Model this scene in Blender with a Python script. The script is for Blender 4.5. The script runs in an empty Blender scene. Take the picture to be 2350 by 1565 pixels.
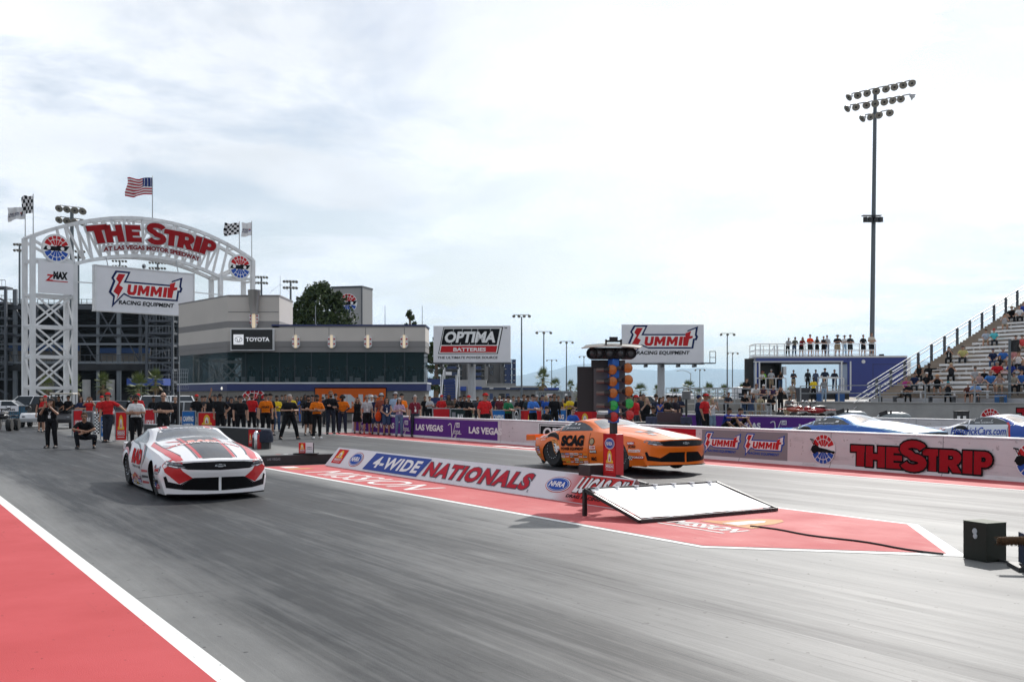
import bpy, bmesh, math, random
from mathutils import Vector, Matrix
from mathutils.bvhtree import BVHTree
from mathutils.geometry import tessellate_polygon
R = math.radians
rnd = random.Random(7)
S = bpy.context.scene
COL = S.collection
# ---------------------------------------------------------------- camera
CAMZ = 1.7
FPX = 2400.0                      # focal length in pixels of the 2350 px wide photograph
cam = bpy.data.cameras.new("camera")
cam.sensor_width = 36.0
cam.lens = 36.0 * FPX / 2350.0
cam.shift_y = (910 - 782.5) / 2350.0
cam.clip_end = 60000
cam.clip_start = 0.1
camo = bpy.data.objects.new("camera", cam)
camo.location = (0, 0, CAMZ)
camo.rotation_euler = (R(90), 0, 0)
COL.objects.link(camo)
S.camera = camo
# ---------------------------------------------------------------- light
S.view_settings.view_transform = 'Standard'
S.view_settings.look = 'None'
S.view_settings.exposure = 0.0
S.view_settings.gamma = 1.0
SUN_AZ, SUN_EL = R(21.5), R(38)
sdir = Vector((math.sin(SUN_AZ) * math.cos(SUN_EL), math.cos(SUN_AZ) * math.cos(SUN_EL), math.sin(SUN_EL)))
sl = bpy.data.lights.new("sun", 'SUN')
sl.energy = 4.3
sl.angle = R(0.9)
sl.color = (1.0, 0.965, 0.92)
so = bpy.data.objects.new("sun", sl)
so.rotation_euler = (-sdir).to_track_quat('-Z', 'Y').to_euler()
so.location = (30, 80, 60)
COL.objects.link(so)
W = bpy.data.worlds.new("World")
S.world = W
W.use_nodes = True
def world_nodes():
 nt = W.node_tree
 N, L = nt.nodes, nt.links
 N.clear()
 def nd(t, **k):
  n = N.new(t)
  for a, b in k.items():
   setattr(n, a, b)
  return n
 def mth(op, a, b=None, c=None, clamp=False):
  n = nd('ShaderNodeMath', operation=op, use_clamp=clamp)
  for i, v in enumerate((a, b, c)):
   if v is None: continue
   if isinstance(v, (int, float)): n.inputs[i].default_value = v
   else: L.new(v, n.inputs[i])
  return n.outputs[0]
 out = nd('ShaderNodeOutputWorld')
 sky = nd('ShaderNodeTexSky', sky_type='NISHITA', sun_disc=False)
 sky.sun_elevation = SUN_EL
 sky.sun_rotation = SUN_AZ
 sky.dust_density = 2.0
 bg1 = nd('ShaderNodeBackground'); bg1.inputs[1].default_value = 0.10
 L.new(sky.outputs[0], bg1.inputs[0])
 tc = nd('ShaderNodeTexCoord')
 sep = nd('ShaderNodeSeparateXYZ'); L.new(tc.outputs['Generated'], sep.inputs[0])
 zz = mth('MAXIMUM', sep.outputs[2], 0.0)
 zd = mth('ADD', zz, 0.16)
 u = mth('DIVIDE', sep.outputs[0], zd)
 v = mth('DIVIDE', sep.outputs[1], zd)
 cb = nd('ShaderNodeCombineXYZ'); L.new(u, cb.inputs[0]); L.new(v, cb.inputs[1])
 n1 = nd('ShaderNodeTexNoise'); n1.inputs['Scale'].default_value = 1.5; n1.inputs['Detail'].default_value = 9
 n1.inputs['Roughness'].default_value = 0.58; n1.inputs['Distortion'].default_value = 0.35
 L.new(cb.outputs[0], n1.inputs['Vector'])
 mp = nd('ShaderNodeMapping'); mp.inputs['Location'].default_value = (3.7, 1.9, 0.4)
 L.new(cb.outputs[0], mp.inputs[0])
 n2 = nd('ShaderNodeTexNoise'); n2.inputs['Scale'].default_value = 0.75; n2.inputs['Detail'].default_value = 7
 n2.inputs['Roughness'].default_value = 0.55
 L.new(mp.outputs[0], n2.inputs['Vector'])
 # brightness of the cloud sheet: brightest towards the sun, greyer to the left and behind
 dt = nd('ShaderNodeVectorMath', operation='DOT_PRODUCT'); dt.inputs[1].default_value = sdir
 L.new(tc.outputs['Generated'], dt.inputs[0])
 g = mth('MULTIPLY_ADD', dt.outputs['Value'], 0.5, 0.5, True)
 g = mth('POWER', g, 2.2)
 base = mth('MULTIPLY_ADD', g, 0.32, 0.84)
 tex = mth('MULTIPLY_ADD', n2.outputs[0], 1.10, 0.50)
 br = mth('MULTIPLY', base, tex)
 lft = nd('ShaderNodeMapRange'); lft.inputs[1].default_value = -0.75; lft.inputs[2].default_value = 0.05
 lft.inputs[3].default_value = 0.80; lft.inputs[4].default_value = 1.0
 L.new(sep.outputs[0], lft.inputs[0])
 br = mth('MULTIPLY', br, lft.outputs[0])
 cc = nd('ShaderNodeCombineColor')
 L.new(mth('MULTIPLY', br, 0.965), cc.inputs[0]); L.new(mth('MULTIPLY', br, 0.985), cc.inputs[1]); L.new(mth('MULTIPLY', br, 1.03), cc.inputs[2])
 bg2 = nd('ShaderNodeBackground'); L.new(cc.outputs[0], bg2.inputs[0])
 cov = nd('ShaderNodeMapRange'); cov.inputs[1].default_value = 0.42; cov.inputs[2].default_value = 0.55
 cov.inputs[3].default_value = 0.30; cov.inputs[4].default_value = 1.0
 L.new(n1.outputs[0], cov.inputs[0])
 mx = nd('ShaderNodeMixShader')
 L.new(cov.outputs[0], mx.inputs[0]); L.new(bg1.outputs[0], mx.inputs[1]); L.new(bg2.outputs[0], mx.inputs[2])
 L.new(mx.outputs[0], out.inputs[0])
world_nodes()
# ---------------------------------------------------------------- track frame: s runs down the track, u across it
TDX, TDY = 0.5236, -0.8520
NDX, NDY = 0.8520, 0.5236
TANG = math.atan2(TDY, TDX)
def TR(s, u, z=0.0):
 return Vector((s * TDX + u * NDX, s * TDY + u * NDY, z))
def at(px, Y, z=0.0):             # a place at depth Y metres seen at photo column px
 return Vector(((px - 1175) / FPX * Y, Y, z))
def zat(py, Y):
 return CAMZ + (910 - py) * Y / FPX
# ---------------------------------------------------------------- materials
MATS = {}
def mat(name, col, rough=0.6, metal=0.0, spec=0.5, coat=0.0, noise=0.0, nscale=3.0, bump=0.0, bscale=30.0, alpha=None, emit=None, trans=0.0):
 if name in MATS: return MATS[name]
 m = bpy.data.materials.new(name); m.use_nodes = True
 nt = m.node_tree; N, L = nt.nodes, nt.links
 p = N['Principled BSDF']
 c = (*col, 1.0)
 p.inputs['Base Color'].default_value = c
 p.inputs['Roughness'].default_value = rough
 p.inputs['Metallic'].default_value = metal
 p.inputs['Specular IOR Level'].default_value = spec
 p.inputs['Coat Weight'].default_value = coat
 p.inputs['Coat Roughness'].default_value = 0.06
 p.inputs['Transmission Weight'].default_value = trans
 if emit:
  p.inputs['Emission Color'].default_value = (*emit[:3], 1); p.inputs['Emission Strength'].default_value = emit[3]
 if alpha is not None: p.inputs['Alpha'].default_value = alpha
 if noise > 0 or bump > 0:
  tc = N.new('ShaderNodeTexCoord')
  if noise > 0:
   n = N.new('ShaderNodeTexNoise'); n.inputs['Scale'].default_value = nscale; n.inputs['Detail'].default_value = 6
   L.new(tc.outputs['Object'], n.inputs['Vector'])
   r = N.new('ShaderNodeMapRange'); r.inputs[1].default_value = 0.3; r.inputs[2].default_value = 0.7
   r.inputs[3].default_value = 1 - noise; r.inputs[4].default_value = 1 + noise * 0.6
   L.new(n.outputs[0], r.inputs[0])
   mx = N.new('ShaderNodeVectorMath'); mx.operation = 'SCALE'; mx.inputs[0].default_value = col
   L.new(r.outputs[0], mx.inputs['Scale']); L.new(mx.outputs[0], p.inputs['Base Color'])
  if bump > 0:
   n = N.new('ShaderNodeTexNoise'); n.inputs['Scale'].default_value = bscale; n.inputs['Detail'].default_value = 4
   L.new(tc.outputs['Object'], n.inputs['Vector'])
   b = N.new('ShaderNodeBump'); b.inputs['Strength'].default_value = bump; b.inputs['Distance'].default_value = 0.02
   L.new(n.outputs[0], b.inputs['Height']); L.new(b.outputs[0], p.inputs['Normal'])
 MATS[name] = m
 return m
def cm(col, kind='cloth'):
 """a plain cloth / plastic / paint material for a colour"""
 key = "%s_%02x%02x%02x" % (kind, *[int(max(0, min(1, c)) * 255) for c in col])
 if kind == 'cloth': return mat(key, col, 0.9, spec=0.10, noise=0.25, nscale=14)
 if kind == 'skin': return mat(key, col, 0.55, spec=0.4, noise=0.08, nscale=20)
 if kind == 'ink': return mat(key, col, 0.75, spec=0.10)
 if kind == 'paint': return mat(key, col, 0.35, spec=0.3, coat=0.45, noise=0.03, nscale=2)
 return mat(key, col, 0.5)
WHITE = (0.80, 0.80, 0.80); BLACK = (0.016, 0.016, 0.018); RED = (0.60, 0.03, 0.03); NAVY = (0.02, 0.035, 0.13)
BLUE = (0.03, 0.09, 0.42); ORANGE = (0.83, 0.20, 0.015); YEL = (0.85, 0.50, 0.05); PURPLE = (0.115, 0.035, 0.25)
inkW = cm((0.82, 0.82, 0.82), 'ink'); inkK = cm((0.012, 0.012, 0.014), 'ink'); inkR = cm((0.52, 0.025, 0.03), 'ink')
inkN = cm((0.018, 0.028, 0.10), 'ink'); inkB = cm((0.035, 0.10, 0.42), 'ink'); inkY = cm((0.80, 0.50, 0.07), 'ink')
inkO = cm((0.75, 0.13, 0.02), 'ink'); inkP = cm(PURPLE, 'ink'); inkG = cm((0.25, 0.25, 0.27), 'ink')
m_steelW = mat('white_painted_steel', (0.70, 0.71, 0.72), 0.45, noise=0.10, nscale=1.2)
m_galv = mat('galvanised_steel', (0.36, 0.38, 0.40), 0.45, metal=0.6, noise=0.15, nscale=5)
m_dark = mat('black_plastic', (0.018, 0.018, 0.02), 0.5, noise=0.2, nscale=6)
m_rubber = mat('rubber', (0.02, 0.02, 0.021), 0.8, noise=0.2, nscale=8)
m_signW = mat('white_sign_sheet', (0.74, 0.74, 0.77), 0.5, noise=0.05, nscale=0.8)
m_frame = mat('dark_steel', (0.06, 0.065, 0.075), 0.5, noise=0.2, nscale=3)
m_chrome = mat('bright_metal', (0.75, 0.76, 0.78), 0.18, metal=1.0)
m_conc = mat('concrete', (0.36, 0.355, 0.345), 0.85, noise=0.14, nscale=1.3, bump=0.15)
m_bark = mat('palm_bark', (0.20, 0.13, 0.075), 0.9, noise=0.35, nscale=9, bump=0.6, bscale=14)
# ---------------------------------------------------------------- mesh building
class MB:
 def __init__(s): s.v = []; s.f = []; s.m = []; s.mats = []
 def mi(s, m):
  if m not in s.mats: s.mats.append(m)
  return s.mats.index(m)
 def add(s, vs, fs, m):
  o = len(s.v); i = s.mi(m)
  s.v += [tuple(v) for v in vs]
  for f in fs: s.f.append(tuple(o + k for k in f)); s.m.append(i)
 def box(s, c, d, m, rz=0.0, M=None):
  x, y, z = d[0] / 2, d[1] / 2, d[2] / 2
  vs = [Vector((a, b, e)) for a in (-x, x) for b in (-y, y) for e in (-z, z)]
  if M is None: M = Matrix.Rotation(rz, 4, 'Z')
  vs = [M @ v + Vector(c) for v in vs]
  s.add(vs, [(0, 1, 3, 2), (4, 6, 7, 5), (0, 4, 5, 1), (2, 3, 7, 6), (0, 2, 6, 4), (1, 5, 7, 3)], m)
 def bar(s, a, b, w, h, m, up=(0, 0, 1)):
  a, b = Vector(a), Vector(b); d = b - a; L = d.length
  if L < 1e-6: return
  z = d / L; u = Vector(up)
  if abs(z.dot(u)) > 0.99: u = Vector((0, 1, 0))
  x = u.cross(z).normalized(); y = z.cross(x)
  M = Matrix((x, y, z)).transposed().to_4x4()
  s.box((a + b) / 2, (w, h, L), m, M=M)
 def tube(s, a, b, r0, r1, m, n=10, cap=True):
  a, b = Vector(a), Vector(b); d = b - a
  if d.length < 1e-6: return
  z = d.normalized(); u = Vector((0, 0, 1)) if abs(z.z) < 0.95 else Vector((0, 1, 0))
  x = u.cross(z).normalized(); y = z.cross(x)
  vs = []
  for p, r in ((a, r0), (b, r1)):
   for i in range(n):
    t = 2 * math.pi * i / n
    vs.append(p + x * (r * math.cos(t)) + y * (r * math.sin(t)))
  fs = [(i, (i + 1) % n, n + (i + 1) % n, n + i) for i in range(n)]
  if cap: fs += [tuple(reversed(range(n))), tuple(range(n, 2 * n))]
  s.add(vs, fs, m)
 def path(s, pts, r, m, n=8):
  for a, b in zip(pts[:-1], pts[1:]): s.tube(a, b, r, r, m, n)
 def lathe(s, prof, m, M=None, n=20, cap=True):
  M = M or Matrix()
  vs = []
  for r, z in prof:
   for i in range(n):
    t = 2 * math.pi * i / n
    vs.append(M @ Vector((r * math.cos(t), r * math.sin(t), z)))
  fs = []
  for k in range(len(prof) - 1):
   for i in range(n):
    fs.append((k * n + i, k * n + (i + 1) % n, (k + 1) * n + (i + 1) % n, (k + 1) * n + i))
  if cap: fs += [tuple(reversed(range(n))), tuple(range((len(prof) - 1) * n, len(prof) * n))]
  s.add(vs, fs, m)
 def ell(s, c, r, m, M=None, n=12, k=8):
  c = Vector(c); vs = [] ; fs = []
  M = M or Matrix.Identity(3)
  for j in range(1, k):
   ph = math.pi * j / k
   for i in range(n):
    t = 2 * math.pi * i / n
    vs.append(c + M @ Vector((r[0] * math.sin(ph) * math.cos(t), r[1] * math.sin(ph) * math.sin(t), -r[2] * math.cos(ph))))
  for j in range(k - 2):
   for i in range(n): fs.append((j * n + i, j * n + (i + 1) % n, (j + 1) * n + (i + 1) % n, (j + 1) * n + i))
  b = len(vs); vs += [c + M @ Vector((0, 0, -r[2])), c + M @ Vector((0, 0, r[2]))]
  for i in range(n):
   fs.append((b, (i + 1) % n, i)); q = (k - 2) * n
   fs.append((q + i, q + (i + 1) % n, b + 1))
  s.add(vs, fs, m)
 def caps(s, a, b, r0, r1, m, n=10):
  a, b = Vector(a), Vector(b)
  s.tube(a, b, r0, r1, m, n)
  s.ell(a, (r0,) * 3, m, n=n, k=6); s.ell(b, (r1,) * 3, m, n=n, k=6)
 def prism(s, pts, depth, m, M=None):
  """polygon in local xz plane (front at y=0) pushed back to y=depth"""
  M = M or Matrix(); n = len(pts)
  vs = [M @ Vector((x, 0, z)) for x, z in pts] + [M @ Vector((x, depth, z)) for x, z in pts]
  s.add(vs, [tuple(range(n)), tuple(reversed(range(n, 2 * n)))] + [(i, n + i, n + (i + 1) % n, (i + 1) % n) for i in range(n)], m)
 def build(s, name, parent=None, smooth=False, bevel=0.0):
  me = bpy.data.meshes.new(name)
  me.from_pydata(s.v, [], s.f)
  for m in s.mats: me.materials.append(m)
  me.polygons.foreach_set('material_index', s.m)
  if smooth: me.polygons.foreach_set('use_smooth', [True] * len(s.f))
  bm = bmesh.new(); bm.from_mesh(me)
  if smooth: bmesh.ops.remove_doubles(bm, verts=bm.verts, dist=1e-5)
  if s.f and not getattr(s, 'keepn', False): bmesh.ops.recalc_face_normals(bm, faces=bm.faces)
  bm.to_mesh(me); bm.free()
  if smooth:
   try: me.set_sharp_from_angle(angle=R(42))
   except Exception: pass
  o = bpy.data.objects.new(name, me); COL.objects.link(o)
  if parent: o.parent = parent
  if bevel:
   b = o.modifiers.new('bevel', 'BEVEL'); b.width = bevel; b.segments = 2; b.limit_method = 'ANGLE'
  return o
def tag(o, label, cat, group=None):
 o['label'] = label; o['category'] = cat
 if group: o['group'] = group
 return o
def thing(name, label, cat, loc=(0, 0, 0), rz=0.0, group=None):
 o = bpy.data.objects.new(name, None); COL.objects.link(o)
 o.location = loc; o.rotation_euler = (0, 0, rz); o.empty_display_size = 0.2
 return tag(o, label, cat, group)
def struct(o): o['kind'] = 'structure'; return o
def copy_tree(o, parent=None):
 c = o.copy(); COL.objects.link(c)
 if parent: c.parent = parent
 for ch in list(o.children): copy_tree(ch, c)
 return c
# ---------------------------------------------------------------- flat graphics (lettering, logos)
_tc = {}
def text_geom(t, bold=0.0, sp=1.0):
 k = (t, bold, sp)
 if k in _tc: return _tc[k]
 cu = bpy.data.curves.new('t', 'FONT'); cu.body = t; cu.dimensions = '2D'; cu.fill_mode = 'FRONT'
 cu.offset = bold; cu.resolution_u = 3; cu.space_character = sp
 ob = bpy.data.objects.new('t', cu)
 me = ob.to_mesh()
 vs = [(v.co.x, v.co.y) for v in me.vertices]; fs = [tuple(p.vertices) for p in me.polygons]
 ob.to_mesh_clear(); bpy.data.objects.remove(ob); bpy.data.curves.remove(cu)
 x0 = min(v[0] for v in vs); x1 = max(v[0] for v in vs); y0 = min(v[1] for v in vs); y1 = max(v[1] for v in vs)
 _tc[k] = (vs, fs, x0, x1, y0, y1)
 return _tc[k]
class G2:
 """flat artwork in (x, y) metres; every shape has a material and a layer that lifts it a little"""
 def __init__(s): s.items = []
 def poly(s, pts, m, l=1):
  tri = tessellate_polygon([[Vector((x, y, 0)) for x, y in pts]])
  s.items.append((list(pts), [tuple(t) for t in tri], m, l)); return s
 def rect(s, x, y, w, h, m, l=1, sh=0.0):
  return s.poly([(x, y), (x + w, y), (x + w + sh, y + h), (x + sh, y + h)], m, l)
 def ell(s, cx, cy, rx, ry, m, l=1, n=28, a0=0.0, a1=2 * math.pi):
  full = abs(a1 - a0 - 2 * math.pi) < 1e-6
  k = n if full else n + 1
  return s.poly([(cx + rx * math.cos(a0 + (a1 - a0) * i / n), cy + ry * math.sin(a0 + (a1 - a0) * i / n)) for i in range(k)], m, l)
 def text(s, t, x, y, w, h, m, l=2, bold=0.02, sh=0.0, arc=None, sp=1.0):
  vs, fs, x0, x1, y0, y1 = text_geom(t, bold, sp)
  out = []
  for a, b in vs:
   q = (b - y0) / (y1 - y0); p = (a - x0) / (x1 - x0)
   X = x + p * w + sh * q * h; Y = y + q * h
   if arc: Y += arc(p)
   out.append((X, Y))
  s.items.append((out, fs, m, l)); return s
 def outl(s, t, x, y, w, h, m, mo, l=2, bold=0.02, ob=0.05, sh=0.0, arc=None, sp=1.12):
  """text with a thick outline of another colour beneath"""
  vs, fs, x0, x1, y0, y1 = text_geom(t, bold, sp)
  v2, f2, a0, a1, b0, b1 = text_geom(t, ob, sp)
  kx = w / (x1 - x0); ky = h / (y1 - y0)
  s.text(t, x + (a0 - x0) * kx, y + (b0 - y0) * ky, (a1 - a0) * kx, (b1 - b0) * ky, mo, l, ob, sh, arc, sp)
  s.text(t, x, y, w, h, m, l + 1, bold, sh, arc, sp); return s
 def put(s, g, x, y, k=1.0, ky=None, l=0, sh=0.0):
  ky = ky or k
  for vs, fs, m, ll in g.items:
   s.items.append(([(x + a * k + sh * b * ky, y + b * ky) for a, b in vs], fs, m, ll + l))
  return s
 def build(s, name, M, parent=None, step=0.003, mapf=None):
  """M: matrix whose x = right, y = up, z = out of the surface"""
  mb = MB(); mb.keepn = True
  for vs, fs, m, l in s.items:
   if mapf: mb.add([mapf(a, b, l * step) for a, b in vs], fs, m)
   else: mb.add([M @ Vector((a, b, l * step)) for a, b in vs], fs, m)
  return mb.build(name, parent)
def FM(o, right, up=(0, 0, 1)):
 r = Vector(right).normalized(); u = Vector(up).normalized(); z = r.cross(u).normalized()
 M = Matrix((r, u, z)).transposed().to_4x4(); M.translation = Vector(o)
 return M
# heavy slab letters drawn as polygons (unit boxes)
def _arc(cx, cy, rx, ry, a0, a1, n=8): return [(cx + rx * math.cos(R(a0 + (a1 - a0) * i / n)), cy + ry * math.sin(R(a0 + (a1 - a0) * i / n))) for i in range(n + 1)]
def _sglyph():
 path = _arc(0.50, 0.735, 0.345, 0.165, 12, 270, 12)[:-1] + _arc(0.50, 0.295, 0.345, 0.18, 90, -168, 12)
 L_, R_ = [], []
 for i, p in enumerate(path):
  a = path[max(i - 1, 0)]; b = path[min(i + 1, len(path) - 1)]
  d = Vector((b[0] - a[0], b[1] - a[1])).normalized(); n = Vector((-d.y, d.x))
  L_.append((p[0] + n.x * 0.15, p[1] + n.y * 0.115)); R_.append((p[0] - n.x * 0.15, p[1] - n.y * 0.115))
 return L_ + R_[::-1]
_bowl = [(0.0, 1.0), (0.58, 1.0)] + _arc(0.60, 0.66, 0.40, 0.34, 90, -90)[1:]
GLY = {
 "T": [[(0, 1), (1, 1), (1, .70), (.69, .70), (.69, 0), (.31, 0), (.31, .70), (0, .70)]],
 "H": [[(0, 0), (0, 1), (.37, 1), (.37, .64), (.63, .64), (.63, 1), (1, 1), (1, 0), (.63, 0), (.63, .36), (.37, .36), (.37, 0)]],
 "E": [[(0, 0), (0, 1), (1, 1), (1, .73), (.42, .73), (.42, .62), (.9, .62), (.9, .38), (.42, .38), (.42, .27), (1, .27), (1, 0)]],
 "I": [[(0, 0), (0, 1), (1, 1), (1, 0)]],
 "P": [[(0, 0)] + _bowl + [(.40, .32), (.40, 0)], [(.40, .55), (.58, .55), (.64, .60), (.64, .70), (.58, .76), (.40, .76)]],
 "R": [[(0, 0)] + _bowl[:-2] + [(.78, .36), (1.02, 0), (.62, 0), (.44, .28), (.40, .28), (.40, 0)], [(.40, .56), (.58, .56), (.64, .61), (.64, .70), (.58, .76), (.40, .76)]],
 "S": [_sglyph()],
 "U": [[(0, 1), (.34, 1), (.34, .38), (.42, .28), (.58, .28), (.66, .38), (.66, 1), (1, 1), (1, .25), (.80, 0), (.20, 0), (0, .25)]],
 "M": [[(0, 0), (0, 1), (.30, 1), (.5, .56), (.70, 1), (1, 1), (1, 0), (.73, 0), (.73, .5), (.57, .16), (.43, .16), (.27, .5), (.27, 0)]],
}
def block(g, t, x, y, w, h, m, mo=None, l=1, ow=0.04, sh=0.0):
 """one heavy letter, with an outline of width ow in another colour underneath"""
 loops = [[(x + a * w + sh * b * h, y + b * h) for a, b in lp] for lp in GLY[t]]
 if mo:
  for lp in loops:
   for (x0, y0), (x1, y1) in zip(lp, lp[1:] + lp[:1]):
    d = Vector((x1 - x0, y1 - y0))
    if d.length < 1e-6: continue
    n = Vector((-d.y, d.x)).normalized() * ow; e = d.normalized() * ow * 0.7
    g.items.append(([(x0 - e.x - n.x, y0 - e.y - n.y), (x1 + e.x - n.x, y1 + e.y - n.y), (x1 + e.x + n.x, y1 + e.y + n.y), (x0 - e.x + n.x, y0 - e.y + n.y)], [(0, 1, 2, 3)], mo, l))
 pts = [p for lp in loops for p in lp]
 tri = tessellate_polygon([[Vector((a, b, 0)) for a, b in lp] for lp in loops])
 g.items.append((pts, [tuple(f) for f in tri], m, l + 1))
# artwork shared by several signs; each is drawn in a box 1 unit wide or high
def art_strikes(w=1.0, car=True, rail=False):
 """round speedway badge, radius 1"""
 g = G2()
 g.ell(0, 0, 1.0, 0.98, inkW, 0)
 def sect(a0, a1, r0, r1, m):
  n = 5; p = []
  for i in range(n + 1):
   t = a0 + (a1 - a0) * i / n; p.append((r1 * math.cos(t), r1 * math.sin(t)))
  for i in range(n + 1):
   t = a1 + (a0 - a1) * i / n; p.append((r0 * math.cos(t), r0 * math.sin(t)))
  g.poly(p, m, 1)
 edges = [12, 42, 66, 88, 110, 134, 168]
 for sgn, m in ((1, inkR), (-1, inkB)):
  for a, b in zip(edges[:-1], edges[1:]):
   a2, b2 = R(a + 2), R(b - 2)
   for r0, r1 in ((0.50, 0.64), (0.69, 0.93)):
    if a < 30 or b > 150:
     if r0 == 0.50: continue
     sect(R(a + 8) * sgn if a < 30 else a2 * sgn, b2 * sgn if a < 30 else R(b - 8) * sgn, 0.46, 0.93, m)
    else: sect(a2 * sgn, b2 * sgn, 0.22 if r0 == 0.5 else r0, r1, m)
 if car:
  g.poly([(-0.97, -0.16), (-0.80, 0.12), (0.0, 0.14), (0.05, 0.22), (0.97, 0.22), (0.90, 0.10), (0.72, -0.14), (0.2, -0.18), (-0.5, -0.20)], inkK, 2)
  g.ell(-0.56, 0.0, 0.14, 0.14, inkW, 3); g.ell(0.45, 0.0, 0.14, 0.14, inkW, 3)
 if rail:
  g.poly([(-1.05, -0.1), (-0.9, 0.2), (-0.55, 0.26), (-0.3, 0.1), (0.3, 0.02), (1.05, -0.14), (0.9, -0.22), (0.1, -0.2), (-0.6, -0.2)], inkK, 2)
  g.ell(-0.72, -0.06, 0.24, 0.24, inkK, 3); g.ell(0.86, -0.17, 0.10, 0.10, inkK, 3)
  g.poly([(-1.10, 0.66), (-0.78, 0.62), (-0.78, 0.55), (-1.10, 0.58)], inkK, 3)
  g.poly([(-1.02, 0.62), (-0.97, 0.62), (-0.72, 0.2), (-0.78, 0.2)], inkK, 3)
  g.poly([(-0.86, 0.62), (-0.82, 0.62), (-0.60, 0.2), (-0.66, 0.2)], inkK, 3)
 return g
def art_summit(m1=None, mo=None, sub=None, white=None):
 """racing equipment logo in a box 2.0 wide, 1.0 high"""
 m1 = m1 or inkR; mo = mo or inkN; sub = sub or inkK; wh = white or inkW
 g = G2()
 out = [(0.16, 1.0), (0.56, 1.0), (0.44, 0.74), (1.66, 0.74), (1.70, 0.85), (2.0, 0.97), (1.96, 0.72), (2.0, 0.66), (1.96, 0.55), (1.90, 0.55), (1.86, 0.30), (0.58, 0.30), (0.38, 0.38), (0.06, 0.02), (0.10, 0.30), (-0.02, 0.42), (0.10, 0.72), (0.05, 0.80)]
 g.poly(out, mo, 1)
 inn = [(0.20, 0.95), (0.49, 0.95), (0.37, 0.695), (1.64, 0.695), (1.68, 0.80), (1.93, 0.90), (1.90, 0.70), (1.93, 0.65), (1.91, 0.60), (1.85, 0.60), (1.81, 0.345), (0.56, 0.345), (0.38, 0.43), (0.12, 0.15), (0.15, 0.33), (0.05, 0.43), (0.16, 0.72), (0.11, 0.80)]
 g.poly(inn, wh, 2)
 g.poly([(0.24, 0.92), (0.42, 0.92), (0.26, 0.62), (0.36, 0.56), (0.18, 0.22), (0.22, 0.36), (0.10, 0.44), (0.24, 0.70), (0.17, 0.78)], m1, 3)
 for c, a, w in (("U", 0.45, 0.25), ("M", 0.73, 0.31), ("M", 1.08, 0.31), ("I", 1.43, 0.10)): block(g, c, a, 0.385, w, 0.275, m1, None, 2, 0, 0.15)
 g.poly([(1.56, 0.38), (1.70, 0.38), (1.74, 0.58), (1.84, 0.62), (1.85, 0.68), (1.76, 0.68), (1.80, 0.83), (1.64, 0.76), (1.63, 0.66), (1.58, 0.66)], m1, 3)
 g.text("RACING EQUIPMENT", 0.24, 0.10, 1.50, 0.13, sub, 2, 0.028, 0.15)
 return g
def art_mission():
 """square food badge 1 x 1.3"""
 g = G2()
 g.rect(0, 0, 1, 1.3, cm((0.62, 0.03, 0.03), 'ink'), 1)
 g.poly([(0.18, 0.50), (0.82, 0.50), (0.82, 0.62), (0.72, 0.66), (0.70, 0.95), (0.62, 1.12), (0.50, 1.2), (0.38, 1.12), (0.30, 0.95), (0.28, 0.66), (0.18, 0.62)], inkY, 2)
 g.poly([(0.38, 0.58), (0.62, 0.58), (0.60, 0.92), (0.50, 1.04), (0.40, 0.92)], inkW, 3)
 g.poly([(0.43, 0.62), (0.57, 0.62), (0.50, 0.88)], inkR, 4)
 g.rect(0.14, 0.22, 0.72, 0.23, inkW, 2); g.rect(0.165, 0.24, 0.67, 0.19, inkR, 3)
 g.text("MISSION", 0.19, 0.27, 0.62, 0.13, inkW, 4, 0.04)
 g.rect(0.16, 0.12, 0.68, 0.03, inkW, 2)
 return g
def art_nhra(ring=True):
 """oval drag racing badge, 2 wide, centre 0"""
 g = G2()
 if ring:
  g.ell(0, 0, 1.0, 0.72, inkR, 1); g.ell(0, 0, 0.95, 0.67, inkW, 2)
 g.ell(0, 0, 0.88, 0.60, inkB, 3); g.ell(0, 0, 0.82, 0.54, inkW, 4); g.ell(0, 0, 0.79, 0.51, inkB, 5)
 g.text("NHRA", -0.66, -0.24, 1.26, 0.48, inkW, 6, 0.035, 0.12)
 return g
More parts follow.
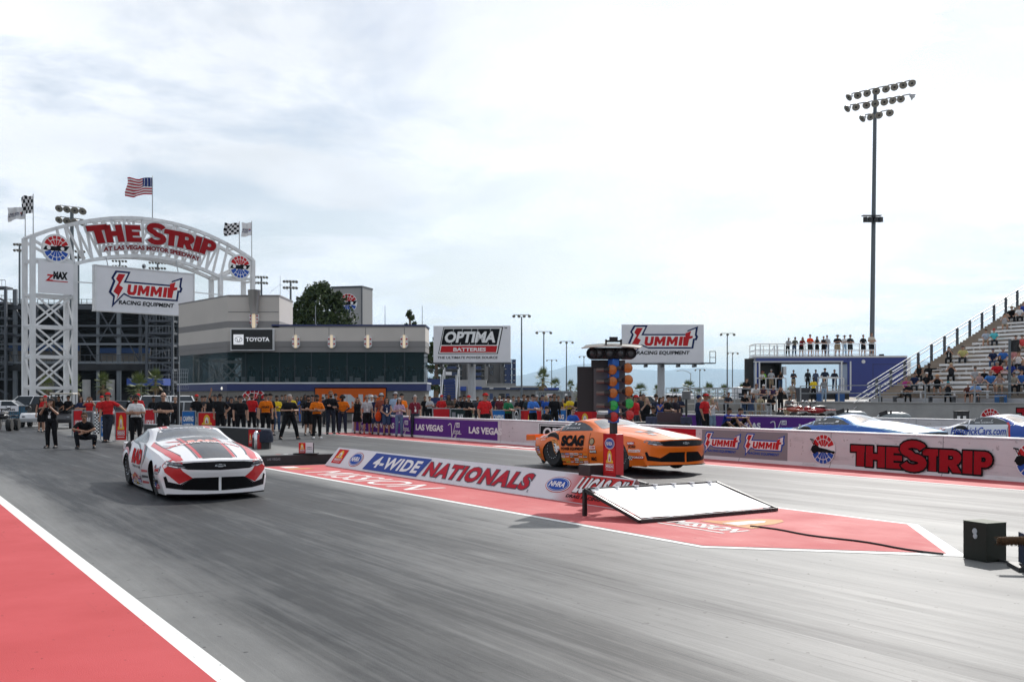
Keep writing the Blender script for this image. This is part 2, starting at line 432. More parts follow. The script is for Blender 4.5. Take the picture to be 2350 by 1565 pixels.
def art_vegas():
 """script city logo 1.0 x 0.9 in white"""
 g = G2()
 def stroke(pts, w, l=2):
  for (x0, y0), (x1, y1) in zip(pts[:-1], pts[1:]):
   d = Vector((x1 - x0, y1 - y0));
   if d.length < 1e-6: continue
   n = Vector((-d.y, d.x)).normalized() * w / 2; e = d.normalized() * w * 0.3
   g.poly([(x0 - n.x - e.x, y0 - n.y - e.y), (x1 - n.x + e.x, y1 - n.y + e.y), (x1 + n.x + e.x, y1 + n.y + e.y), (x0 + n.x - e.x, y0 + n.y - e.y)], inkW, l)
 stroke([(-0.12, 0.66), (0.0, 0.74), (0.10, 0.74), (0.15, 0.66), (0.22, 0.02)], 0.055)
 stroke([(0.22, 0.02), (0.36, 0.36), (0.52, 0.80)], 0.04)
 def loop(cx, cy, rx, ry, a0, a1, w=0.035, n=10):
  stroke([(cx + rx * math.cos(R(a0 + (a1 - a0) * i / n)), cy + ry * math.sin(R(a0 + (a1 - a0) * i / n))) for i in range(n + 1)], w)
 stroke([(0.32, 0.30), (0.44, 0.33)], 0.03); loop(0.40, 0.30, 0.065, 0.09, 0, 310)
 loop(0.55, 0.30, 0.06, 0.09, 0, 340); stroke([(0.61, 0.36), (0.58, 0.05), (0.50, 0.0), (0.46, 0.06), (0.66, 0.2)], 0.03)
 loop(0.71, 0.30, 0.055, 0.085, 0, 360); stroke([(0.77, 0.36), (0.76, 0.24), (0.80, 0.22)], 0.03)
 stroke([(0.80, 0.24), (0.88, 0.40), (0.90, 0.26), (0.84, 0.20), (1.02, 0.22)], 0.035)
 g.rect(0.56, 0.56, 0.30, 0.26, inkW, 2)
 g.text("LAS", 0.59, 0.60, 0.24, 0.18, inkP, 3, 0.03)
 return g
A_STR = art_strikes(); A_RAIL = art_strikes(car=False, rail=True); A_SUM = art_summit(); A_MIS = art_mission(); A_NHRA = art_nhra(); A_VEG = art_vegas()
A_SUMB = art_summit(mo=inkB, sub=inkB)
# ================================================================ the ground
def nodemat(name):
 m = bpy.data.materials.new(name); m.use_nodes = True
 return m, m.node_tree.nodes, m.node_tree.links, m.node_tree.nodes['Principled BSDF']
class NB:
 def __init__(s, m): s.N = m.node_tree.nodes; s.L = m.node_tree.links
 def val(s, n, i, v):
  if isinstance(v, (int, float)): n.inputs[i].default_value = v
  elif isinstance(v, tuple): n.inputs[i].default_value = v
  else: s.L.new(v, n.inputs[i])
 def math(s, op, a, b=None, c=None, clamp=False):
  n = s.N.new('ShaderNodeMath'); n.operation = op; n.use_clamp = clamp
  for i, v in enumerate((a, b, c)):
   if v is not None: s.val(n, i, v)
  return n.outputs[0]
 def rng(s, v, a, b, c=0.0, d=1.0, smooth=False):
  n = s.N.new('ShaderNodeMapRange')
  if smooth: n.interpolation_type = 'SMOOTHSTEP'
  s.val(n, 0, v)
  for i, x in enumerate((a, b, c, d)): n.inputs[i + 1].default_value = x
  return n.outputs[0]
 def noise(s, vec, scale, detail=5, rough=0.55, dist=0.0):
  n = s.N.new('ShaderNodeTexNoise'); n.inputs['Scale'].default_value = scale; n.inputs['Detail'].default_value = detail
  n.inputs['Roughness'].default_value = rough; n.inputs['Distortion'].default_value = dist
  s.L.new(vec, n.inputs['Vector']); return n.outputs[0]
 def mapv(s, vec, sc, loc=(0, 0, 0)):
  n = s.N.new('ShaderNodeMapping'); n.inputs['Scale'].default_value = sc; n.inputs['Location'].default_value = loc
  s.L.new(vec, n.inputs[0]); return n.outputs[0]
 def mix(s, f, a, b):
  n = s.N.new('ShaderNodeMix'); n.data_type = 'RGBA'
  s.val(n, 0, f)
  for i, v in ((6, a), (7, b)):
   if isinstance(v, tuple): n.inputs[i].default_value = (*v, 1.0)
   else: s.L.new(v, n.inputs[i])
  return n.outputs[2]
 def obj(s):
  return s.N.new('ShaderNodeTexCoord').outputs['Object']
 def sep(s, v):
  n = s.N.new('ShaderNodeSeparateXYZ'); s.L.new(v, n.inputs[0]); return n.outputs
 def bump(s, h, st, dist):
  n = s.N.new('ShaderNodeBump'); n.inputs['Strength'].default_value = st; n.inputs['Distance'].default_value = dist
  s.L.new(h, n.inputs['Height']); return n.outputs[0]
def track_material():
 m, N, L, p = nodemat('rubbered_track')
 b = NB(m); o = b.obj(); x, y, z = b.sep(o)[:3]
 d = None
 for c in (5.0, 14.8, 24.0, 29.4):
  a = b.math('ABSOLUTE', b.math('SUBTRACT', y, c))
  d = a if d is None else b.math('MINIMUM', d, a)
 dd = d
 warp = b.noise(b.mapv(o, (0.12, 0.8, 1)), 1.0, 5)
 d = b.math('ADD', d, b.math('MULTIPLY_ADD', warp, 1.3, -0.65))
 groove = b.rng(d, 2.1, 3.0, 1.0, 0.15, True)
 s1 = b.noise(b.mapv(o, (0.10, 1.6, 1)), 1.0, 10, 0.68, 0.4)
 s2 = b.noise(b.mapv(o, (0.45, 9.0, 1), (3, 7, 0)), 1.0, 10, 0.72, 0.3)
 s3 = b.noise(b.mapv(o, (0.14, 0.45, 1), (9, 2, 0)), 1.0, 8, 0.62)
 s4 = b.noise(b.mapv(o, (0.9, 2.2, 1), (1, 5, 0)), 1.0, 10, 0.72)
 st = b.math('ADD', b.math('MULTIPLY', s1, 0.62), b.math('MULTIPLY', s2, 0.38))
 stk = b.rng(st, 0.41, 0.58, 0.0, 1.0)
 twin = b.rng(b.math('ABSOLUTE', b.math('SUBTRACT', dd, 0.75)), 0.15, 0.55, 0.28, 0.0, True)
 o2 = b.rng(y, 10, 11); ly = b.math('ADD', b.math('MULTIPLY', b.math('SUBTRACT', y, 4.0), b.math('SUBTRACT', 1.0, o2)), b.math('MULTIPLY', o2, 2.5))
 sheen_fade = b.rng(b.math('MULTIPLY_ADD', ly, 2.4, x), -12.0, 0.5, 1.12, 0.26)  # rubber thins down the track; the sun's sheen there is put in as paler colour
 rub = b.math('MULTIPLY', groove, b.math('MULTIPLY', sheen_fade, b.math('MULTIPLY_ADD', stk, 0.36, 0.70)), None, True)
 rub = b.math('ADD', rub, b.math('MULTIPLY', twin, stk), None, True)
 rub = b.math('ADD', rub, b.math('MULTIPLY', b.math('SUBTRACT', s3, 0.5), 0.9), None, True)
 rub = b.math('ADD', rub, b.math('MULTIPLY', b.math('SUBTRACT', s4, 0.5), 0.55), None, True)
 s5 = b.rng(b.noise(b.mapv(o, (0.035, 24, 1), (2, 9, 0)), 1.0, 3, 0.5), 0.56, 0.60); rub = b.math('ADD', rub, b.math('MULTIPLY', b.math('MULTIPLY', s5, b.rng(s4, 0.40, 0.60)), b.math('MULTIPLY', groove, b.rng(y, 3.5, 6.0, 0.12, 0.42))), None, True)
 s6 = b.rng(b.noise(b.mapv(o, (0.05, 17, 1), (7, 4, 0)), 1.0, 3, 0.5), 0.585, 0.62); rub = b.math('SUBTRACT', rub, b.math('MULTIPLY', b.math('MULTIPLY', s6, b.rng(s3, 0.42, 0.60)), b.rng(y, 3.5, 6.0, 0.14, 0.35)), None, True)
 gr = b.noise(o, 55.0, 4, 0.7); rub = b.math('ADD', rub, b.math('MULTIPLY', b.math('SUBTRACT', gr, 0.5), 0.30), None, True)
 pt = b.noise(o, 1.1, 9, 0.7); rub = b.math('ADD', rub, b.math('MULTIPLY', b.math('SUBTRACT', pt, 0.5), 0.30), None, True)
 col = b.mix(rub, (0.180, 0.181, 0.176), (0.009, 0.011, 0.014))
 # two fresh burnout stripes under and behind each car
 w = None
 for c in (4.22, 5.72, 14.05, 15.55):
  a = b.math('ABSOLUTE', b.math('SUBTRACT', y, c)); w = a if w is None else b.math('MINIMUM', w, a)
 w = b.rng(w, 0.20, 0.30, 1.0, 0.0)
 w = b.math('MULTIPLY', w, b.rng(x, -27.5, -26.5, 0.0, 1.0)); w = b.math('MULTIPLY', w, b.rng(x, -24.4, -24.0, 1.0, 0.0))
 col = b.mix(b.math('MULTIPLY', w, 0.7), col, (0.02, 0.02, 0.021))
 # cross joints and specks
 fr = b.math('ABSOLUTE', b.math('SUBTRACT', b.math('FRACT', b.math('DIVIDE', x, 6.1)), 0.5))
 jn = b.rng(fr, 0.0008, 0.0022, 0.75, 0.0)
 jn = b.math('MULTIPLY', jn, b.rng(b.noise(o, 1.3), 0.40, 0.52))
 col = b.mix(jn, col, (0.03, 0.03, 0.03))
 sp = b.rng(b.noise(o, 11.0, 2), 0.705, 0.72, 0.0, 0.9)
 col = b.mix(sp, col, (0.02, 0.02, 0.02))
 L.new(col, p.inputs['Base Color'])
 ro = b.math('ADD', b.math('MULTIPLY_ADD', rub, -0.04, 0.58), b.math('MULTIPLY', b.math('SUBTRACT', st, 0.5), 0.5))
 L.new(ro, p.inputs['Roughness'])
 p.inputs['Specular IOR Level'].default_value = 0.24
 fine = b.noise(o, 90.0, 3)
 L.new(b.bump(b.math('ADD', b.math('MULTIPLY', fine, 0.5), b.math('MULTIPLY', s2, 0.5)), 0.35, 0.01), p.inputs['Normal'])
 return m
def paint_material(name, c1, c2, wear, wcol):
 m, N, L, p = nodemat(name)
 b = NB(m); o = b.obj()
 n1 = b.noise(o, 0.8, 6); col = b.mix(b.rng(n1, 0.3, 0.7), c1, c2)
 w = b.rng(b.noise(b.mapv(o, (0.5, 3, 1)), 2.2, 8, 0.65), 0.56, 0.72, 0.0, wear)
 col = b.mix(w, col, wcol)
 sp = b.rng(b.noise(o, 13.0, 2), 0.715, 0.735, 0.0, 0.8)
 mk = b.rng(b.noise(b.mapv(o, (0.25, 5, 1), (4, 1, 0)), 1.0, 6, 0.6), 0.60, 0.78, 0.0, 0.35); col = b.mix(mk, col, tuple(k * 0.45 for k in c1))
 col = b.mix(sp, col, tuple(k * 0.25 for k in c1))
 L.new(col, p.inputs['Base Color'])
 L.new(b.rng(n1, 0.3, 0.7, 0.62, 0.78), p.inputs['Roughness']); p.inputs['Specular IOR Level'].default_value = 0.2
 L.new(b.bump(b.noise(o, 110.0, 3), 0.3, 0.008), p.inputs['Normal'])
 return m
def lot_material():
 m, N, L, p = nodemat('worn_asphalt')
 b = NB(m); o = b.obj()
 n1 = b.noise(o, 0.05, 7); n2 = b.noise(o, 1.2, 6)
 far = b.sep(o)[1]
 col = b.mix(b.rng(n1, 0.35, 0.65), (0.125, 0.123, 0.12), (0.185, 0.18, 0.172))
 col = b.mix(b.rng(n2, 0.45, 0.7, 0.0, 0.5), col, (0.10, 0.10, 0.10))
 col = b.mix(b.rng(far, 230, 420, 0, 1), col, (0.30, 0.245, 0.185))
 L.new(col, p.inputs['Base Color']); p.inputs['Roughness'].default_value = 0.85
 p.inputs['Specular IOR Level'].default_value = 0.3
 return m
m_track = track_material()
m_redp = paint_material('red_track_paint', (0.50, 0.066, 0.072), (0.43, 0.055, 0.058), 0.0, (0.5, 0.2, 0.2))
m_redi = paint_material('faded_red_track_paint', (0.50, 0.10, 0.10), (0.44, 0.075, 0.08), 0.40, (0.55, 0.30, 0.28))
m_whp = paint_material('white_track_paint', (0.78, 0.79, 0.77), (0.70, 0.71, 0.69), 0.45, (0.5, 0.5, 0.48))
m_whw = paint_material('worn_white_paint', (0.74, 0.73, 0.71), (0.66, 0.62, 0.60), 0.75, (0.5, 0.15, 0.14))
m_lot = lot_material()
def sheet(name, pts, z, m, frame=True):
 """a flat ground sheet whose corners are given in track coordinates"""
 me = bpy.data.meshes.new(name)
 tri = tessellate_polygon([[Vector((x, y, 0)) for x, y in pts]])
 me.from_pydata([(x, y, 0) for x, y in pts], [], [tuple(t) for t in tri]); me.materials.append(m)
 bm = bmesh.new(); bm.from_mesh(me); bmesh.ops.recalc_face_normals(bm, faces=bm.faces)
 if bm.faces[:] and sum(f.normal.z for f in bm.faces) < 0: bmesh.ops.reverse_faces(bm, faces=bm.faces)
 bm.to_mesh(me); bm.free()
 o = bpy.data.objects.new(name, me); COL.objects.link(o); o.location.z = z
 if frame: o.rotation_euler.z = TANG
 return struct(o)
def rect(a, b, c, d): return [(a, c), (b, c), (b, d), (a, d)]
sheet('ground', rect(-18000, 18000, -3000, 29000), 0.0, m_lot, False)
sheet('drag_track', rect(-70, 60, -8, 33), 0.004, m_track)
sheet('red_run_off', rect(-33, 40, -6, 1.76), 0.008, m_redp)
sheet('white_edge_line', rect(-33, 40, 1.76, 1.905), 0.008, m_whp)
ISL = [(-24.6, 7.96), (-8.9, 7.96), (-6.9, 9.9), (-9.0, 11.85), (-24.6, 11.85)]
sheet('white_island_line', ISL, 0.008, m_whp)
sheet('red_island', [(-24.6, 8.07), (-8.98, 8.07), (-7.16, 9.9), (-9.08, 11.73), (-24.6, 11.73)], 0.012, m_redi)
sheet('far_edge_line', rect(-46, 40, 17.72, 17.84), 0.008, m_whp)
sheet('far_red_strip', rect(-46, 40, 17.84, 19.5), 0.008, m_redi)
# painted words on the island
def ground_art(g, name, s, u, kx, ky, z, rot=0.0):
 M = Matrix.Rotation(TANG, 4, 'Z') @ Matrix.Translation((s, u, z)) @ Matrix.Rotation(rot, 4, 'Z') @ Matrix.Diagonal((kx, ky, 1, 1))
 return struct(g.build(name, M, step=0.002))
g = G2(); g.text("MISSION", 0, 0, 1, 1, m_whw, 1, 0.0, 0.0); ground_art(g, 'painted_word', -22.3, 8.25, 5.2, 0.85, 0.014)
g = G2(); m_yp = paint_material('yellow_track_paint', (0.56, 0.30, 0.10), (0.52, 0.22, 0.10), 0.8, (0.6, 0.3, 0.2))
g.poly([(0, 0.5), (0, 0.62), (0.1, 0.66), (0.12, 0.9), (0.2, 1.1), (0.32, 1.2), (0.44, 1.1), (0.52, 0.9), (0.54, 0.66), (0.64, 0.62), (0.64, 0.5)], m_yp, 1)
g.poly([(0.22, 0.56), (0.42, 0.56), (0.40, 0.9), (0.32, 1.0), (0.24, 0.9)], m_whw, 2); g.text("MISSION", -0.1, 0.18, 0.84, 0.22, m_whw, 1, 0.03)
g.rect(-0.1, 0.08, 0.84, 0.03, m_whw, 1)
ground_art(g, 'painted_badge', -10.75, 8.85, 1.5, 1.5, 0.014)
g = G2(); g.poly([(0, 0), (0.5, 0), (0.62, 0.8), (0.1, 0.8)], m_yp, 1); g.rect(-0.7, 0.1, 0.55, 0.5, m_whp, 1)
ground_art(g, 'painted_patch', -23.7, 8.3, 0.8, 0.7, 0.014)
g = G2()
for i in range(5): g.rect(i * 1.0, 0, 0.6, 0.7, m_whp, 1, 0.1)
ground_art(g, 'painted_letters', -31.0, 18.2, 0.9, 0.8, 0.010)
# raised concrete plaza under the trailer and the stand, with its grey front wall
m_graywall = mat('grey_painted_block', (0.37, 0.37, 0.385), 0.7, noise=0.06, nscale=0.6)
def plaza():
 o = MB()
 P = [TR(-50.5, 54.0), TR(30, 54.0), TR(30, 200), TR(-122, 150)]
 n = len(P); zt = 1.3
 o.add([v for v in P] + [v + Vector((0, 0, zt)) for v in P], [tuple(range(n, 2 * n))] + [(i, (i + 1) % n, n + (i + 1) % n, n + i) for i in range(n)], m_conc)
 return struct(o.build('raised_plaza'))
plaza()
# far mountains, kilometres away
def mountains():
 m = mat('desert_rock', (0.17, 0.15, 0.14), 0.95, noise=0.25, nscale=0.002)
 prof = [(-200, 866), (300, 850), (700, 872), (1000, 866), (1130, 872), (1195, 862), (1260, 851), (1310, 838), (1350, 834), (1400, 838), (1450, 848), (1500, 853), (1540, 852), (1600, 846), (1660, 847), (1700, 850), (1760, 842), (1850, 826), (1930, 838), (2000, 851), (2060, 843), (2120, 830), (2200, 842), (2300, 850), (2600, 856)]
 def top(px):
  for (a, b), (c, d) in zip(prof[:-1], prof[1:]):
   if a <= px <= c: return b + (d - b) * (px - a) / (c - a)
  return 870
 D = 22000.0
 vs = []; fs = []; nx, ny = 260, 14
 r = random.Random(3)
 ph = [r.uniform(0, 6.28) for _ in range(12)]
 for j in range(ny + 1):
  f = j / ny
  for i in range(nx + 1):
   px = -200 + 2800 * i / nx
   Y = D - 5600 + 7700 * f
   h = (910 - top(px)) * D / FPX
   rid = sum(math.sin(i * k * 0.13 + ph[k] + f * (2 + k)) / k for k in range(1, 9)) * 0.10
   prof2 = math.sin(min(1, f / 0.72) * math.pi / 2) if f < 0.72 else math.cos((f - 0.72) / 0.28 * math.pi / 2)
   w = math.sin(math.pi * min(1, f / 0.72))
   vs.append(((px - 1175) / FPX * Y, Y, max(-2, h * prof2 * (1 + rid * w * 0.8) + (r.uniform(-9, 9) if 0 < f < 0.95 else 0))))
 for j in range(ny):
  for i in range(nx):
   a = j * (nx + 1) + i; fs.append((a, a + 1, a + nx + 2, a + nx + 1))
 o = MB(); o.add(vs, fs, m)
 return struct(o.build('mountains', smooth=True))
mountains()
def haze():
 m = bpy.data.materials.new('haze_air'); m.use_nodes = True
 N, L = m.node_tree.nodes, m.node_tree.links; N.clear()
 out = N.new('ShaderNodeOutputMaterial'); v = N.new('ShaderNodeVolumePrincipled')
 v.inputs['Color'].default_value = (0.50, 0.77, 1.0, 1); v.inputs['Density'].default_value = HAZE
 v.inputs['Anisotropy'].default_value = 0.3
 L.new(v.outputs[0], out.inputs['Volume'])
 o = MB(); o.box((0, 13000, 450), (36400, 32400, 902), m)
 h = o.build('haze'); h['kind'] = 'stuff'
HAZE = 0.00005
# ================================================================ concrete safety walls
def wall_paint():
 m, N, L, p = nodemat('pinkish_white_wall_paint'); b = NB(m); o = b.obj(); x, y, z = b.sep(o)[:3]
 n = b.noise(o, 1.1, 6); col = b.mix(b.rng(n, 0.3, 0.7), (0.60, 0.565, 0.575), (0.70, 0.665, 0.675))
 sc = b.rng(b.noise(b.mapv(o, (0.5, 1, 5)), 1.6, 7, 0.65), 0.56, 0.72, 0.0, 0.45); col = b.mix(sc, col, (0.22, 0.19, 0.19))
 sp = b.rng(b.noise(o, 5.0, 3), 0.66, 0.70, 0.0, 0.6); col = b.mix(sp, col, (0.30, 0.26, 0.26))
 j_ = b.rng(b.math('ABSOLUTE', b.math('SUBTRACT', b.math('FRACT', b.math('DIVIDE', x, 3.05)), 0.5)), 0.002, 0.005, 0.7, 0.0); col = b.mix(j_, col, (0.12, 0.11, 0.11))
 L.new(col, p.inputs['Base Color']); p.inputs['Roughness'].default_value = 0.65; L.new(b.bump(b.noise(o, 14, 5), 0.25, 0.01), p.inputs['Normal'])
 return m
m_pink = wall_paint()
def jersey(name, s0, s1, u, label, h=0.84, m=None):
 t = thing(name, label, 'wall', TR(s0, u), TANG)
 o = MB(); L = s1 - s0
 pr = [(-0.02, 0), (0.03, 0.10), (0.05, h - 0.02), (0.07, h), (0.37, h), (0.39, h - 0.02), (0.41, 0.10), (0.46, 0)]
 n = len(pr)
 o.add([(0, y, z) for y, z in pr] + [(L, y, z) for y, z in pr], [(i, n + i, n + (i + 1) % n, (i + 1) % n) for i in range(n)] + [tuple(range(n)), tuple(reversed(range(n, 2 * n)))], m or m_pink)
 o.build('wall_body', t)
 c = MB(); c.box((L / 2, 0.22, h + 0.016), (L, 0.36, 0.03), m_signW); c.build('wall_cap', t)
 return t
def wall_art(t, g, name, s_off, z=0.0, step=0.004):
 """flat art on the near face of a jersey wall; x runs along the wall"""
 M = Matrix.Translation((s_off, 0.026, z)) @ FM((0, 0, 0), (1, 0, 0), (0, 0.027, 1))
 return g.build(name, M, t, step=step)
WALL = jersey('safety_wall', -46.2, 14, 19.45, 'long white and pinkish concrete wall behind the orange race car, with red THE STRIP lettering')
o0 = 46.2
def banner(s0, s1, m, name='banner', z0=0.05, z1=0.80):
 g = G2(); g.rect(0, z0, s1 - s0, z1 - z0, m, 0); return g
inkV = cm(PURPLE, 'ink')
g = banner(-46, -32.7, inkV)
for k in range(3):
 x = 0.5 + k * 4.55
 g.put(A_VEG, x, 0.10, 0.95, 0.72); g.text("LAS VEGAS", x + 1.55, 0.30, 2.45, 0.26, inkW, 1, 0.045)
wall_art(WALL, g, 'purple_banner', o0 - 46)
# black and white battery banner
g = banner(-30.0, -27.0, inkW); g.rect(0.05, 0.08, 2.9, 0.69, inkK, 1); g.rect(0.10, 0.11, 2.8, 0.63, inkW, 2); g.rect(0.14, 0.27, 2.72, 0.44, inkK, 3)
g.text("OPTIMA", 0.3, 0.32, 2.4, 0.34, inkW, 4, 0.03, 0.15); g.rect(0.14, 0.13, 2.72, 0.12, inkR, 3); g.text("BATTERIES", 0.9, 0.15, 1.2, 0.08, inkW, 4, 0.03)
wall_art(WALL, g, 'battery_banner', o0 - 30.0)
g = banner(-25.6, -22.0, cm((0.50, 0.012, 0.025), 'ink')); g.text("DRINK RESPONSIBLY.", 0.5, 0.38, 2.85, 0.20, inkW, 1, 0.04)
wall_art(WALL, g, 'red_banner', o0 - 25.6)
g = banner(-21.75, -18.6, cm((0.27, 0.26, 0.28), 'ink')); g.put(A_SUMB, 0.08, 0.13, 0.72, 0.62); g.put(A_SUMB, 1.62, 0.13, 0.72, 0.62)
wall_art(WALL, g, 'grey_banner', o0 - 21.75)
def strip_word():
 g = G2(); rd = cm((0.36, 0.012, 0.020), 'ink')
 for t, a, w, y, h, l in (("T", 0.0, 0.66, 0.0, 0.56, 1), ("H", 0.52, 0.62, 0.0, 0.56, 3), ("E", 1.19, 0.55, 0.0, 0.56, 5), ("T", 2.30, 0.58, 0.0, 0.56, 1), ("R", 2.80, 0.62, 0.0, 0.56, 3), ("I", 3.47, 0.26, 0.0, 0.56, 5), ("P", 3.78, 0.49, 0.0, 0.56, 7), ("S", 1.62, 0.84, -0.05, 0.80, 9)):
  block(g, t, a, y, w, h, rd, inkK, l, 0.045)
 return g
A_WORD = strip_word()
g = G2(); g.put(A_WORD, 0, 0, 3.62 / 4.27, 0.84); wall_art(WALL, g, 'strip_lettering', o0 - 16.62, 0.10)
for sc in (-17.45, -12.15):
 g = G2(); g.put(A_RAIL, 0, 0, 0.37, 0.37); wall_art(WALL, g, 'speedway_badge', o0 + sc, 0.44)
WALL2 = jersey('safety_wall', -45, 14, 33.0, 'second concrete wall with a purple banner, beyond the blue race car', 0.86)
g = banner(-44, -30, inkV, z1=0.83)
for k in range(3):
 g.put(A_VEG, 2.6 + k * 4.5, 0.10, 0.95, 0.72); g.text("LAS VEGAS", 4.1 + k * 4.5, 0.30, 2.3, 0.26, inkW, 1, 0.045)
wall_art(WALL2, g, 'purple_banner', 45 - 44)
# ================================================================ the welded steel gateway
def gateway():
 A = Vector((-38.05, 83.0, 0)); d = Vector((0.695, 0.719, 0)); bk = Vector((-0.719, 0.695, 0))
 t = thing('entrance_arch', 'white steel truss arch over the entrance with red THE STRIP letters', 'arch', A)
 SP, TW, DP = 20.0, 3.35, 1.6
 H0, HC, HB, HBC = 14.4, 16.95, 12.5, 13.75       # outer chord at ends / crown, inner chord at ends / crown
 P = lambda a, b, z: d * a + bk * b + Vector((0, 0, z))
 def part(nm, fn):
  m = MB(); fn(m); return m.build(nm, t)
 def zo(a):
  q = (a / SP) * 2 - 1; return HC - (HC - H0) * q * q
 def zi(a):
  q = ((a - TW) / (SP - 2 * TW)) * 2 - 1; return HBC - (HBC - HB) * q * q
 for a, top in ((0, H0), (TW, HB), (SP - TW, HB), (SP, H0)):
  for b in (0, DP):
   part('post', lambda m: m.bar(P(a, b, 0), P(a, b, top), 0.36, 0.36, m_steelW, up=d))
 lev = [0.3, 2.4, 4.9, 7.3, 9.8]
 for a0 in (0, SP - TW):
  for b in (0, DP):
   for z0, z1 in zip(lev[:-1], lev[1:]):
    for s in (0, 1):
     part('brace', lambda m: m.bar(P(a0 + 0.2, b + 0.08 * s, z0 if s else z1), P(a0 + TW - 0.2, b + 0.08 * s, z1 if s else z0), 0.13, 0.13, m_steelW, up=bk))
   for z in lev[1:] + [12.6]:
    part('cross_bar', lambda m: m.bar(P(a0, b, z), P(a0 + TW, b, z), 0.18, 0.22, m_steelW))
  for a in (a0, a0 + TW):
   for k, (z0, z1) in enumerate(zip(lev[:-1], lev[1:])):
    part('side_brace', lambda m: m.bar(P(a, 0.1, z0 if k % 2 else z1), P(a, DP - 0.1, z1 if k % 2 else z0), 0.12, 0.12, m_steelW, up=d))
   for z in lev[1:] + [HB - 0.1]:
    part('side_bar', lambda m: m.bar(P(a, 0, z), P(a, DP, z), 0.12, 0.16, m_steelW))
 n = 22
 for b in (0, DP):
  def chord(m, f, a0, a1):
   pts = [P(a0 + (a1 - a0) * i / n, b, f(a0 + (a1 - a0) * i / n)) for i in range(n + 1)]
   for p, q in zip(pts[:-1], pts[1:]): m.bar(p - (q - p) * 0.03, q + (q - p) * 0.03, 0.27, 0.30, m_steelW, up=bk)
  part('outer_chord', lambda m: chord(m, zo, 0, SP)); part('inner_chord', lambda m: chord(m, zi, TW, SP - TW))
  # truss web
  web = []
  na = 9
  xs = [TW + (SP - 2 * TW) * i / na for i in range(na + 1)]
  for i, a in enumerate(xs):
   part('web_bar', lambda m: m.bar(P(a, b, zi(a)), P(a + (a - SP / 2) * 0.12, b, zo(a + (a - SP / 2) * 0.12)), 0.18, 0.18, m_steelW, up=bk))
   if i < na:
    q = xs[i + 1]
    if i < na // 2: part('web_bar', lambda m: m.bar(P(a, b, zo(a)), P(q, b, zi(q)), 0.16, 0.16, m_steelW, up=bk))
    else: part('web_bar', lambda m: m.bar(P(a, b, zi(a)), P(q, b, zo(q)), 0.16, 0.16, m_steelW, up=bk))
  part('web_bar', lambda m: m.bar(P(0.1, b, H0 - 0.3), P(TW - 0.1, b, HB + 0.1), 0.2, 0.2, m_steelW, up=bk))
  part('web_bar', lambda m: m.bar(P(SP - 0.1, b, H0 - 0.3), P(SP - TW + 0.1, b, HB + 0.1), 0.2, 0.2, m_steelW, up=bk))
 for i in range(0, n + 1, 2):
  a = SP * i / n
  part('tie', lambda m: m.bar(P(a, 0, zo(a)), P(a, DP, zo(a)), 0.14, 0.14, m_steelW))
  if TW <= a <= SP - TW: part('tie', lambda m: m.bar(P(a, 0, zi(a)), P(a, DP, zi(a)), 0.14, 0.14, m_steelW))
 fr = -bk                                             # towards the photographer
 rd = cm((0.30, 0.012, 0.016), 'ink'); gr = mat('letter_rim_white', (0.62, 0.63, 0.65), 0.5)
 # word, each letter standing on the arch line with depth
 Mw = FM(P(4.5, -0.45, 0), d)
 WL = 11.1
 word = [("T", 0.0, 1.75, 1.45, 1), ("H", 1.35, 1.55, 1.40, 1), ("E", 3.05, 1.35, 1.40, 1), ("S", 4.75, 1.85, 1.85, 3), ("T", 6.3, 1.5, 1.38, 1), ("R", 7.6, 1.5, 1.38, 1), ("I", 9.1, 0.62, 1.38, 1), ("P", 9.75, 1.35, 1.38, 1)]
 def letter(tx, x, w, h, lay):
  g = G2(); block(g, tx, 0, 0, w, h, rd, gr, lay, 0.075)
  q = (x + w / 2) / WL * 2 - 1
  zb = 14.85 - 0.68 * q * q - (0.12 if tx == "S" else 0); sl = -2 * 0.68 * q * 2 / WL
  def mp(a, b_, lz):
   X = a - w / 2
   return Mw @ Vector((x + w / 2 + X - b_ * sl * 1.6, zb + b_ + X * sl, lz))
  m = MB()
  for vs, fs, mm, l in g.items:
   front = [mp(a, b_, 0.03 * l) for a, b_ in vs]
   m.add(front, fs, mm)
   if mm is gr:
    back = [mp(a, b_, -0.22) for a, b_ in vs]
    m.add(back, [tuple(reversed(f)) for f in fs], mm)
    es = {(f[i], f[(i + 1) % len(f)]) for f in fs for i in range(len(f))}
    for e in es:
     if (e[1], e[0]) not in es: m.add([front[e[0]], front[e[1]], back[e[1]], back[e[0]]], [(0, 1, 2, 3)], mm)
  m.build('letter', t)
 for w in word: letter(*w)
 g = G2(); mr = cm((0.22, 0.02, 0.025), 'ink')
 ML = 8.8
 def arc2(p): q = p * 2 - 1; return -0.5 * q * q
 g.poly([(-0.15 + (ML + 0.3) * i / 20, -0.10 - 0.5 * (i / 10 - 1) ** 2) for i in range(21)] + [(ML + 0.15 - (ML + 0.3) * i / 20, 0.48 - 0.5 * (1 - i / 10) ** 2) for i in range(21)], gr, 0)
 g.text("AT LAS VEGAS MOTOR SPEEDWAY", 0, 0, ML, 0.38, mr, 1, 0.05, 0.0, arc2)
 g.build('motto', FM(P(5.62, -0.30, 14.22), d), t, step=0.02)
 for a in (1.75, SP - 1.5):
  m = MB(); c = P(a, -0.28, 13.6)
  Mx = FM(c, d); m.lathe([(1.16, -0.12), (1.16, 0.0)], m_steelW, Mx, 36); bd = m.build('badge_disc', t)
  gg = G2(); gg.put(A_STR, 0, 0, 1.08); gg.build('badge_art', FM(c + fr * 0.012, d), bd, step=0.006)
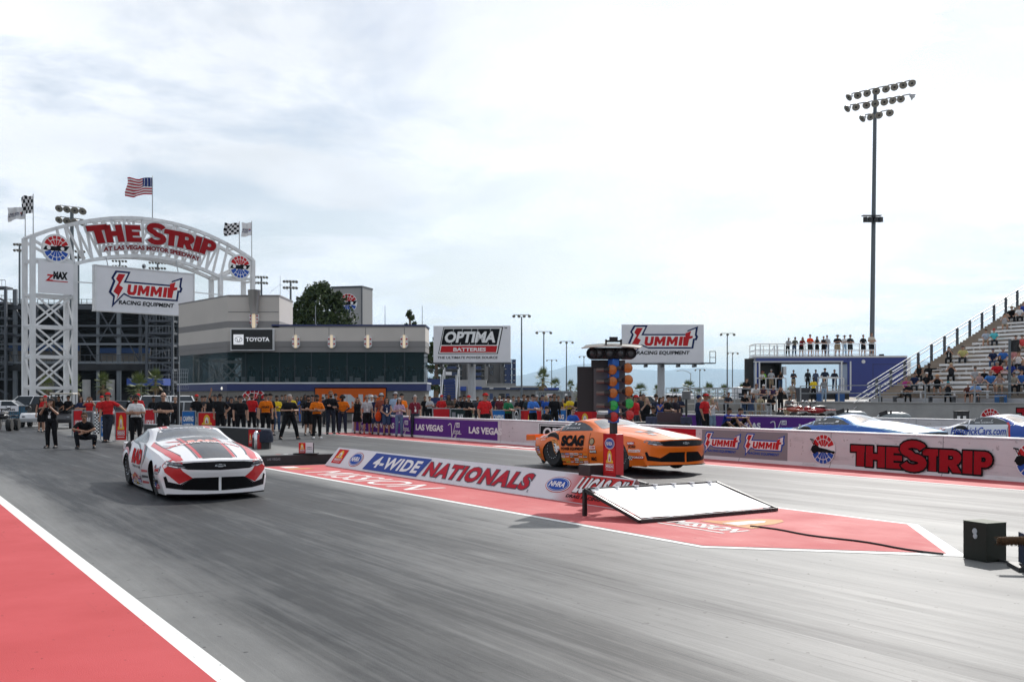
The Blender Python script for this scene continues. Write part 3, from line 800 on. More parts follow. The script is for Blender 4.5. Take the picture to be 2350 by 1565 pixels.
 # small panel on the left leg
 m = MB(); m.box(P(TW / 2 + 0.05, -0.26, 11.2), (2.75, 0.16, 2.5), m_signW, rz=math.atan2(d.y, d.x)); pn = m.build('sign_panel', t)
 g = G2(); g.text("MAX", 0.62, 0.32, 1.15, 0.62, inkK, 1, 0.07, 0.05); g.text("Z", 0.0, 0.12, 0.62, 0.55, inkR, 1, 0.05, 0.2); g.rect(0.2, 0.12, 1.6, 0.07, inkR, 2, 0.0)
 g.build('sign_art', FM(P(0.85, -0.345, 10.8), d), pn, step=0.006)
 # large hanging billboard
 m = MB(); c = P(9.0, -0.85, 10.6); Lx, Hz = 8.75, 3.65
 ang = math.atan2(d.y, d.x)
 m.box(c, (Lx, 0.5, Hz), m_signW, rz=ang); pn = m.build('billboard', t, bevel=0.03)
 e = MB()
 for s in (-1, 1): e.box(c + d * (s * (Lx / 2 + 0.02)) + fr * 0.02, (0.1, 0.6, Hz + 0.1), m_steelW, rz=ang)
 e.box(c + Vector((0, 0, Hz / 2 + 0.03)) + fr * 0.02, (Lx + 0.2, 0.6, 0.09), m_steelW, rz=ang); e.box(c - Vector((0, 0, Hz / 2 + 0.03)) + fr * 0.02, (Lx + 0.2, 0.6, 0.09), m_steelW, rz=ang)
 e.build('billboard_frame', pn)
 g = G2(); g.put(A_SUM, 0, 0, 3.28, 3.15); g.build('billboard_art', FM(c + fr * 0.265 - d * 3.25 - Vector((0, 0, 1.60)), d), pn, step=0.008)
 for a in (5.9, 12.2): part('hanger', lambda m: m.bar(P(a, -0.6, 12.4), P(a, -0.2, zi(a)), 0.06, 0.06, m_galv))
 part('hanger', lambda m: m.bar(P(TW, -0.6, 11.0), P(4.9, -0.75, 11.0), 0.09, 0.09, m_steelW)); part('hanger', lambda m: m.bar(P(13.1, -0.75, 10.9), P(SP - TW, -0.3, 10.9), 0.09, 0.09, m_steelW))
 m = MB(); pc = P(8.9, -0.85, 12.6)
 m.ell(pc + Vector((0, 0, 0.15)), (0.18, 0.18, 0.2), m_galv); m.tube(pc - Vector((0, 0, 0.2)), pc, 0.05, 0.05, m_galv); m.ell(pc + Vector((0.02, -0.14, 0.12)), (0.09, 0.06, 0.09), m_dark); m.build('camera', t)
 # flag poles
 return t, P, zo
GATE, GP, GZO = gateway()
def cloth(nx, nz, L, H, amp, seed, Mx, m, name, parent=None, droop=0.15):
 """waving flag flying to -x from its pole at x=0"""
 r = random.Random(seed); vs = []; fs = []; p1, p2 = r.uniform(0, 6), r.uniform(0, 6)
 for j in range(nz + 1):
  for i in range(nx + 1):
   f = i / nx; q = j / nz
   x = -L * f * (0.94 + 0.05 * math.sin(5 * q + p1)); z = H * q - droop * H * f * f * (1.3 - q) + 0.06 * H * math.sin(7 * f + p2) * f
   y = amp * f * math.sin(8.5 * f + 2.2 * q + p1) + 0.4 * amp * f * math.sin(17 * f - 3 * q + p2)
   vs.append(Mx @ Vector((x, y, z)))
 for j in range(nz):
  for i in range(nx): a = j * (nx + 1) + i; fs.append((a, a + 1, a + nx + 2, a + nx + 1))
 return vs, fs
def flag(loc, h, L, H, kind, label, seed, zbase=0.0):
 t = thing('flag_pole', label, 'flag', loc)
 p = MB(); p.tube((0, 0, 0), (0, 0, h), 0.045, 0.03, m_galv, 8); p.ell((0, 0, h + 0.03), (0.05, 0.05, 0.05), m_chrome); p.build('pole', t)
 if kind == 'us': nx, nz = 30, 26
 elif kind == 'chk': nx, nz = 24, 20
 else: nx, nz = 20, 14
 vs, fs = cloth(nx, nz, L, H, 0.16 * L, seed, Matrix.Translation((-0.03, 0, h - H - 0.08)), None, 'flag')
 m = MB(); o = len(m.v); m.v = [tuple(v) for v in vs]
 fw = cm((0.75, 0.75, 0.76), 'ink'); fr_ = cm((0.45, 0.03, 0.05), 'ink'); fb = cm((0.03, 0.045, 0.17), 'ink')
 for j in range(nz):
  for i in range(nx):
   if kind == 'us':
    st = j // 2
    k = fr_ if st % 2 == 0 else fw
    if i < 12 and j >= 12:
     k = fb
     if i % 2 == 1 and j % 2 == (1 if (i // 2) % 2 else 0) and 0 < i < 12: k = fw if (i + j) % 2 else fb
   elif kind == 'chk': k = inkK if ((i // 4) + (j // 4)) % 2 else fw
   else: k = fw
   a = fs[j * nx + i]; m.f.append(a); m.m.append(m.mi(k))
 f = m.build('flag_cloth', t, smooth=True)
 if kind == 'lv':
  g = G2(); g.text("LAS VEGAS", -0.95 * L, H * 0.42, 0.62 * L, 0.16 * H, inkN, 0, 0.03); g.text("MOTOR SPEEDWAY", -0.95 * L, H * 0.28, 0.62 * L, 0.10 * H, inkN, 0, 0.02)
  g.put(A_STR, -0.17 * L, H * 0.42, 0.13 * L)
  def mp(a, b, l):
   ff = min(1, max(0, -a / L)); q = b / H; r = random.Random(seed); p1, p2 = r.uniform(0, 6), r.uniform(0, 6)
   x = a * (0.94 + 0.05 * math.sin(5 * q + p1)); z = H * q - 0.15 * H * ff * ff * (1.3 - q) + 0.06 * H * math.sin(7 * ff + p2) * ff
   y = 0.16 * L * ff * math.sin(8.5 * ff + 2.2 * q + p1) + 0.064 * L * ff * math.sin(17 * ff - 3 * q + p2)
   return Vector((x - 0.03, y - 0.02 - l, z + h - H - 0.08))
  g.build('flag_lettering', Matrix(), f, mapf=mp, step=0.004)
 return t
ga = GATE.location
flag(ga + GP(10.1, 0, GZO(10.1) + 0.15), 3.55, 2.25, 1.45, 'us', 'american flag with red stripes flying above the crown of the white arch', 4)
flag(ga + GP(0.05, 0, GZO(0) + 0.1), 3.2, 0.95, 1.35, 'chk', 'black and white checkered flag above the left leg of the arch', 11)
flag(ga + GP(0.05, 1.6, GZO(0) + 0.1), 2.5, 1.4, 0.95, 'lv', 'white lettered flag at the far left of the arch', 21)
flag(ga + GP(18.6, 0, GZO(18.6) + 0.1), 2.6, 1.45, 1.05, 'chk', 'black and white checkered flag above the right end of the arch', 31)
flag(ga + GP(19.9, 0, GZO(19.9) + 0.1), 3.4, 0.95, 1.2, 'lv', 'white lettered flag at the right end of the arch', 41)
# ================================================================ the two storey control tower building
def tower_building():
 Y0 = 75.0
 t = thing('race_tower', 'grey two storey building with a long band of dark windows and an electronic sign', 'building', (0, Y0, 0))
 X = lambda px, Y=Y0: (px - 1175) / FPX * Y
 Z = lambda py, Y=Y0: zat(py, Y)
 m_w = mat('light_grey_stucco', (0.58, 0.54, 0.495), 0.85, noise=0.05, nscale=0.5); m_w2 = mat('mid_grey_stucco', (0.255, 0.245, 0.24), 0.85, noise=0.05, nscale=0.5)
 m_blk, N, L, p = nodemat('concrete_block'); b = NB(m_blk); o = b.obj()
 br = N.new('ShaderNodeTexBrick'); mpn = b.mapv(o, (1, 1, 1)); sx, sy, sz = b.sep(o)[:3]
 cb = N.new('ShaderNodeCombineXYZ'); L.new(b.math('ADD', sx, sy), cb.inputs[0]); L.new(sz, cb.inputs[1]); L.new(cb.outputs[0], br.inputs[0])
 br.inputs['Color1'].default_value = (0.20, 0.185, 0.165, 1); br.inputs['Color2'].default_value = (0.235, 0.22, 0.20, 1); br.inputs['Mortar'].default_value = (0.15, 0.14, 0.13, 1)
 br.inputs['Scale'].default_value = 1.0; br.inputs['Brick Width'].default_value = 0.4; br.inputs['Row Height'].default_value = 0.2; br.inputs['Mortar Size'].default_value = 0.008
 L.new(br.outputs[0], p.inputs['Base Color']); p.inputs['Roughness'].default_value = 0.9
 m_blue = mat('blue_trim_paint', (0.018, 0.03, 0.13), 0.45)
 m_gl, N, L, p = nodemat('dark_window_glass')
 p.inputs['Base Color'].default_value = (0.010, 0.034, 0.040, 1); p.inputs['Roughness'].default_value = 0.03; p.inputs['Specular IOR Level'].default_value = 0.12
 bb = NB(m_gl); oo = bb.obj(); nn = bb.noise(oo, 0.35, 3); L.new(bb.bump(nn, 0.015, 0.3), p.inputs['Normal'])
 xl, xc, xr = X(410, 82), X(522), X(976)
 yl = 82.0 - Y0
 depth = 14.0
 zw0, zw1 = Z(879), Z(808)           # window band
 zr1, zr2 = Z(745), Z(677)           # low roof, high roof
 xt = X(641)                         # right end of the tall block
 def extr(nm, poly, z0, z1, m):
  o = MB(); n = len(poly)
  o.add([(x, y, z0) for x, y in poly] + [(x, y, z1) for x, y in poly], [(i, (i + 1) % n, n + (i + 1) % n, n + i) for i in range(n)] + [tuple(reversed(range(n))), tuple(range(n, 2 * n))], m)
  return o.build(nm, t)
 def off(d): return [(xl - d, yl), (xc, -d), (xr + d, -d), (xr + d, 3.4 + d), (xc, depth - 4 + d), (xl - d, depth + d)]
 P0 = off(0)
 extr('block_wall', off(0.0), 0, zw0 - 0.55, m_blk)
 extr('blue_band', off(0.12), zw0 - 0.55, zw0 - 0.05, m_blue)
 extr('window_sill', off(0.16), zw0 - 0.05, zw0 + 0.05, m_steelW)
 gl = extr('window_band', off(-0.10), zw0 + 0.05, zw1, m_gl)
 p.inputs['Alpha'].default_value = 0.72
 r = random.Random(6); o = MB(); q = MB()
 for i in range(26):
  px = 535 + 425 * (i + r.random() * .8) / 26; x = X(px); h = r.uniform(.25, .5)
  o.box((x, 0.5 + r.random(), zw0 + .05 + h / 2), (r.uniform(.2, .45), .1, h), m_signW if i % 3 else m_dark)
  q.caps((x + .5, 1.6, zw0 + .4), (x + .5, 1.6, zw0 + .8), .22, .2, m_dark, 8); q.ell((x + .5, 1.6, zw0 + 1.15), (.11, .11, .14), m_bark, n=8, k=6)
 o.build('reflection_boxes', gl); q.build('reflection_figures', gl)  # shapes added behind the glass in place of the reflected crowd
 for z_ in (1.0,):
  o = MB(); o.box(((xc + xr) / 2, 1.1, zw0 + .05), (xr - xc - .3, 1.2, .08), m_conc); o.box(((xc + xr) / 2, 3.0, (zw0 + zw1) / 2), (xr - xc - .6, .1, zw1 - zw0), m_w2); o.build('interior', gl)
 # mullions
 fr = MB()
 for px in (563, 602, 641, 676, 714, 755, 796, 839, 883, 928): fr.box((X(px), 0.085, (zw0 + zw1) / 2 + 0.02), (0.04, 0.05, zw1 - zw0 - 0.06), m_frame)
 fr.build('window_frame', gl)
 # things on the inner sill behind the glass are reflections in the photograph; corner pier
 zb0 = zw1
 zs = [zb0, Z(795), Z(783), Z(752), zr1 - 0.1]
 tall = [(xl, yl), (xc, 0), (xt, 0), (xt, 4.6), (xc, 9), (xl, depth - 1)]
 low = [(xt - 0.5, 0), (xr, 0), (xr, 3.4), (xt - 0.5, 8)]
 def grow(p, d):
  cx = sum(a for a, b in p) / len(p); cy = sum(b for a, b in p) / len(p)
  return [(a + (d if a > cx else -d), b + (d if b > cy else -d)) for a, b in p]
 def ex2(nm, z0, z1, m, d=0.0): return extr(nm, grow(tall, d), z0, z1, m)
 extr('wall_band', off(0.004), zs[0], Z(796) - 0.02, m_w2); extr('wall_band', off(0.004), Z(796) + 0.02, zs[2], m_w2); extr('wall_core', off(-0.03), zs[0] + 0.02, zr1 - 0.2, m_w2)
 extr('upper_wall', off(0.0), zs[2], zs[3], m_w)
 extr('parapet_band', grow(low, 0.004), zs[3], zs[4], m_w2); extr('parapet_cap', grow(low, 0.05), zs[4], zr1, m_blue)
 ex2('tall_band', zs[3], Z(737), m_w2, 0.004); ex2('tall_wall', Z(737), zr2 - 0.12, m_w, 0.0); ex2('tall_cap', zr2 - 0.12, zr2, m_w2, 0.03)
 # panel joints
 j = MB(); jc = mat('joint_grey', (0.16, 0.16, 0.16), 0.9)
 for px in (676, 755, 839, 928): j.box((X(px), -0.013, (zs[2] + zs[3]) / 2), (0.03, 0.02, zs[3] - zs[2]), jc)
 for z in (Z(716),): j.box(((xc + xt) / 2, -0.012, z), (xt - xc - 0.1, 0.02, 0.035), jc)
 j.build('panel_joint', t)
 m_lamp = mat('lit_lamp_strip', (0.9, 0.75, 0.55), 0.4, emit=(1.0, 0.78, 0.5, 0.3)); m_red = cm((0.42, 0.03, 0.03), 'plastic')
 for px in (680, 762, 845, 928):
  o = MB(); c = Vector((X(px), -0.02, Z(784)))
  prof = [(-0.26, -0.32), (-0.12, -0.46), (0.12, -0.46), (0.26, -0.32), (0.26, 0.32), (0.12, 0.46), (-0.12, 0.46), (-0.26, 0.32)]
  o.prism([(x * 1.05, z * 0.98) for x, z in prof], 0.18, m_steelW, Matrix.Translation(c + Vector((0, -0.18, 0))))
  w = o.build('wall_lamp', t)
  o = MB(); o.box(c + Vector((0, -0.22, 0)), (0.16, 0.07, 0.92), m_lamp); o.build('lamp_strip', w)
  o = MB()
  for sx in (-0.19, 0.19):
   for sz in (-0.17, 0.17): o.ell(c + Vector((sx, -0.19, sz)), (0.065, 0.06, 0.065), m_red, n=8, k=6)
  o.build('red_lens', w)
 # tall ornamental light with a flared metal cup
 c = Vector((X(586), -0.35, 0))
 o = MB(); o.lathe([(0.16, Z(722)), (0.28, Z(722) + 0.02), (0.45, Z(668)), (0.47, Z(667)), (0.40, Z(667) - 0.1)], mat('brushed_metal', (0.42, 0.41, 0.40), 0.35, metal=0.8), Matrix.Translation(c), 24); cup = o.build('ornament_light', t, smooth=True)
 o = MB(); o.prism([(-0.33, Z(722)), (0.33, Z(722)), (0.33, Z(735)), (0.12, Z(753)), (-0.12, Z(753)), (-0.33, Z(735))], 0.18, m_steelW, Matrix.Translation(c + Vector((0, -0.09, 0)))); o.build('ornament_bracket', cup)
 o = MB(); o.box(c + Vector((0, -0.13, (Z(722) + Z(753)) / 2)), (0.2, 0.08, 1.0), m_lamp); o.build('lamp_strip', cup)
 o = MB()
 for sx in (-0.24, 0.24):
  for k in range(3): o.ell(c + Vector((sx, -0.12, Z(726) - k * 0.24)), (0.055, 0.05, 0.06), m_red, n=8, k=6)
 o.build('red_lens', cup)
 # electronic sign
 o = MB(); sx0, sx1, sz0, sz1 = X(533), X(631), Z(805), Z(755)
 o.box(((sx0 + sx1) / 2, -0.26, (sz0 + sz1) / 2), (sx1 - sx0, 0.4, sz1 - sz0), m_steelW); sg = o.build('electronic_sign', t)
 o = MB(); o.box(((sx0 + sx1) / 2, -0.475, (sz0 + sz1) / 2), (sx1 - sx0 - 0.14, 0.03, sz1 - sz0 - 0.14), mat('screen_black', (0.004, 0.004, 0.005), 0.3)); sc = o.build('screen', sg)
 wl = mat('screen_white', (0.6, 0.6, 0.6), 0.5, emit=(0.9, 0.93, 1.0, 0.45))
 g = G2(); g.rect(0.0, 0.0, 0.72, 0.72, wl, 1)
 for rx, ry, cx, cy in ((0.27, 0.18, 0.36, 0.36), (0.10, 0.17, 0.36, 0.36), (0.20, 0.08, 0.36, 0.46)):
  g.ell(cx, cy, rx, ry, inkK, 2 if rx > 0.2 else 4); g.ell(cx, cy, rx - 0.03, ry - 0.03, wl, 3 if rx > 0.2 else 5)
 g.text("TOYOTA", 0.88, 0.22, 1.68, 0.30, wl, 1, 0.02)
 g.build('screen_text', FM((sx0 + 0.22, -0.495, (sz0 + sz1) / 2 - 0.36), (1, 0, 0)), sc, step=0.005)
 # orange wall sign and the painted badge
 o = MB(); a, b_, c_, d_ = X(722), X(888), Z(928), Z(889)
 z0o = Z(948); o.box(((a + b_) / 2, -0.07, (z0o + d_) / 2), (b_ - a, 0.1, d_ - z0o), m_dark); ps = o.build('wall_sign', t)
 g = G2(); g.rect(0.07, 0.07, b_ - a - 0.14, d_ - z0o - 0.14, cm((0.60, 0.115, 0.02), 'ink'), 1); g.text("LUNA", 0.55, 0.35, 4.1, 1.0, cm((0.5, 0.53, 0.56), 'ink'), 2, 0.06)
 g.build('wall_sign_art', FM((a, -0.122, z0o), (1, 0, 0)), ps, step=0.006)
 g = G2(); g.put(A_STR, 0, 0, 0.98); g.build('wall_badge', FM((X(583), -0.015, Z(922)), (1, 0, 0)), t, step=0.006)
 m_fl = mat('lit_flood_lamp', (0.9, 0.88, 0.8), 0.4, emit=(1, 0.95, 0.85, 0.6))
 for px, py in ((410, 892), (456, 893), (508, 892)):
  o = MB(); c = Vector((X(px), -0.2 if px > 430 else 6.0, Z(py)));
  if px < 522: c.y = yl * (522 - px) / (522 - 410) - 0.25
  o.box(c + Vector((0.1, 0.1, 0)), (0.22, 0.3, 0.2), m_blue); f = o.build('flood_lamp', t)
  o = MB(); o.ell(c + Vector((-0.08, -0.05, 0.03)), (0.13, 0.13, 0.13), m_fl, n=8, k=6); o.build('flood_bulb', f)
 for px in (700, 868, 958):
  o = MB(); o.tube((X(px), 4, zr1), (X(px), 4, zr1 + 1.2 + (px % 3) * 0.5), 0.03, 0.02, m_galv, 6); o.build('antenna', t)
 return t
tower_building()
# ================================================================ the speedway grandstand far behind the arch
def speedway_stand():
 Y0 = 150.0
 t = thing('speedway_grandstand', 'huge dark steel grandstand seen from behind beyond the white arch', 'grandstand', (0, Y0, 0))
 X = lambda px, Y=Y0: (px - 1175) / FPX * Y
 Z = lambda py, Y=Y0: zat(py, Y)
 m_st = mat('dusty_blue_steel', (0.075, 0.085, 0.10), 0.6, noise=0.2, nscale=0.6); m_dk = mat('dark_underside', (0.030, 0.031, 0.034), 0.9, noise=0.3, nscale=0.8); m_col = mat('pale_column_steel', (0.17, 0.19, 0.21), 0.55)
 m_blueb = mat('blue_band_paint', (0.03, 0.08, 0.22), 0.6); m_tan = mat('tan_block', (0.20, 0.18, 0.155), 0.9)
 # raked deck seen from behind: steps
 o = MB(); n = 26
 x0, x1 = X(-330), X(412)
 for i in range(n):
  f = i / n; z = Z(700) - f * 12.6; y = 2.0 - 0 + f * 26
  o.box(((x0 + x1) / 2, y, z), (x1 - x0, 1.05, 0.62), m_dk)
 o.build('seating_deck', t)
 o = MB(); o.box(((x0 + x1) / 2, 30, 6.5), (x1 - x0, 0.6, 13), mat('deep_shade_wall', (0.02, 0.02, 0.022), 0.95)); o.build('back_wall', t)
 cols = [-310, -250, -190, -120, -50, -8, 35, 84, 130, 172, 225, 273, 322, 356, 385, 409]
 for px in cols:
  o = MB(); o.bar((X(px), 0, 0), (X(px), 0, Z(706 if px > 60 else 664)), 0.55 if px in (172, 273, 35) else 0.36, 0.4, m_col if px in (172, 273, 225, 35) else m_st); o.build('column', t)
 for py, w, m in ((706, 0.6, m_st), (748, 0.3, m_st), (770, 0.35, m_st), (790, 0.3, m_col), (832, 0.35, m_col), (843, 0.9, m_dk)):
  o = MB(); o.box(((x0 + x1) / 2, -0.35, Z(py)), (x1 - x0, 0.25, w), m); o.build('beam', t)
 k = 0
 for a, b_ in zip(cols[:-1], cols[1:]):
  for p0, p1 in ((706, 790), (790, 706)) if k % 2 == 0 else ((748, 832),):
   o = MB(); o.bar((X(a), -0.1, Z(p0)), (X(b_), -0.1, Z(p1)), 0.16, 0.16, m_st); o.build('brace', t)
  k += 1
 o = MB(); o.box(((X(195) + X(335)) / 2, 4.0, Z(815)), (X(322) - X(205), 0.4, 2.4), m_tan); o.build('concourse_wall', t)
 o = MB(); o.box(((X(195) + X(335)) / 2, 3.7, Z(802)), (X(322) - X(205), 0.3, 0.75), m_blueb); o.build('concourse_stripe', t)
 o = MB(); o.box((X(75), 4.0, Z(810)), (X(160) - X(-5), 0.4, 2.6), m_tan); o.build('concourse_wall', t)
 o = MB(); o.box((X(75), 3.7, Z(796)), (X(160) - X(-5), 0.3, 0.8), m_blueb); o.build('concourse_stripe', t)
 o = MB()
 for i in range(60): o.tube((x0 + (x1 - x0) * i / 59, 0.2, Z(704)), (x0 + (x1 - x0) * i / 59, 0.2, Z(686)), 0.045, 0.045, m_st, 5)
 for z in (687, 694): o.box(((x0 + x1) / 2, 0.2, Z(z)), (x1 - x0, 0.06, 0.07), m_st)
 for i in range(60): o.tube((x0 + (x1 - x0) * i / 59, -0.5, Z(832)), (x0 + (x1 - x0) * i / 59, -0.5, Z(815)), 0.04, 0.04, m_st, 5)
 o.box(((x0 + x1) / 2, -0.5, Z(815)), (x1 - x0, 0.06, 0.08), m_st)
 o.build('railing', t)
 # stair tower at the far left and at the right end
 for a, b_, top in ((-30, 34, 664), (352, 410, 712)):
  o = MB()
  lv = [top + (905 - top) * i / 7 for i in range(8)]
  for q, (p0, p1) in enumerate(zip(lv[:-1], lv[1:])):
   o.box(((X(a) + X(b_)) / 2, -1.6, Z(p0)), (X(b_) - X(a), 2.2, 0.3), m_st)
   o.bar((X(a), -1.9, Z(p1 if q % 2 else p0)), (X(b_), -1.9, Z(p0 if q % 2 else p1)), 0.5, 0.22, m_st)
   o.bar((X(a), -2.8, Z(p0) + 1.0), (X(b_), -2.8, Z(p0) + 1.0), 0.08, 0.08, m_col)
   for i in range(9): o.tube((X(a) + (X(b_) - X(a)) * i / 8, -2.8, Z(p0)), (X(a) + (X(b_) - X(a)) * i / 8, -2.8, Z(p0) + 1.0), 0.03, 0.03, m_col, 5)
  for px in (a, b_): o.bar((X(px), -2.7, 0), (X(px), -2.7, Z(top - 2)), 0.34, 0.34, m_st)
  o.build('stair_tower', t)
 for px in (218, 272):
  o = MB(); o.tube((X(px), -3, 0), (X(px), -3, Z(872)), 0.55, 0.55, m_conc, 16); o.build('round_pier', t)
 o = MB(); o.box((X(90), 2, Z(862)), (X(108) - X(70), 0.5, 5.0), m_tan); o.build('booth', t)
 o = MB(); o.box((X(375), -6, Z(878)), (X(418) - X(338), 3, 0.95), mat('blue_awning', (0.02, 0.06, 0.30), 0.6)); o.build('awning', t)
 return t
speedway_stand()
# ================================================================ billboards on posts
def billboard(px0, px1, py0, py1, Y, pole_px, label, art, yaw=0.0, catwalk=False):
 t = thing('billboard', label, 'billboard', at((px0 + px1) / 2, Y, 0), yaw)
 w = (px1 - px0) / FPX * Y; z0, z1 = zat(py1, Y), zat(py0, Y)
 o = MB(); o.box((0, 0, (z0 + z1) / 2), (w, 0.6, z1 - z0), m_signW); pn = o.build('panel', t, bevel=0.02)
 o = MB(); dx = (pole_px - (px0 + px1) / 2) / FPX * Y
 o.tube((dx, 0.9, 0), (dx, 0.9, z1 - 0.5), 0.37, 0.37, mat('grey_post_paint', (0.40, 0.41, 0.43), 0.5, noise=0.05), 24); o.build('post', t, smooth=True)
 o = MB(); o.box((0, 0.0, z0 - 0.09), (w + 0.1, 0.9, 0.12), m_frame)
 for k in range(5): o.box((-w / 2 + w * (k + 0.5) / 5, 0.5, z0 - 0.28), (0.25, 1.4, 0.26), m_frame)
 o.build('support_beam', t)
 if catwalk:
  o = MB(); x = w / 2
  o.box((x + 0.5, 0.2, z0 - 0.02), (1.4, 1.0, 0.10), m_frame)
  for a in (0.62, 1.2):
   o.bar((x + a, -0.2, z0), (x + a, -0.2, z0 + 1.15), 0.06, 0.06, m_frame)
  for z in (0.55, 1.15): o.bar((x + 0.62, -0.2, z0 + z), (x + 1.2, -0.2, z0 + z), 0.06, 0.06, m_frame)
  o.build('catwalk', t)
 g = art(w, z1 - z0)
 g.build('billboard_art', FM((-w / 2, -0.31, z0), (1, 0, 0)), pn, step=0.008)
 return t
def art_opt(w, h):
 g = G2(); u = w / 177.0                     # photo pixels across the panel
 Q = lambda x, y: ((x - 995) * u, (832 - y) * u)
 def para(x0, x1, y0, y1, m, l, sh=0.2):
  a = Q(x0, y1); b_ = Q(x1, y1); hh = (y1 - y0) * u
  g.poly([a, b_, (b_[0] + sh * hh, b_[1] + hh), (a[0] + sh * hh, a[1] + hh)], m, l)
 para(1006.0, 1143, 751, 812.5, inkN if False else inkK, 1); para(1008, 1141, 752.7, 810.8, inkW, 2); para(1013, 1140.5, 755, 792, inkK, 3)
 para(1010.5, 1139, 794, 809, inkR, 3)
 a = Q(1019, 787); g.text("OPTIMA", a[0], a[1], 118 * u, 26 * u, inkW, 4, 0.045, 0.2)
 a = Q(1040.5, 806.5); g.text("BATTERIES", a[0], a[1], 75 * u, 8.5 * u, inkW, 4, 0.035, 0.1)
 a = Q(1004, 823.5); g.text("THE ULTIMATE POWER SOURCE", a[0], a[1], 138 * u, 5.5 * u, inkK, 1, 0.02, 0.15)
 a = Q(1157, 755); g.text("TM", a[0], a[1], 7 * u, 3.5 * u, inkK, 1, 0.01)
 for x in (1040.5, 1061, 1082, 1096, 1125):
  para(x, x + 0.8, 755, 761, inkW, 5); para(x - 5, x - 4.2, 786.5, 792, inkW, 5)
 return g
def art_sum2(w, h):
 g = G2(); u = w / 187.0
 g.put(A_SUM, 14 * u, 10 * u, 80 * u, 76 * u); return g
billboard(995, 1172, 748, 832, 105, 1081, 'white battery billboard with a black and red slanted panel on one grey post', art_opt, R(-3))
billboard(1427, 1614, 745, 833, 105, 1520, 'white billboard with a red bolt-shaped S, on one grey post right of the signal tree', art_sum2, 0.0, True)
# ================================================================ light poles
def flood_pole(px, Y, py_top, rows, label, name='light_pole', r0=0.25, r1=0.14, lamp=0.3, spread=4.0, tilt=0.0, lean=0.0, group=None, speaker=None, white_l=False, base_px=None):
 """tall pole with rows of round flood lamps; rows = [(dz, [x offsets])]"""
 t = thing(name, label, 'light pole', at(px, Y, 0), 0, group)
 H = zat(py_top, Y)
 o = MB(); o.tube((0, 0, 0), (lean, 0, H), r0, r1, mat('pole_grey_paint', (0.10, 0.12, 0.135), 0.5), 14); o.build('pole', t, smooth=True)
 m_sh = mat('lamp_hood', (0.36, 0.36, 0.35), 0.45); m_glass = mat('lamp_glass', (0.22, 0.21, 0.18), 0.25); m_wh = mat('lamp_hood_pale', (0.55, 0.56, 0.57), 0.4)
 for dz, xs, tl in rows:
  if len(xs) > 1:
   o = MB(); o.bar((lean + xs[0], -0.1, H + dz + xs[0] * tl + lamp * 0.9), (lean + xs[-1], -0.1, H + dz + xs[-1] * tl + lamp * 0.9), 0.07, 0.07, m_frame); o.build('crossarm', t)
  for k, x in enumerate(xs):
   c = Vector((lean + x, -0.28, H + dz + x * tl))
   d = Vector((rnd.uniform(-0.35, 0.25), -1, -0.75)).normalized()
   out = white_l and (k == 0 or (k == len(xs) - 1 and dz < 0 and len(xs) > 5))
   if out: d = Vector((-0.7 if k == 0 else 0.8, -0.2, -0.55)).normalized()
   Mx = (d.to_track_quat('Z', 'Y')).to_matrix().to_4x4(); Mx.translation = c - d * lamp * 0.4
   o = MB(); o.lathe([(lamp * 0.25, -lamp * 0.7), (lamp * 0.42, -lamp * 0.55), (lamp * 0.6, -lamp * 0.1), (lamp * 0.97, lamp * 0.35), (lamp, lamp * 0.5)], m_wh if out else m_sh, Mx, 14)
   l_ = o.build('flood_lamp', t, smooth=True)
   o = MB(); o.lathe([(lamp * 0.9, lamp * 0.505), (lamp * 0.35, lamp * 0.56)], m_glass, Mx, 14); o.lathe([(lamp * 0.3, lamp * 0.57), (lamp * 0.1, lamp * 0.66)], m_dark, Mx, 10); o.build('lamp_lens', l_)
 if speaker:
  z = zat(speaker, Y); o = MB()
  for k in (-1, 0, 1, 2):
   o.box((k * 0.42 - 0.2, -0.35, z), (0.34, 0.4, 0.42), m_dark, rz=0.3 * k)
  o.box((0, -0.1, z + 0.38), (1.6, 0.5, 0.06), m_frame); o.build('speaker', t)
 return t
TL = 0.30
flood_pole(1999, 90, 212, [(0.0, [-2.35, -1.6, -0.8, -0.02, 0.82, 1.55, 2.3, 3.05], TL * 0.75), (-1.05, [-2.5, -1.75, -0.85, -0.1, 0.68, 1.4, 2.1, 3.2], TL * 0.6), (-2.1, [-1.2, -0.5, 0.22, 1.15], TL * 0.7)],
   'tallest grey floodlight pole with three tilted rows of lamps, behind the blue trailer', r0=0.22, r1=0.15, lamp=0.34, lean=0.36, speaker=506, white_l=True)
GP_ = 'thin grey light poles around the car parks'
def slim(px, Y, py, label, n=3, group=GP_, w=1.0):
 return flood_pole(px, Y, py, [(0.05, [(-w + 2 * w * i / (n - 1)) for i in range(n)], 0.0)], label, r0=0.13, r1=0.08, lamp=0.22, group=group)
slim(1197, 135, 727, 'tall thin grey light pole right beside the battery billboard', 4)
slim(1248, 150, 765, 'thin light pole rising behind the tallest palm tree right of the battery billboard')
slim(1300, 175, 787, 'thin light pole between the palms and the signal tree')
slim(1266, 260, 828, 'distant light pole low between two nearer poles left of the signal tree', w=1.2)
slim(1340, 240, 820, 'distant light pole just left of the signal tree hood')
slim(1669, 160, 769, 'taller thin light pole between the racing equipment billboard and the blue trailer')
slim(1681, 210, 812, 'shorter thin light pole just left of the blue trailer')
slim(1606, 230, 850, 'short thin light pole beneath the right corner of the racing equipment billboard')
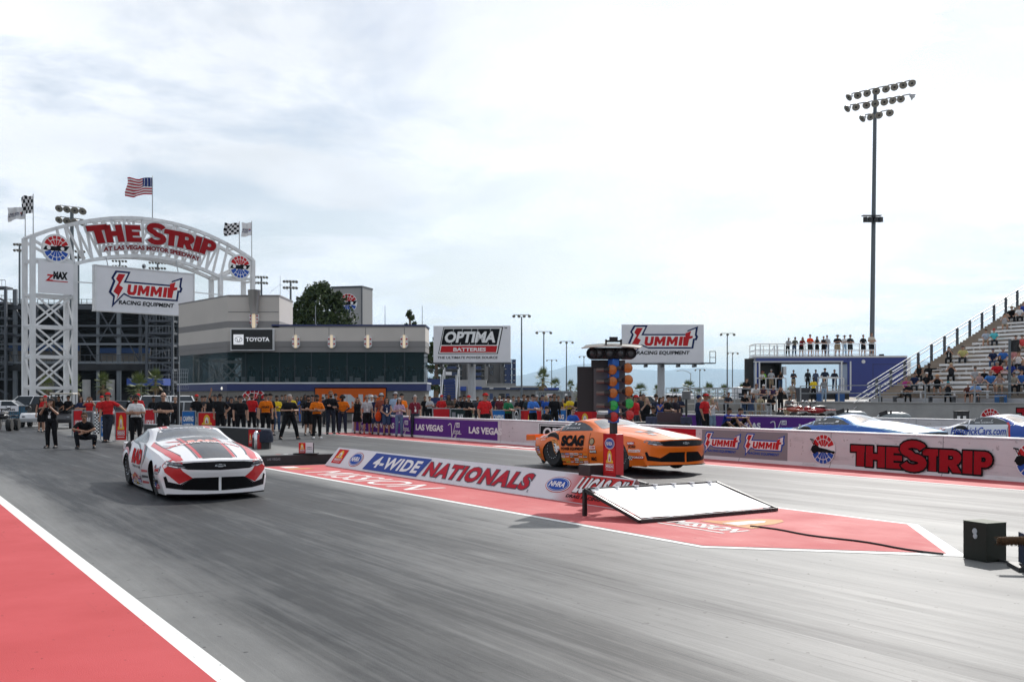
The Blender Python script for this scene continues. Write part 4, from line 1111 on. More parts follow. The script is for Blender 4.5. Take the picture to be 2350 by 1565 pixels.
def lamp_rows(px, Y, py, label, w, nn, rows=2, lean=0.0, tl=-0.03, lamp=0.45):
 return flood_pole(px, Y, py, [(-1.3 * k, [-w + 2 * w * i / (nn - 1) for i in range(nn)], tl) for k in range(rows)], label, r0=0.3, r1=0.2, lamp=lamp, group='speedway floodlight poles')
lamp_rows(165, 120, 483, 'dark floodlight pole rising behind the left part of the white arch', 1.35, 4, 2, tl=-0.12)
lamp_rows(600, 240, 637, 'floodlight pole just right of the arch, left of its neighbour', 1.3, 5, 2, lamp=0.33)
lamp_rows(667, 220, 647, 'floodlight pole directly above the big pine tree', 1.3, 5, 2, lamp=0.33)
lamp_rows(45, 230, 562, 'distant floodlight pole peeking out left of the arch leg', 1.0, 4, 2, lamp=0.33)
lamp_rows(180, 230, 578, 'distant floodlight pole seen through the arch beside its left badge', 1.4, 4, 2, lamp=0.33)
lamp_rows(275, 260, 600, 'distant floodlight pole seen below the arch over the left of the hanging billboard', 1.6, 5, 2, lamp=0.33)
lamp_rows(362, 250, 604, 'distant floodlight pole seen below the arch over the middle of the hanging billboard', 1.8, 6, 2, lamp=0.33)
def radio_mast():
 t = thing('radio_mast', 'thin guyed radio mast above the race tower roof', 'antenna', at(643, 160, 0))
 o = MB(); o.tube((0, 0, 0), (0, 0, zat(633, 160)), 0.08, 0.03, m_galv, 6); o.build('mast', t)
 o = MB()
 for d in (-1.6, 1.6): o.tube((0, 0, zat(652, 160)), (d, 0, zat(672, 160)), 0.02, 0.02, m_galv, 4)
 o.build('guy_wire', t)
radio_mast()
def street_light():
 t = thing('street_lamp', 'curved arm street lamp over the palms right of the billboard post', 'street lamp', at(1585, 200, 0))
 H = zat(856, 200); o = MB(); o.tube((0, 0, 0), (0, 0, H), 0.10, 0.07, m_galv, 8); o.build('pole', t)
 o = MB(); o.path([(0, 0, H - 0.2), (-0.5, 0, H + 0.25), (-1.4, 0, H + 0.5), (-2.2, 0, H + 0.5)], 0.05, m_galv, 6); o.build('arm', t)
 o = MB(); o.ell((-2.4, 0, H + 0.45), (0.35, 0.14, 0.09), m_galv, n=8, k=6); o.build('lamp_head', t)
street_light()
# ================================================================ buildings in the middle distance
m_glassd = mat('dark_pane', (0.02, 0.03, 0.045), 0.12)
def hotel():
 Y = 190.0
 t = thing('apartment_block', 'grey block with dark blue balcony bays behind the battery billboard', 'building', (0, Y, 0))
 X = lambda px: (px - 1175) / FPX * Y
 Z = lambda py: zat(py, Y)
 g1 = mat('block_grey', (0.235, 0.23, 0.225), 0.85, noise=0.05); g2 = mat('block_dark_grey', (0.125, 0.12, 0.118), 0.85); bl = mat('balcony_blue', (0.02, 0.038, 0.11), 0.5); pale = mat('block_pale', (0.36, 0.35, 0.335), 0.85)
 def bx(nm, x0, x1, y0, y1, d, m, yo=0.0, par=None):
  o = MB(); o.box(((X(x0) + X(x1)) / 2, yo + d / 2, (Z(y0) + Z(y1)) / 2), (X(x1) - X(x0), d, Z(y0) - Z(y1)), m); return o.build(nm, par or t)
 bx('main_wall', 1012, 1172, 822, 940, 14, g2, 0.6)
 for a, b_ in ((1012, 1024), (1071, 1090), (1112, 1120)): bx('wall_pier', a, b_, 822, 874, 2, g1, 0.0)
 for a, b_ in ((1022, 1060), (1088, 1112)):
  for y0 in (824, 838, 852, 864):
   w = bx('window', a + 12, b_, y0, y0 + 9, 0.2, m_glassd, 0.45); bx('balcony', a + 2, a + (b_ - a) * 0.7, y0 + 3, y0 + 10, 1.6, bl, -1.2)
   bx('balcony_slab', a, b_, y0 + 9.5, y0 + 11, 1.6, g1, -1.1)
 for a, b_ in ((1120, 1128),):
  for y0 in (826, 838, 850): bx('window', a + 4, b_ + 4, y0, y0 + 9, 0.2, m_glassd, 0.45)
 bx('bay_tower', 1158, 1174, 824, 880, 7, bl, -0.5); bx('bay_tower', 1175, 1184, 824, 880, 7, bl, 1.5)
 for a in (1160, 1173, 1180):
  for y0 in (832, 846, 860, 872): bx('bracket', a - 2, a + 2, y0, y0 + 2, 0.4, pale, -0.8)
 bx('stair_core', 1148, 1157, 824, 880, 7, g2, -0.2)
 bx('podium', 1056, 1118, 873, 940, 6, pale, -6.5); bx('podium', 1118, 1184, 880, 940, 6, g1, -5.0)
 bx('awning', 1061, 1074, 888, 897, 1.6, mat('blue_awning', (0.02, 0.06, 0.30), 0.6), -8.0); bx('awning', 1091, 1109, 888, 894, 1.6, MATS['blue_awning'], -8.0)
 bx('doorway', 1062, 1073, 897, 925, 0.2, g2, -6.75)
hotel()
def low_building():
 Y = 150.0
 t = thing('service_building', 'long low grey building with a dark parapet stripe, right of the battery billboard post', 'building', (0, Y, 0))
 X = lambda px: (px - 1175) / FPX * Y
 Z = lambda py: zat(py, Y)
 g1 = mat('service_wall', (0.22, 0.215, 0.21), 0.85, noise=0.06)
 o = MB(); o.box(((X(1108) + X(1238)) / 2, 5, Z(890) / 2), (X(1238) - X(1108), 10, Z(890)), g1); o.build('wall', t)
 o = MB(); o.box(((X(1108) + X(1185)) / 2, 4.9, Z(891.5)), (X(1185) - X(1108) + 0.2, 10.4, 0.32), mat('navy_parapet', (0.03, 0.05, 0.12), 0.6)); o.box(((X(1187) + X(1238)) / 2, 4.9, Z(891.5)), (X(1238) - X(1187), 10.4, 0.32), MATS['navy_parapet']); o.build('parapet_stripe', t)
 o = MB(); o.box(((X(1108) + X(1238)) / 2, 4.9, Z(887.5)), (X(1238) - X(1108) + 0.3, 10.6, 0.25), m_conc); o.build('roof_edge', t)
 for a, b_ in ((1124, 1131), (1145, 1158), (1161, 1169)):
  o = MB(); o.box(((X(a) + X(b_)) / 2, -0.03, Z(903) / 2), (X(b_) - X(a), 0.1, Z(903)), m_dark if a == 1145 else mat('blue_door', (0.04, 0.07, 0.16), 0.5)); o.build('door', t)
 for a in (1128, 1166):
  o = MB(); o.box((X(a), -0.35, Z(891)), (0.55, 0.06, 0.14), m_signW); o.build('door_sign', t)
 o = MB(); o.box((X(1262), 4, Z(892)), (X(1282) - X(1240), 9, 0.3), mat('blue_awning', (0.02, 0.06, 0.30), 0.6)); o.box((X(1262), 6, Z(892) / 2), (X(1282) - X(1240), 6, Z(893)), g1); o.build('annex', t)
 o = MB(); o.box((X(1345), 26, 1.3), (X(1400) - X(1290), 0.4, 2.4), m_conc); tag(o.build('boundary_wall'), 'far low grey boundary wall behind the container', 'wall').location = (0, Y, 0)
low_building()
def container():
 Y = 85.0
 t = thing('shipping_container', 'grey corrugated shipping container with a white caution sign, behind the crowd', 'container', at(1272, Y, 0), 0.06)
 w = 76 / FPX * Y; H = zat(897, Y)
 m = mat('container_grey', (0.30, 0.325, 0.335), 0.6, noise=0.1, nscale=2)
 pts = []; n = 16
 o = MB()
 for i in range(n):
  x = -w / 2 + w * i / n; q = w / n
  o.add([(x, 0, 0), (x + q * 0.35, 0, 0), (x + q * 0.5, 0.06, 0), (x + q * 0.85, 0.06, 0), (x + q, 0, 0), (x, 0, H), (x + q * 0.35, 0, H), (x + q * 0.5, 0.06, H), (x + q * 0.85, 0.06, H), (x + q, 0, H)], [(k, k + 1, k + 6, k + 5) for k in range(4)], m)
 o.box((0, 1.27, H / 2), (w - 0.02, 2.36, H - 0.02), m); o.build('corrugated_wall', t)
 o = MB();
 for x in (-w / 2, w / 2, w * 0.27): o.box((x, -0.02, H / 2), (0.12, 0.12, H), mat('container_post', (0.22, 0.235, 0.245), 0.6))
 o.box((0, -0.02, H - 0.06), (w, 0.13, 0.12), MATS['container_post']); o.build('corner_post', t)
 g = G2(); g.rect(0, 0, 0.72, 0.34, inkW, 1); g.text("CAUTION", 0.06, 0.12, 0.6, 0.12, inkR, 2, 0.03)
 g.build('caution_sign', FM((-0.62, -0.05, H - 0.55), (1, 0, 0)), t)
 g = G2(); g.rect(0, 0, 0.22, 0.34, inkW, 1); g.build('notice', FM((0.85, -0.05, H - 0.55), (1, 0, 0)), t)
container()
def stair_tower():
 Y = 95.0
 t = thing('outdoor_stair', 'dark blue steel outdoor stair with white handrails beside the race tower', 'stairs', at(1010, Y, 0))
 k = Y / FPX; bl = mat('stair_blue', (0.02, 0.045, 0.17), 0.5)
 o = MB()
 n = 14; z1 = zat(873, Y)
 for i in range(n): o.box((24 * k, -3.0 + i * 0.27, z1 * (i + 0.5) / n), (30 * k, 0.30, z1 / n * 0.75), bl)
 o.build('stair_flight', t)
 o = MB(); o.box((0, 1.3, z1 - 0.12), (64 * k, 1.6, 0.5), bl); o.box((-12 * k, 2.0, z1 - 1.9), (34 * k, 0.4, 0.7), bl); o.build('landing', t)
 o = MB()
 for x in (7, 41):
  o.bar((x * k, -3.1, 0.9), (x * k, 0.6, z1 + 1.0), 0.07, 0.07, m_steelW); o.bar((x * k, -3.1, 0), (x * k, -3.1, zat(862, Y)), 0.09, 0.09, m_steelW)
  o.bar((x * k + 0.1, 0.6, 0), (x * k + 0.1, 0.6, z1 + 1.2), 0.09, 0.09, m_steelW)
 o.build('handrail', t)
 o = MB(); o.bar((-30 * k, 0.6, z1 + 1.05), (41 * k, 0.6, z1 + 1.05), 0.06, 0.06, m_frame)
 for i in range(24): o.bar(((-30 + 71 * i / 23) * k, 0.6, z1), ((-30 + 71 * i / 23) * k, 0.6, z1 + 1.05), 0.03, 0.03, m_frame)
 o.build('balustrade', t)
 g = G2(); g.rect(0, 0, 0.55, 0.30, inkW, 0); g.build('small_notice', FM((12 * k, 0.53, z1 + 0.5), (1, 0, 0)), t)
stair_tower()
def badge_tower():
 Y = 230.0
 t = thing('sign_tower', 'tall pale grey block with a round red and blue badge, half hidden by the pine', 'sign', at(796, Y, 0), R(-14))
 k = Y / FPX; H = zat(661, Y)
 o = MB(); o.box((0, 3, H / 2), (76 * k, 6, H), mat('sign_block_grey', (0.36, 0.355, 0.35), 0.8, noise=0.05)); o.build('block', t)
 o = MB(); o.box((0, 3, H + 0.2), (77 * k, 6.3, 0.4), m_frame); o.box((37.5 * k, -0.1, H / 2), (2 * k, 0.4, H), m_frame); o.build('edge_trim', t)
 g = G2(); g.put(A_STR, 0, 0, 24 * k, 23 * k); g.build('badge_art', FM((2 * k, -0.05, zat(696, Y)), (1, 0, 0)), t, step=0.02)
badge_tower()
# ================================================================ trees
def leaf_mat(name, c1, c2):
 m, N, L, p = nodemat(name); b = NB(m); o = b.obj()
 n = b.noise(o, 1.6, 4); oi = N.new('ShaderNodeNewGeometry')
 col = b.mix(b.rng(b.math('ADD', b.math('MULTIPLY', n, 0.6), b.math('MULTIPLY', oi.outputs['Random Per Island'], 0.4)), 0.3, 0.7), c1, c2)
 L.new(col, p.inputs['Base Color']); p.inputs['Roughness'].default_value = 0.6; p.inputs['Specular IOR Level'].default_value = 0.3
 return m
m_pine = leaf_mat('pine_needles', (0.022, 0.042, 0.015), (0.075, 0.105, 0.032)); m_palm = leaf_mat('palm_leaf', (0.06, 0.09, 0.022), (0.15, 0.18, 0.05)); m_palmd = leaf_mat('dry_palm_leaf', (0.16, 0.11, 0.05), (0.24, 0.17, 0.08))
def clump_tree(label, px, Y, py_top, py_bot, w_px, seed, n=110, leaf=0.5, per=60, pts=None):
 r = random.Random(seed); k = Y / FPX
 t = thing('evergreen_tree', label, 'tree', at(px, Y, 0))
 zt, zb = zat(py_top, Y), max(0.8, zat(py_bot, Y)); H = zt - zb; w = w_px * k / 2
 tr = MB(); tr.tube((0, 0, 0), (0.1, 0, zb + H * 0.35), 0.38, 0.25, m_bark, 10); tr.tube((0.1, 0, zb + H * 0.35), (0, 0.1, zb + H * 0.85), 0.25, 0.06, m_bark, 8)
 cs = []
 for i in range(n):
  f = r.random(); a = r.uniform(0, 6.283)
  prof = math.sin(math.pi * min(1, (f * 0.86 + 0.16))) ** 0.6
  rr = w * prof * (0.35 + 0.65 * math.sqrt(r.random()))
  cs.append(Vector((rr * math.cos(a), rr * 0.9 * math.sin(a), zb + H * f)))
 for c in cs[::6]: tr.tube((0, 0, max(0.5, c.z - 1.0)), c, 0.07, 0.02, m_bark, 5)
 tr.build('trunk', t)
 o = MB()
 for c in cs:
  R0 = r.uniform(0.45, 1.0) * w * 0.26
  for q in range(per):
   d = Vector((r.gauss(0, 1), r.gauss(0, 1), r.gauss(0, 0.75))).normalized() * R0 * r.random() ** 0.4
   p = c + d; L_ = leaf * r.uniform(0.6, 1.2)
   a = Vector((r.gauss(0, 1), r.gauss(0, 1), r.gauss(0.3, 0.8))).normalized(); b_ = a.orthogonal().normalized()
   b_.rotate(Matrix.Rotation(r.uniform(0, 6.28), 3, a))
   o.add([p - a * L_ * 0.5, p + b_ * L_ * 0.2, p + a * L_ * 0.5, p - b_ * L_ * 0.2], [(0, 1, 2, 3)], m_pine)
 o.build('crown', t)
 return t
clump_tree('large dark pine tree behind the race tower, in front of the badge sign block', 736, 110, 658, 790, 148, 5, n=150, leaf=0.55, per=70)
clump_tree('small dark tree top showing above the right roof of the race tower', 940, 120, 717, 800, 44, 8, n=40, leaf=0.45, per=60)
clump_tree('dark tree between the race tower and the battery billboard', 1000, 130, 775, 900, 50, 9, n=80, leaf=0.55, per=60)
def palm_proto(seed, H, crown, dry):
 r = random.Random(seed)
 tr = MB(); n = 10
 for i in range(n):
  z0, z1 = H * i / n, H * (i + 1) / n
  tr.tube((0.05 * math.sin(i), 0, z0), (0.05 * math.sin(i + 1), 0, z1), 0.30 - 0.11 * i / n + (0.05 if i % 2 else 0), 0.30 - 0.11 * (i + 1) / n, m_bark, 9)
 cr = MB()
 nl = 38
 for k in range(nl):
  el = R(-55 + 135 * (k / nl) + r.uniform(-8, 8)); a = k * 2.39996 + r.uniform(-0.2, 0.2)
  d = Vector((math.cos(a) * math.cos(el), math.sin(a) * math.cos(el), math.sin(el)))
  Ls = crown * r.uniform(0.42, 0.58); m = m_palmd if (el < R(-35) and dry) else m_palm
  top = Vector((0, 0, H + 0.1)); tip = top + d * Ls - Vector((0, 0, 0.10 * Ls))
  cr.tube(top, tip, 0.025, 0.012, m, 4, cap=False)
  x = d.cross(Vector((0, 0, 1))).normalized() if abs(d.z) < 0.98 else Vector((1, 0, 0)); yv = d.cross(x)
  nf = 11; FL = crown * r.uniform(0.42, 0.55)
  for i in range(nf):
   f = -1 + 2 * i / (nf - 1); an = f * 1.45
   e = (d * math.cos(an) + x * math.sin(an)).normalized(); e2 = (e + Vector((0, 0, -0.45)) * (0.5 + abs(f) * 0.4)).normalized()
   L2 = FL * (1 - 0.25 * abs(f)); wd = x * math.cos(an) - d * math.sin(an); wv = wd * 0.045 * crown / 2
   b0 = tip; b1 = tip + e * L2 * 0.55; b2 = b1 + e2 * L2 * 0.5
   cr.add([b0 - wv * 0.4, b0 + wv * 0.4, b1 + wv, b1 - wv, b2], [(0, 1, 2, 3), (3, 2, 4)], m)
 return tr, cr
_pm = []
for sd, H, c, dry in ((1, 3.4, 2.5, True), (2, 4.2, 2.3, True), (3, 3.0, 2.7, True)):
 tr, cr = palm_proto(sd, H, c, dry); t = thing('palm_tree', 'palm', 'tree'); tr.build('trunk', t); cr.build('crown', t); _pm.append((t, H, c))
_used = set()
def palm(px, Y, py_top, label, k=0, wpx=None, group='palm trees'):
 proto, H, c = _pm[k]
 if k not in _used: _used.add(k); o = proto
 else: o = copy_tree(proto)
 Ht = zat(py_top, Y); z = Ht / (H + c * 0.95)
 wx = (wpx / FPX * Y) / (c * 1.75) if wpx else z
 o.location = at(px, Y, 0); o.scale = (wx, wx, z); o.rotation_euler.z = rnd.uniform(0, 6.28); o['label'] = label; o['group'] = group
palm(170, 112, 845, 'palm directly beside the right foot of the white arch leg', 0, 42); palm(237, 115, 850, 'palm in front of the dark speedway stand, above the red polo official', 1, 44)
palm(318, 108, 847, 'broadest palm in front of the dark speedway stand', 2, 62); palm(357, 118, 840, 'palm just left of the wire dish antenna, rightmost in front of the dark stand', 1, 42); palm(107, 122, 852, 'palm seen through the braces of the left arch leg', 0, 40)
palm(1245, 140, 837, 'tallest palm, left of the signal tree and above the container', 1, 40); palm(1274, 175, 860, 'second palm from the left above the container', 0, 32); palm(1309, 190, 868, 'palm with a slim trunk left of the signal tree, above the container end', 1, 26); palm(1328, 165, 876, 'dark short palm just left of the signal tree', 2, 26)
palm(1470, 200, 875, 'palm immediately right of the signal tree', 2, 42); palm(1508, 210, 880, 'palm touching the left side of the racing equipment billboard post', 1, 24); palm(1450, 260, 893, 'tiny distant palm right of the signal tree lamps', 0, 16)
palm(1548, 190, 885, 'wide low palm right of the racing equipment billboard post', 2, 40); palm(1580, 180, 869, 'taller palm beneath the curved street lamp', 1, 38); palm(1602, 215, 884, 'small palm right of the curved street lamp', 0, 24); palm(1627, 185, 872, 'palm above the red official near the square grey loudspeaker', 2, 34); palm(1663, 180, 876, 'shaggy palm behind the terrace railings, left of the trailer', 0, 34); palm(1706, 190, 873, 'palm partly hidden by the black left end of the trailer', 2, 36); palm(1812, 200, 886, 'palm seen through the open bay of the trailer', 1, 26)
def bush(px, Y, py, label):
 k = Y / FPX; t = thing('shrub', label, 'plant', at(px, Y, 0)); o = MB(); r = random.Random(px); H = zat(py, Y)
 for i in range(260):
  a = r.uniform(0, 6.28); e = r.uniform(0.2, 1.5); L_ = H * r.uniform(0.6, 1.0)
  d = Vector((math.cos(a) * math.cos(e), math.sin(a) * math.cos(e), math.sin(e))); s = d.orthogonal().normalized() * 0.04
  o.add([-s, s, d * L_ * 0.6 + s * 1.6, d * L_ * 0.6 - s * 1.6, d * L_ - Vector((0, 0, 0.2))], [(0, 1, 2, 3), (3, 2, 4)], m_palm)
 o.build('leaves', t)
bush(1052, 80, 913, 'bright green spiky shrub at the foot of the battery billboard post'); bush(1205, 210, 879, 'round far shrub behind the low grey building')
# ================================================================ hospitality trailer with roof deck
def trailer():
 Y = 87.0
 X = lambda px, y=Y: (px - 1175) / FPX * y
 Z = lambda py: zat(py, Y)
 t = thing('hospitality_trailer', 'royal blue hospitality trailer with an open bay and a railed roof deck', 'trailer', (X(1910), Y, 1.3), R(-4))
 x = lambda px: X(px) - X(1910)
 z = lambda py: Z(py) - 1.3
 bl = mat('royal_blue_trailer_paint', (0.022, 0.045, 0.235), 0.35, coat=0.3, noise=0.04); al = mat('trailer_aluminium', (0.55, 0.56, 0.57), 0.4, metal=0.3)
 D = 3.0; zf = z(896); zr = z(819)
 def bx(nm, x0, x1, z0, z1, y0, y1, m, par=None, bev=0):
  o = MB(); o.box(((x0 + x1) / 2, (y0 + y1) / 2, (z0 + z1) / 2), (x1 - x0, y1 - y0, z1 - z0), m); return o.build(nm, par or t, bevel=bev)
 xl, xr = x(1738), x(2078); bay = x(1944)
 bx('body', bay, xr, 0.35, zr - 0.06, 0, D, bl, bev=0.04)
 bx('rear_wall', xr - 0.02, xr + 0.3, 0.3, zr - 0.1, 0.05, D - 0.05, m_steelW)
 bx('roof', xl, bay, z(832), zr - 0.06, 0, D, bl); bx('roof_edge', xl - 0.15, xr, zr - 0.06, zr + 0.08, -0.05, D + 0.05, al)
 bx('floor', xl, bay, zf - 0.16, zf, -0.9, D, al); bx('floor_skirt', xl + 0.2, bay, zf - 0.75, zf - 0.16, -0.6, D - 0.1, m_dark)
 bx('ceiling', xl + 0.05, bay, z(833.5), z(832), 0.1, D - 0.05, m_frame)
 bx('left_cabin_wall', xl, x(1745), zf, z(832), 0.1, D, bl); bx('screen_back', x(1715), x(1735), z(898), z(822), 0.6, 1.0, m_dark)
 bx('partition', x(1796), x(1800), zf, z(832), 0.9, D, m_dark); bx('cabin_rear', xl + 0.2, x(1796), zf, z(832), D - 0.1, D, mat('smoked_panel', (0.035, 0.04, 0.045), 0.3))
 bx('awning_beam', xl - 0.25, x(1934), z(831), z(828.5), -0.15, 0.05, al)
 for px in (1732, 1740, 1924, 1944): bx('upright', x(px), x(px) + 0.10, zf - 1.4 if px < 1735 else zf, z(830), -0.9, -0.8, m_steelW)
 bx('door_box', x(1799), x(1806), z(860), z(841), -0.1, 0.6, al)
 # lower railings
 for a, b_ in ((1733, 1801), (1873, 1930)):
  o = MB(); o.bar((x(a), -0.85, z(868)), (x(b_), -0.85, z(868)), 0.07, 0.07, m_steelW); o.bar((x(a), -0.85, zf + 0.12), (x(b_), -0.85, zf + 0.12), 0.05, 0.05, m_steelW)
  for i in range(4): q = x(a) + (x(b_) - x(a)) * i / 3; o.bar((q, -0.85, zf - 0.1), (q, -0.85, z(868)), 0.07, 0.07, m_steelW)
  o.build('railing', t)
 bx('counter', x(1880), x(1922), z(868), z(865), -0.5, 0.1, m_steelW)
 # steps down to the plaza
 o = MB()
 for i in range(6): o.box(((x(1800) + x(1830)) / 2, -1.1 - i * 0.28, zf - 0.17 * (i + 1)), (x(1830) - x(1800), 0.3, 0.06), al)
 for q in (1800, 1830): o.bar((x(q), -0.95, zf - 0.1), (x(q), -2.7, zf - 1.0), 0.06, 0.14, al)
 o.build('steps', t)
 bx('blue_barrel', x(1868), x(1880), -0.0, 0.75, -1.2, -0.4, mat('drum_blue', (0.02, 0.09, 0.27), 0.5)); bx('blue_barrel', x(1913), x(1930), -0.0, 0.7, -1.2, -0.4, MATS['drum_blue'])
 # roof deck rail
 o = MB(); zd = zr + 0.08; zt = z(789)
 xs = [x(q) for q in (1736, 1747, 1768, 1785, 1802, 1846, 1867, 1900, 1934, 1971, 2007)]
 for q in xs: o.bar((q, 0, zd), (q, 0, zt), 0.07, 0.07, m_steelW)
 for q in xs[::2]: o.bar((q, D, zd), (q, D, zt), 0.06, 0.06, m_steelW)
 for zz in (zt, zd + 0.5, zd + 0.12):
  o.bar((xs[0], 0, zz), (xs[-1], 0, zz), 0.06, 0.06, m_steelW); o.bar((xs[0], D, zz), (xs[-1], D, zz), 0.05, 0.05, m_steelW)
  for q in (xs[0], xs[-1]): o.bar((q, 0, zz), (q, D, zz), 0.06, 0.06, m_steelW)
 o.bar((x(1762), 0.2, zd), (x(1780), 0.2, zd + 0.8), 0.05, 0.05, m_steelW); o.bar((x(1780), 0.2, zd), (x(1780), 0.2, zt - 0.1), 0.10, 0.10, m_steelW)
 o.build('deck_railing', t)
 Mx = Matrix.Translation((x(1980), -0.02, z(830))) @ Matrix.Rotation(R(90), 4, 'X')
 o = MB(); o.lathe([(0.0, 0.05), (0.14, 0.05), (0.16, 0.0)], m_steelW, Mx, 18, cap=False); o.build('round_vent', t)
 bx('door_line', x(2001), x(2001) + 0.03, 0.5, z(835), -0.01, 0.02, m_dark); bx('awning_line', x(2001), x(2060), z(836.5), z(835.8), -0.012, 0.02, m_dark)
 bx('vent_panel', x(1966), x(1998), 0.18, 0.34, -0.02, 0.3, al)
 bx('roof_box', x(2022), x(2031), zr + 0.08, zr + 0.25, 0.6, 1.0, m_dark)
 return t, zr + 0.08 + 1.3, zf + 1.3
TRAILER, DECKZ, BAYZ = trailer()
# ================================================================ spectator stand at the right
S0 = -46.0
def srow(k): return 56.1 + 0.70 * k, 1.6 + 0.30 * k        # u and tread height of a row
m_tanstep = mat('tan_concrete_step', (0.33, 0.27, 0.215), 0.9, noise=0.12, nscale=2.0); m_bench = mat('white_bench_aluminium', (0.74, 0.74, 0.74), 0.45, noise=0.05)
def stand():
 t = thing('spectator_stand', 'tan stepped spectator stand with white benches at the right', 'grandstand', TR(S0, 54.0), TANG)
 NR = 30; L = 46.0
 Lc = lambda u: u - 54.0
 o = MB()
 for k in range(NR):
  u, z = srow(k)
  o.box((L / 2, Lc(u) + 0.35 + (NR - k) * 0.35 - 0.35 + 0.35, z - 0.15 - 0.0), (L - k * 0.0, 0.70 + (NR - k - 1) * 0.70, 0.30), m_tanstep)
 o.build('concrete_steps', t)
 o = MB()
 for k in range(0, NR * 2):
  u = 56.1 + 0.35 * k; o.box((0.85, Lc(u) + 0.17, 1.6 + 0.15 * k - 0.08 + 0.15), (1.35, 0.35, 0.15), m_tanstep)
 o.build('aisle_steps', t)
 for k in range(NR):
  u, z = srow(k); st = 1.75
  if k == 0: continue
  o = MB(); o.box((st + (L - st) / 2, Lc(u) + 0.30, z + 0.43), (L - st, 0.26, 0.05), m_bench); o.box((st + (L - st) / 2, Lc(u) + 0.155, z + 0.385), (L - st, 0.03, 0.15), m_bench)
  for i in range(int((L - st) / 1.9)): o.box((st + 0.5 + i * 1.9, Lc(u) + 0.30, z + 0.21), (0.07, 0.10, 0.40), m_bench)
  o.build('bench', t)
 for k, (a, b_) in enumerate(((2.0, 3.6), (5.6, 8.2), (10.3, 13.0), (15, 20))):
  o = MB(); u, z = srow(0); o.box(((a + b_) / 2, Lc(u) + 0.30, z + 0.43), (b_ - a, 0.28, 0.06), m_bench)
  for q in (a + 0.2, b_ - 0.2): o.box((q, Lc(u) + 0.3, z + 0.2), (0.08, 0.12, 0.40), m_bench)
  o.build('bench', t)
 o = MB(); o.box((L / 2, 1.95, 1.45), (L, 0.3, 0.31), m_graywall); o.build('riser_wall', t)
 for a, b_ in ((1.2, 2.6), (4.9, 6.8), (8.1, 9.9), (11.6, 13.6)):
  o = MB(); o.box(((a + b_) / 2, 1.1, 1.72), (b_ - a, 0.35, 0.05), mat('grey_bench', (0.33, 0.34, 0.36), 0.5))
  for q in (a + 0.15, b_ - 0.15): o.box((q, 1.1, 1.5), (0.08, 0.3, 0.40), m_frame)
  o.build('front_bench', t)
 for a in (9.4, 15.2):
  o = MB(); o.box((a, 1.55, 1.55), (0.75, 0.05, 0.5), mat('blue_panel', (0.02, 0.11, 0.30), 0.5)); o.build('blue_panel', t)
 # left rail with posts and mesh
 m_post = mat('stand_post_grey', (0.075, 0.085, 0.10), 0.5)
 for k in range(0, NR, 2):
  u, z = srow(k); o = MB(); o.box((0.08, Lc(u) + 0.2, z + 0.62), (0.14, 0.14, 1.3), m_post); o.build('rail_post', t)
 a, za = srow(-1); b_, zb = srow(NR)
 for dz in (1.22, 0.98, 0.45):
  o = MB(); o.bar((0.08, Lc(a), za + dz), (0.08, Lc(b_), zb + dz), 0.05, 0.05, m_galv); o.build('hand_rail', t)
 for dz, x in ((1.0, 0.4), (0.72, 0.4), (0.35, 0.4)):
  u0, z0 = srow(-3.4); u1, z1 = srow(4.5); o = MB(); o.bar((x, Lc(u0), z0 + dz), (x, Lc(u1), z1 + dz), 0.045, 0.045, m_steelW); o.build('entry_rail', t)
 return t
stand()
def front_rail():
 t = thing('railing', 'grey tube railing along the front edge of the raised grey wall', 'railing', TR(-50.5, 54.15, 1.3), TANG)
 o = MB(); L = 70
 for z in (1.12, 0.62): o.bar((0, 0, z), (L, 0, z), 0.05, 0.05, m_galv)
 o.build('rail', t)
 for i in range(22):
  o = MB(); o.bar((i * 3.3, 0, 0), (i * 3.3, 0, 1.12), 0.07, 0.07, m_galv); o.build('rail_post', t)
 o = MB(); o.box((L / 2, -0.05, 0.03), (L, 0.35, 0.06), m_conc); o.build('wall_ledge', t)
 g = G2(); g.put(art_strikes(car=False), 0, 0, 0.66); g.build('wall_badge', FM((14.3, -0.165, -0.90), (1, 0, 0)), t, step=0.004)
 g = G2(); g.put(A_WORD, 0, 0, 1.5, 1.3); g.build('wall_lettering', FM((15.9, -0.165, -0.98), (1, 0, 0)), t, step=0.004)
front_rail()
def marker_pole():
 t = thing('flag_pole', 'grey pole with a folded black banner in front of the spectator stand', 'pole', at(2317, 60.2, 0))
 o = MB(); o.tube((0, 0, 0), (0, 0, zat(778, 60.2)), 0.085, 0.07, mat('pole_grey_paint', (0.10, 0.12, 0.135), 0.5), 12); o.build('pole', t)
 z = zat(780, 60.2)
 o = MB(); vs = []; fs = []
 for j in range(9):
  for i in range(9):
   f = i / 8; q = j / 8
   vs.append((0.05 + 0.55 * f + 0.03 * math.sin(9 * q), 0.10 * math.sin(7 * f + 3 * q), z - 0.68 * q - 0.02 * math.sin(5 * f)))
 for j in range(8):
  for i in range(8): a = j * 9 + i; fs.append((a, a + 1, a + 10, a + 9))
 o.add(vs, fs, mat('black_banner_cloth', (0.02, 0.02, 0.022), 0.8)); o.build('banner', t, smooth=True)
marker_pole()
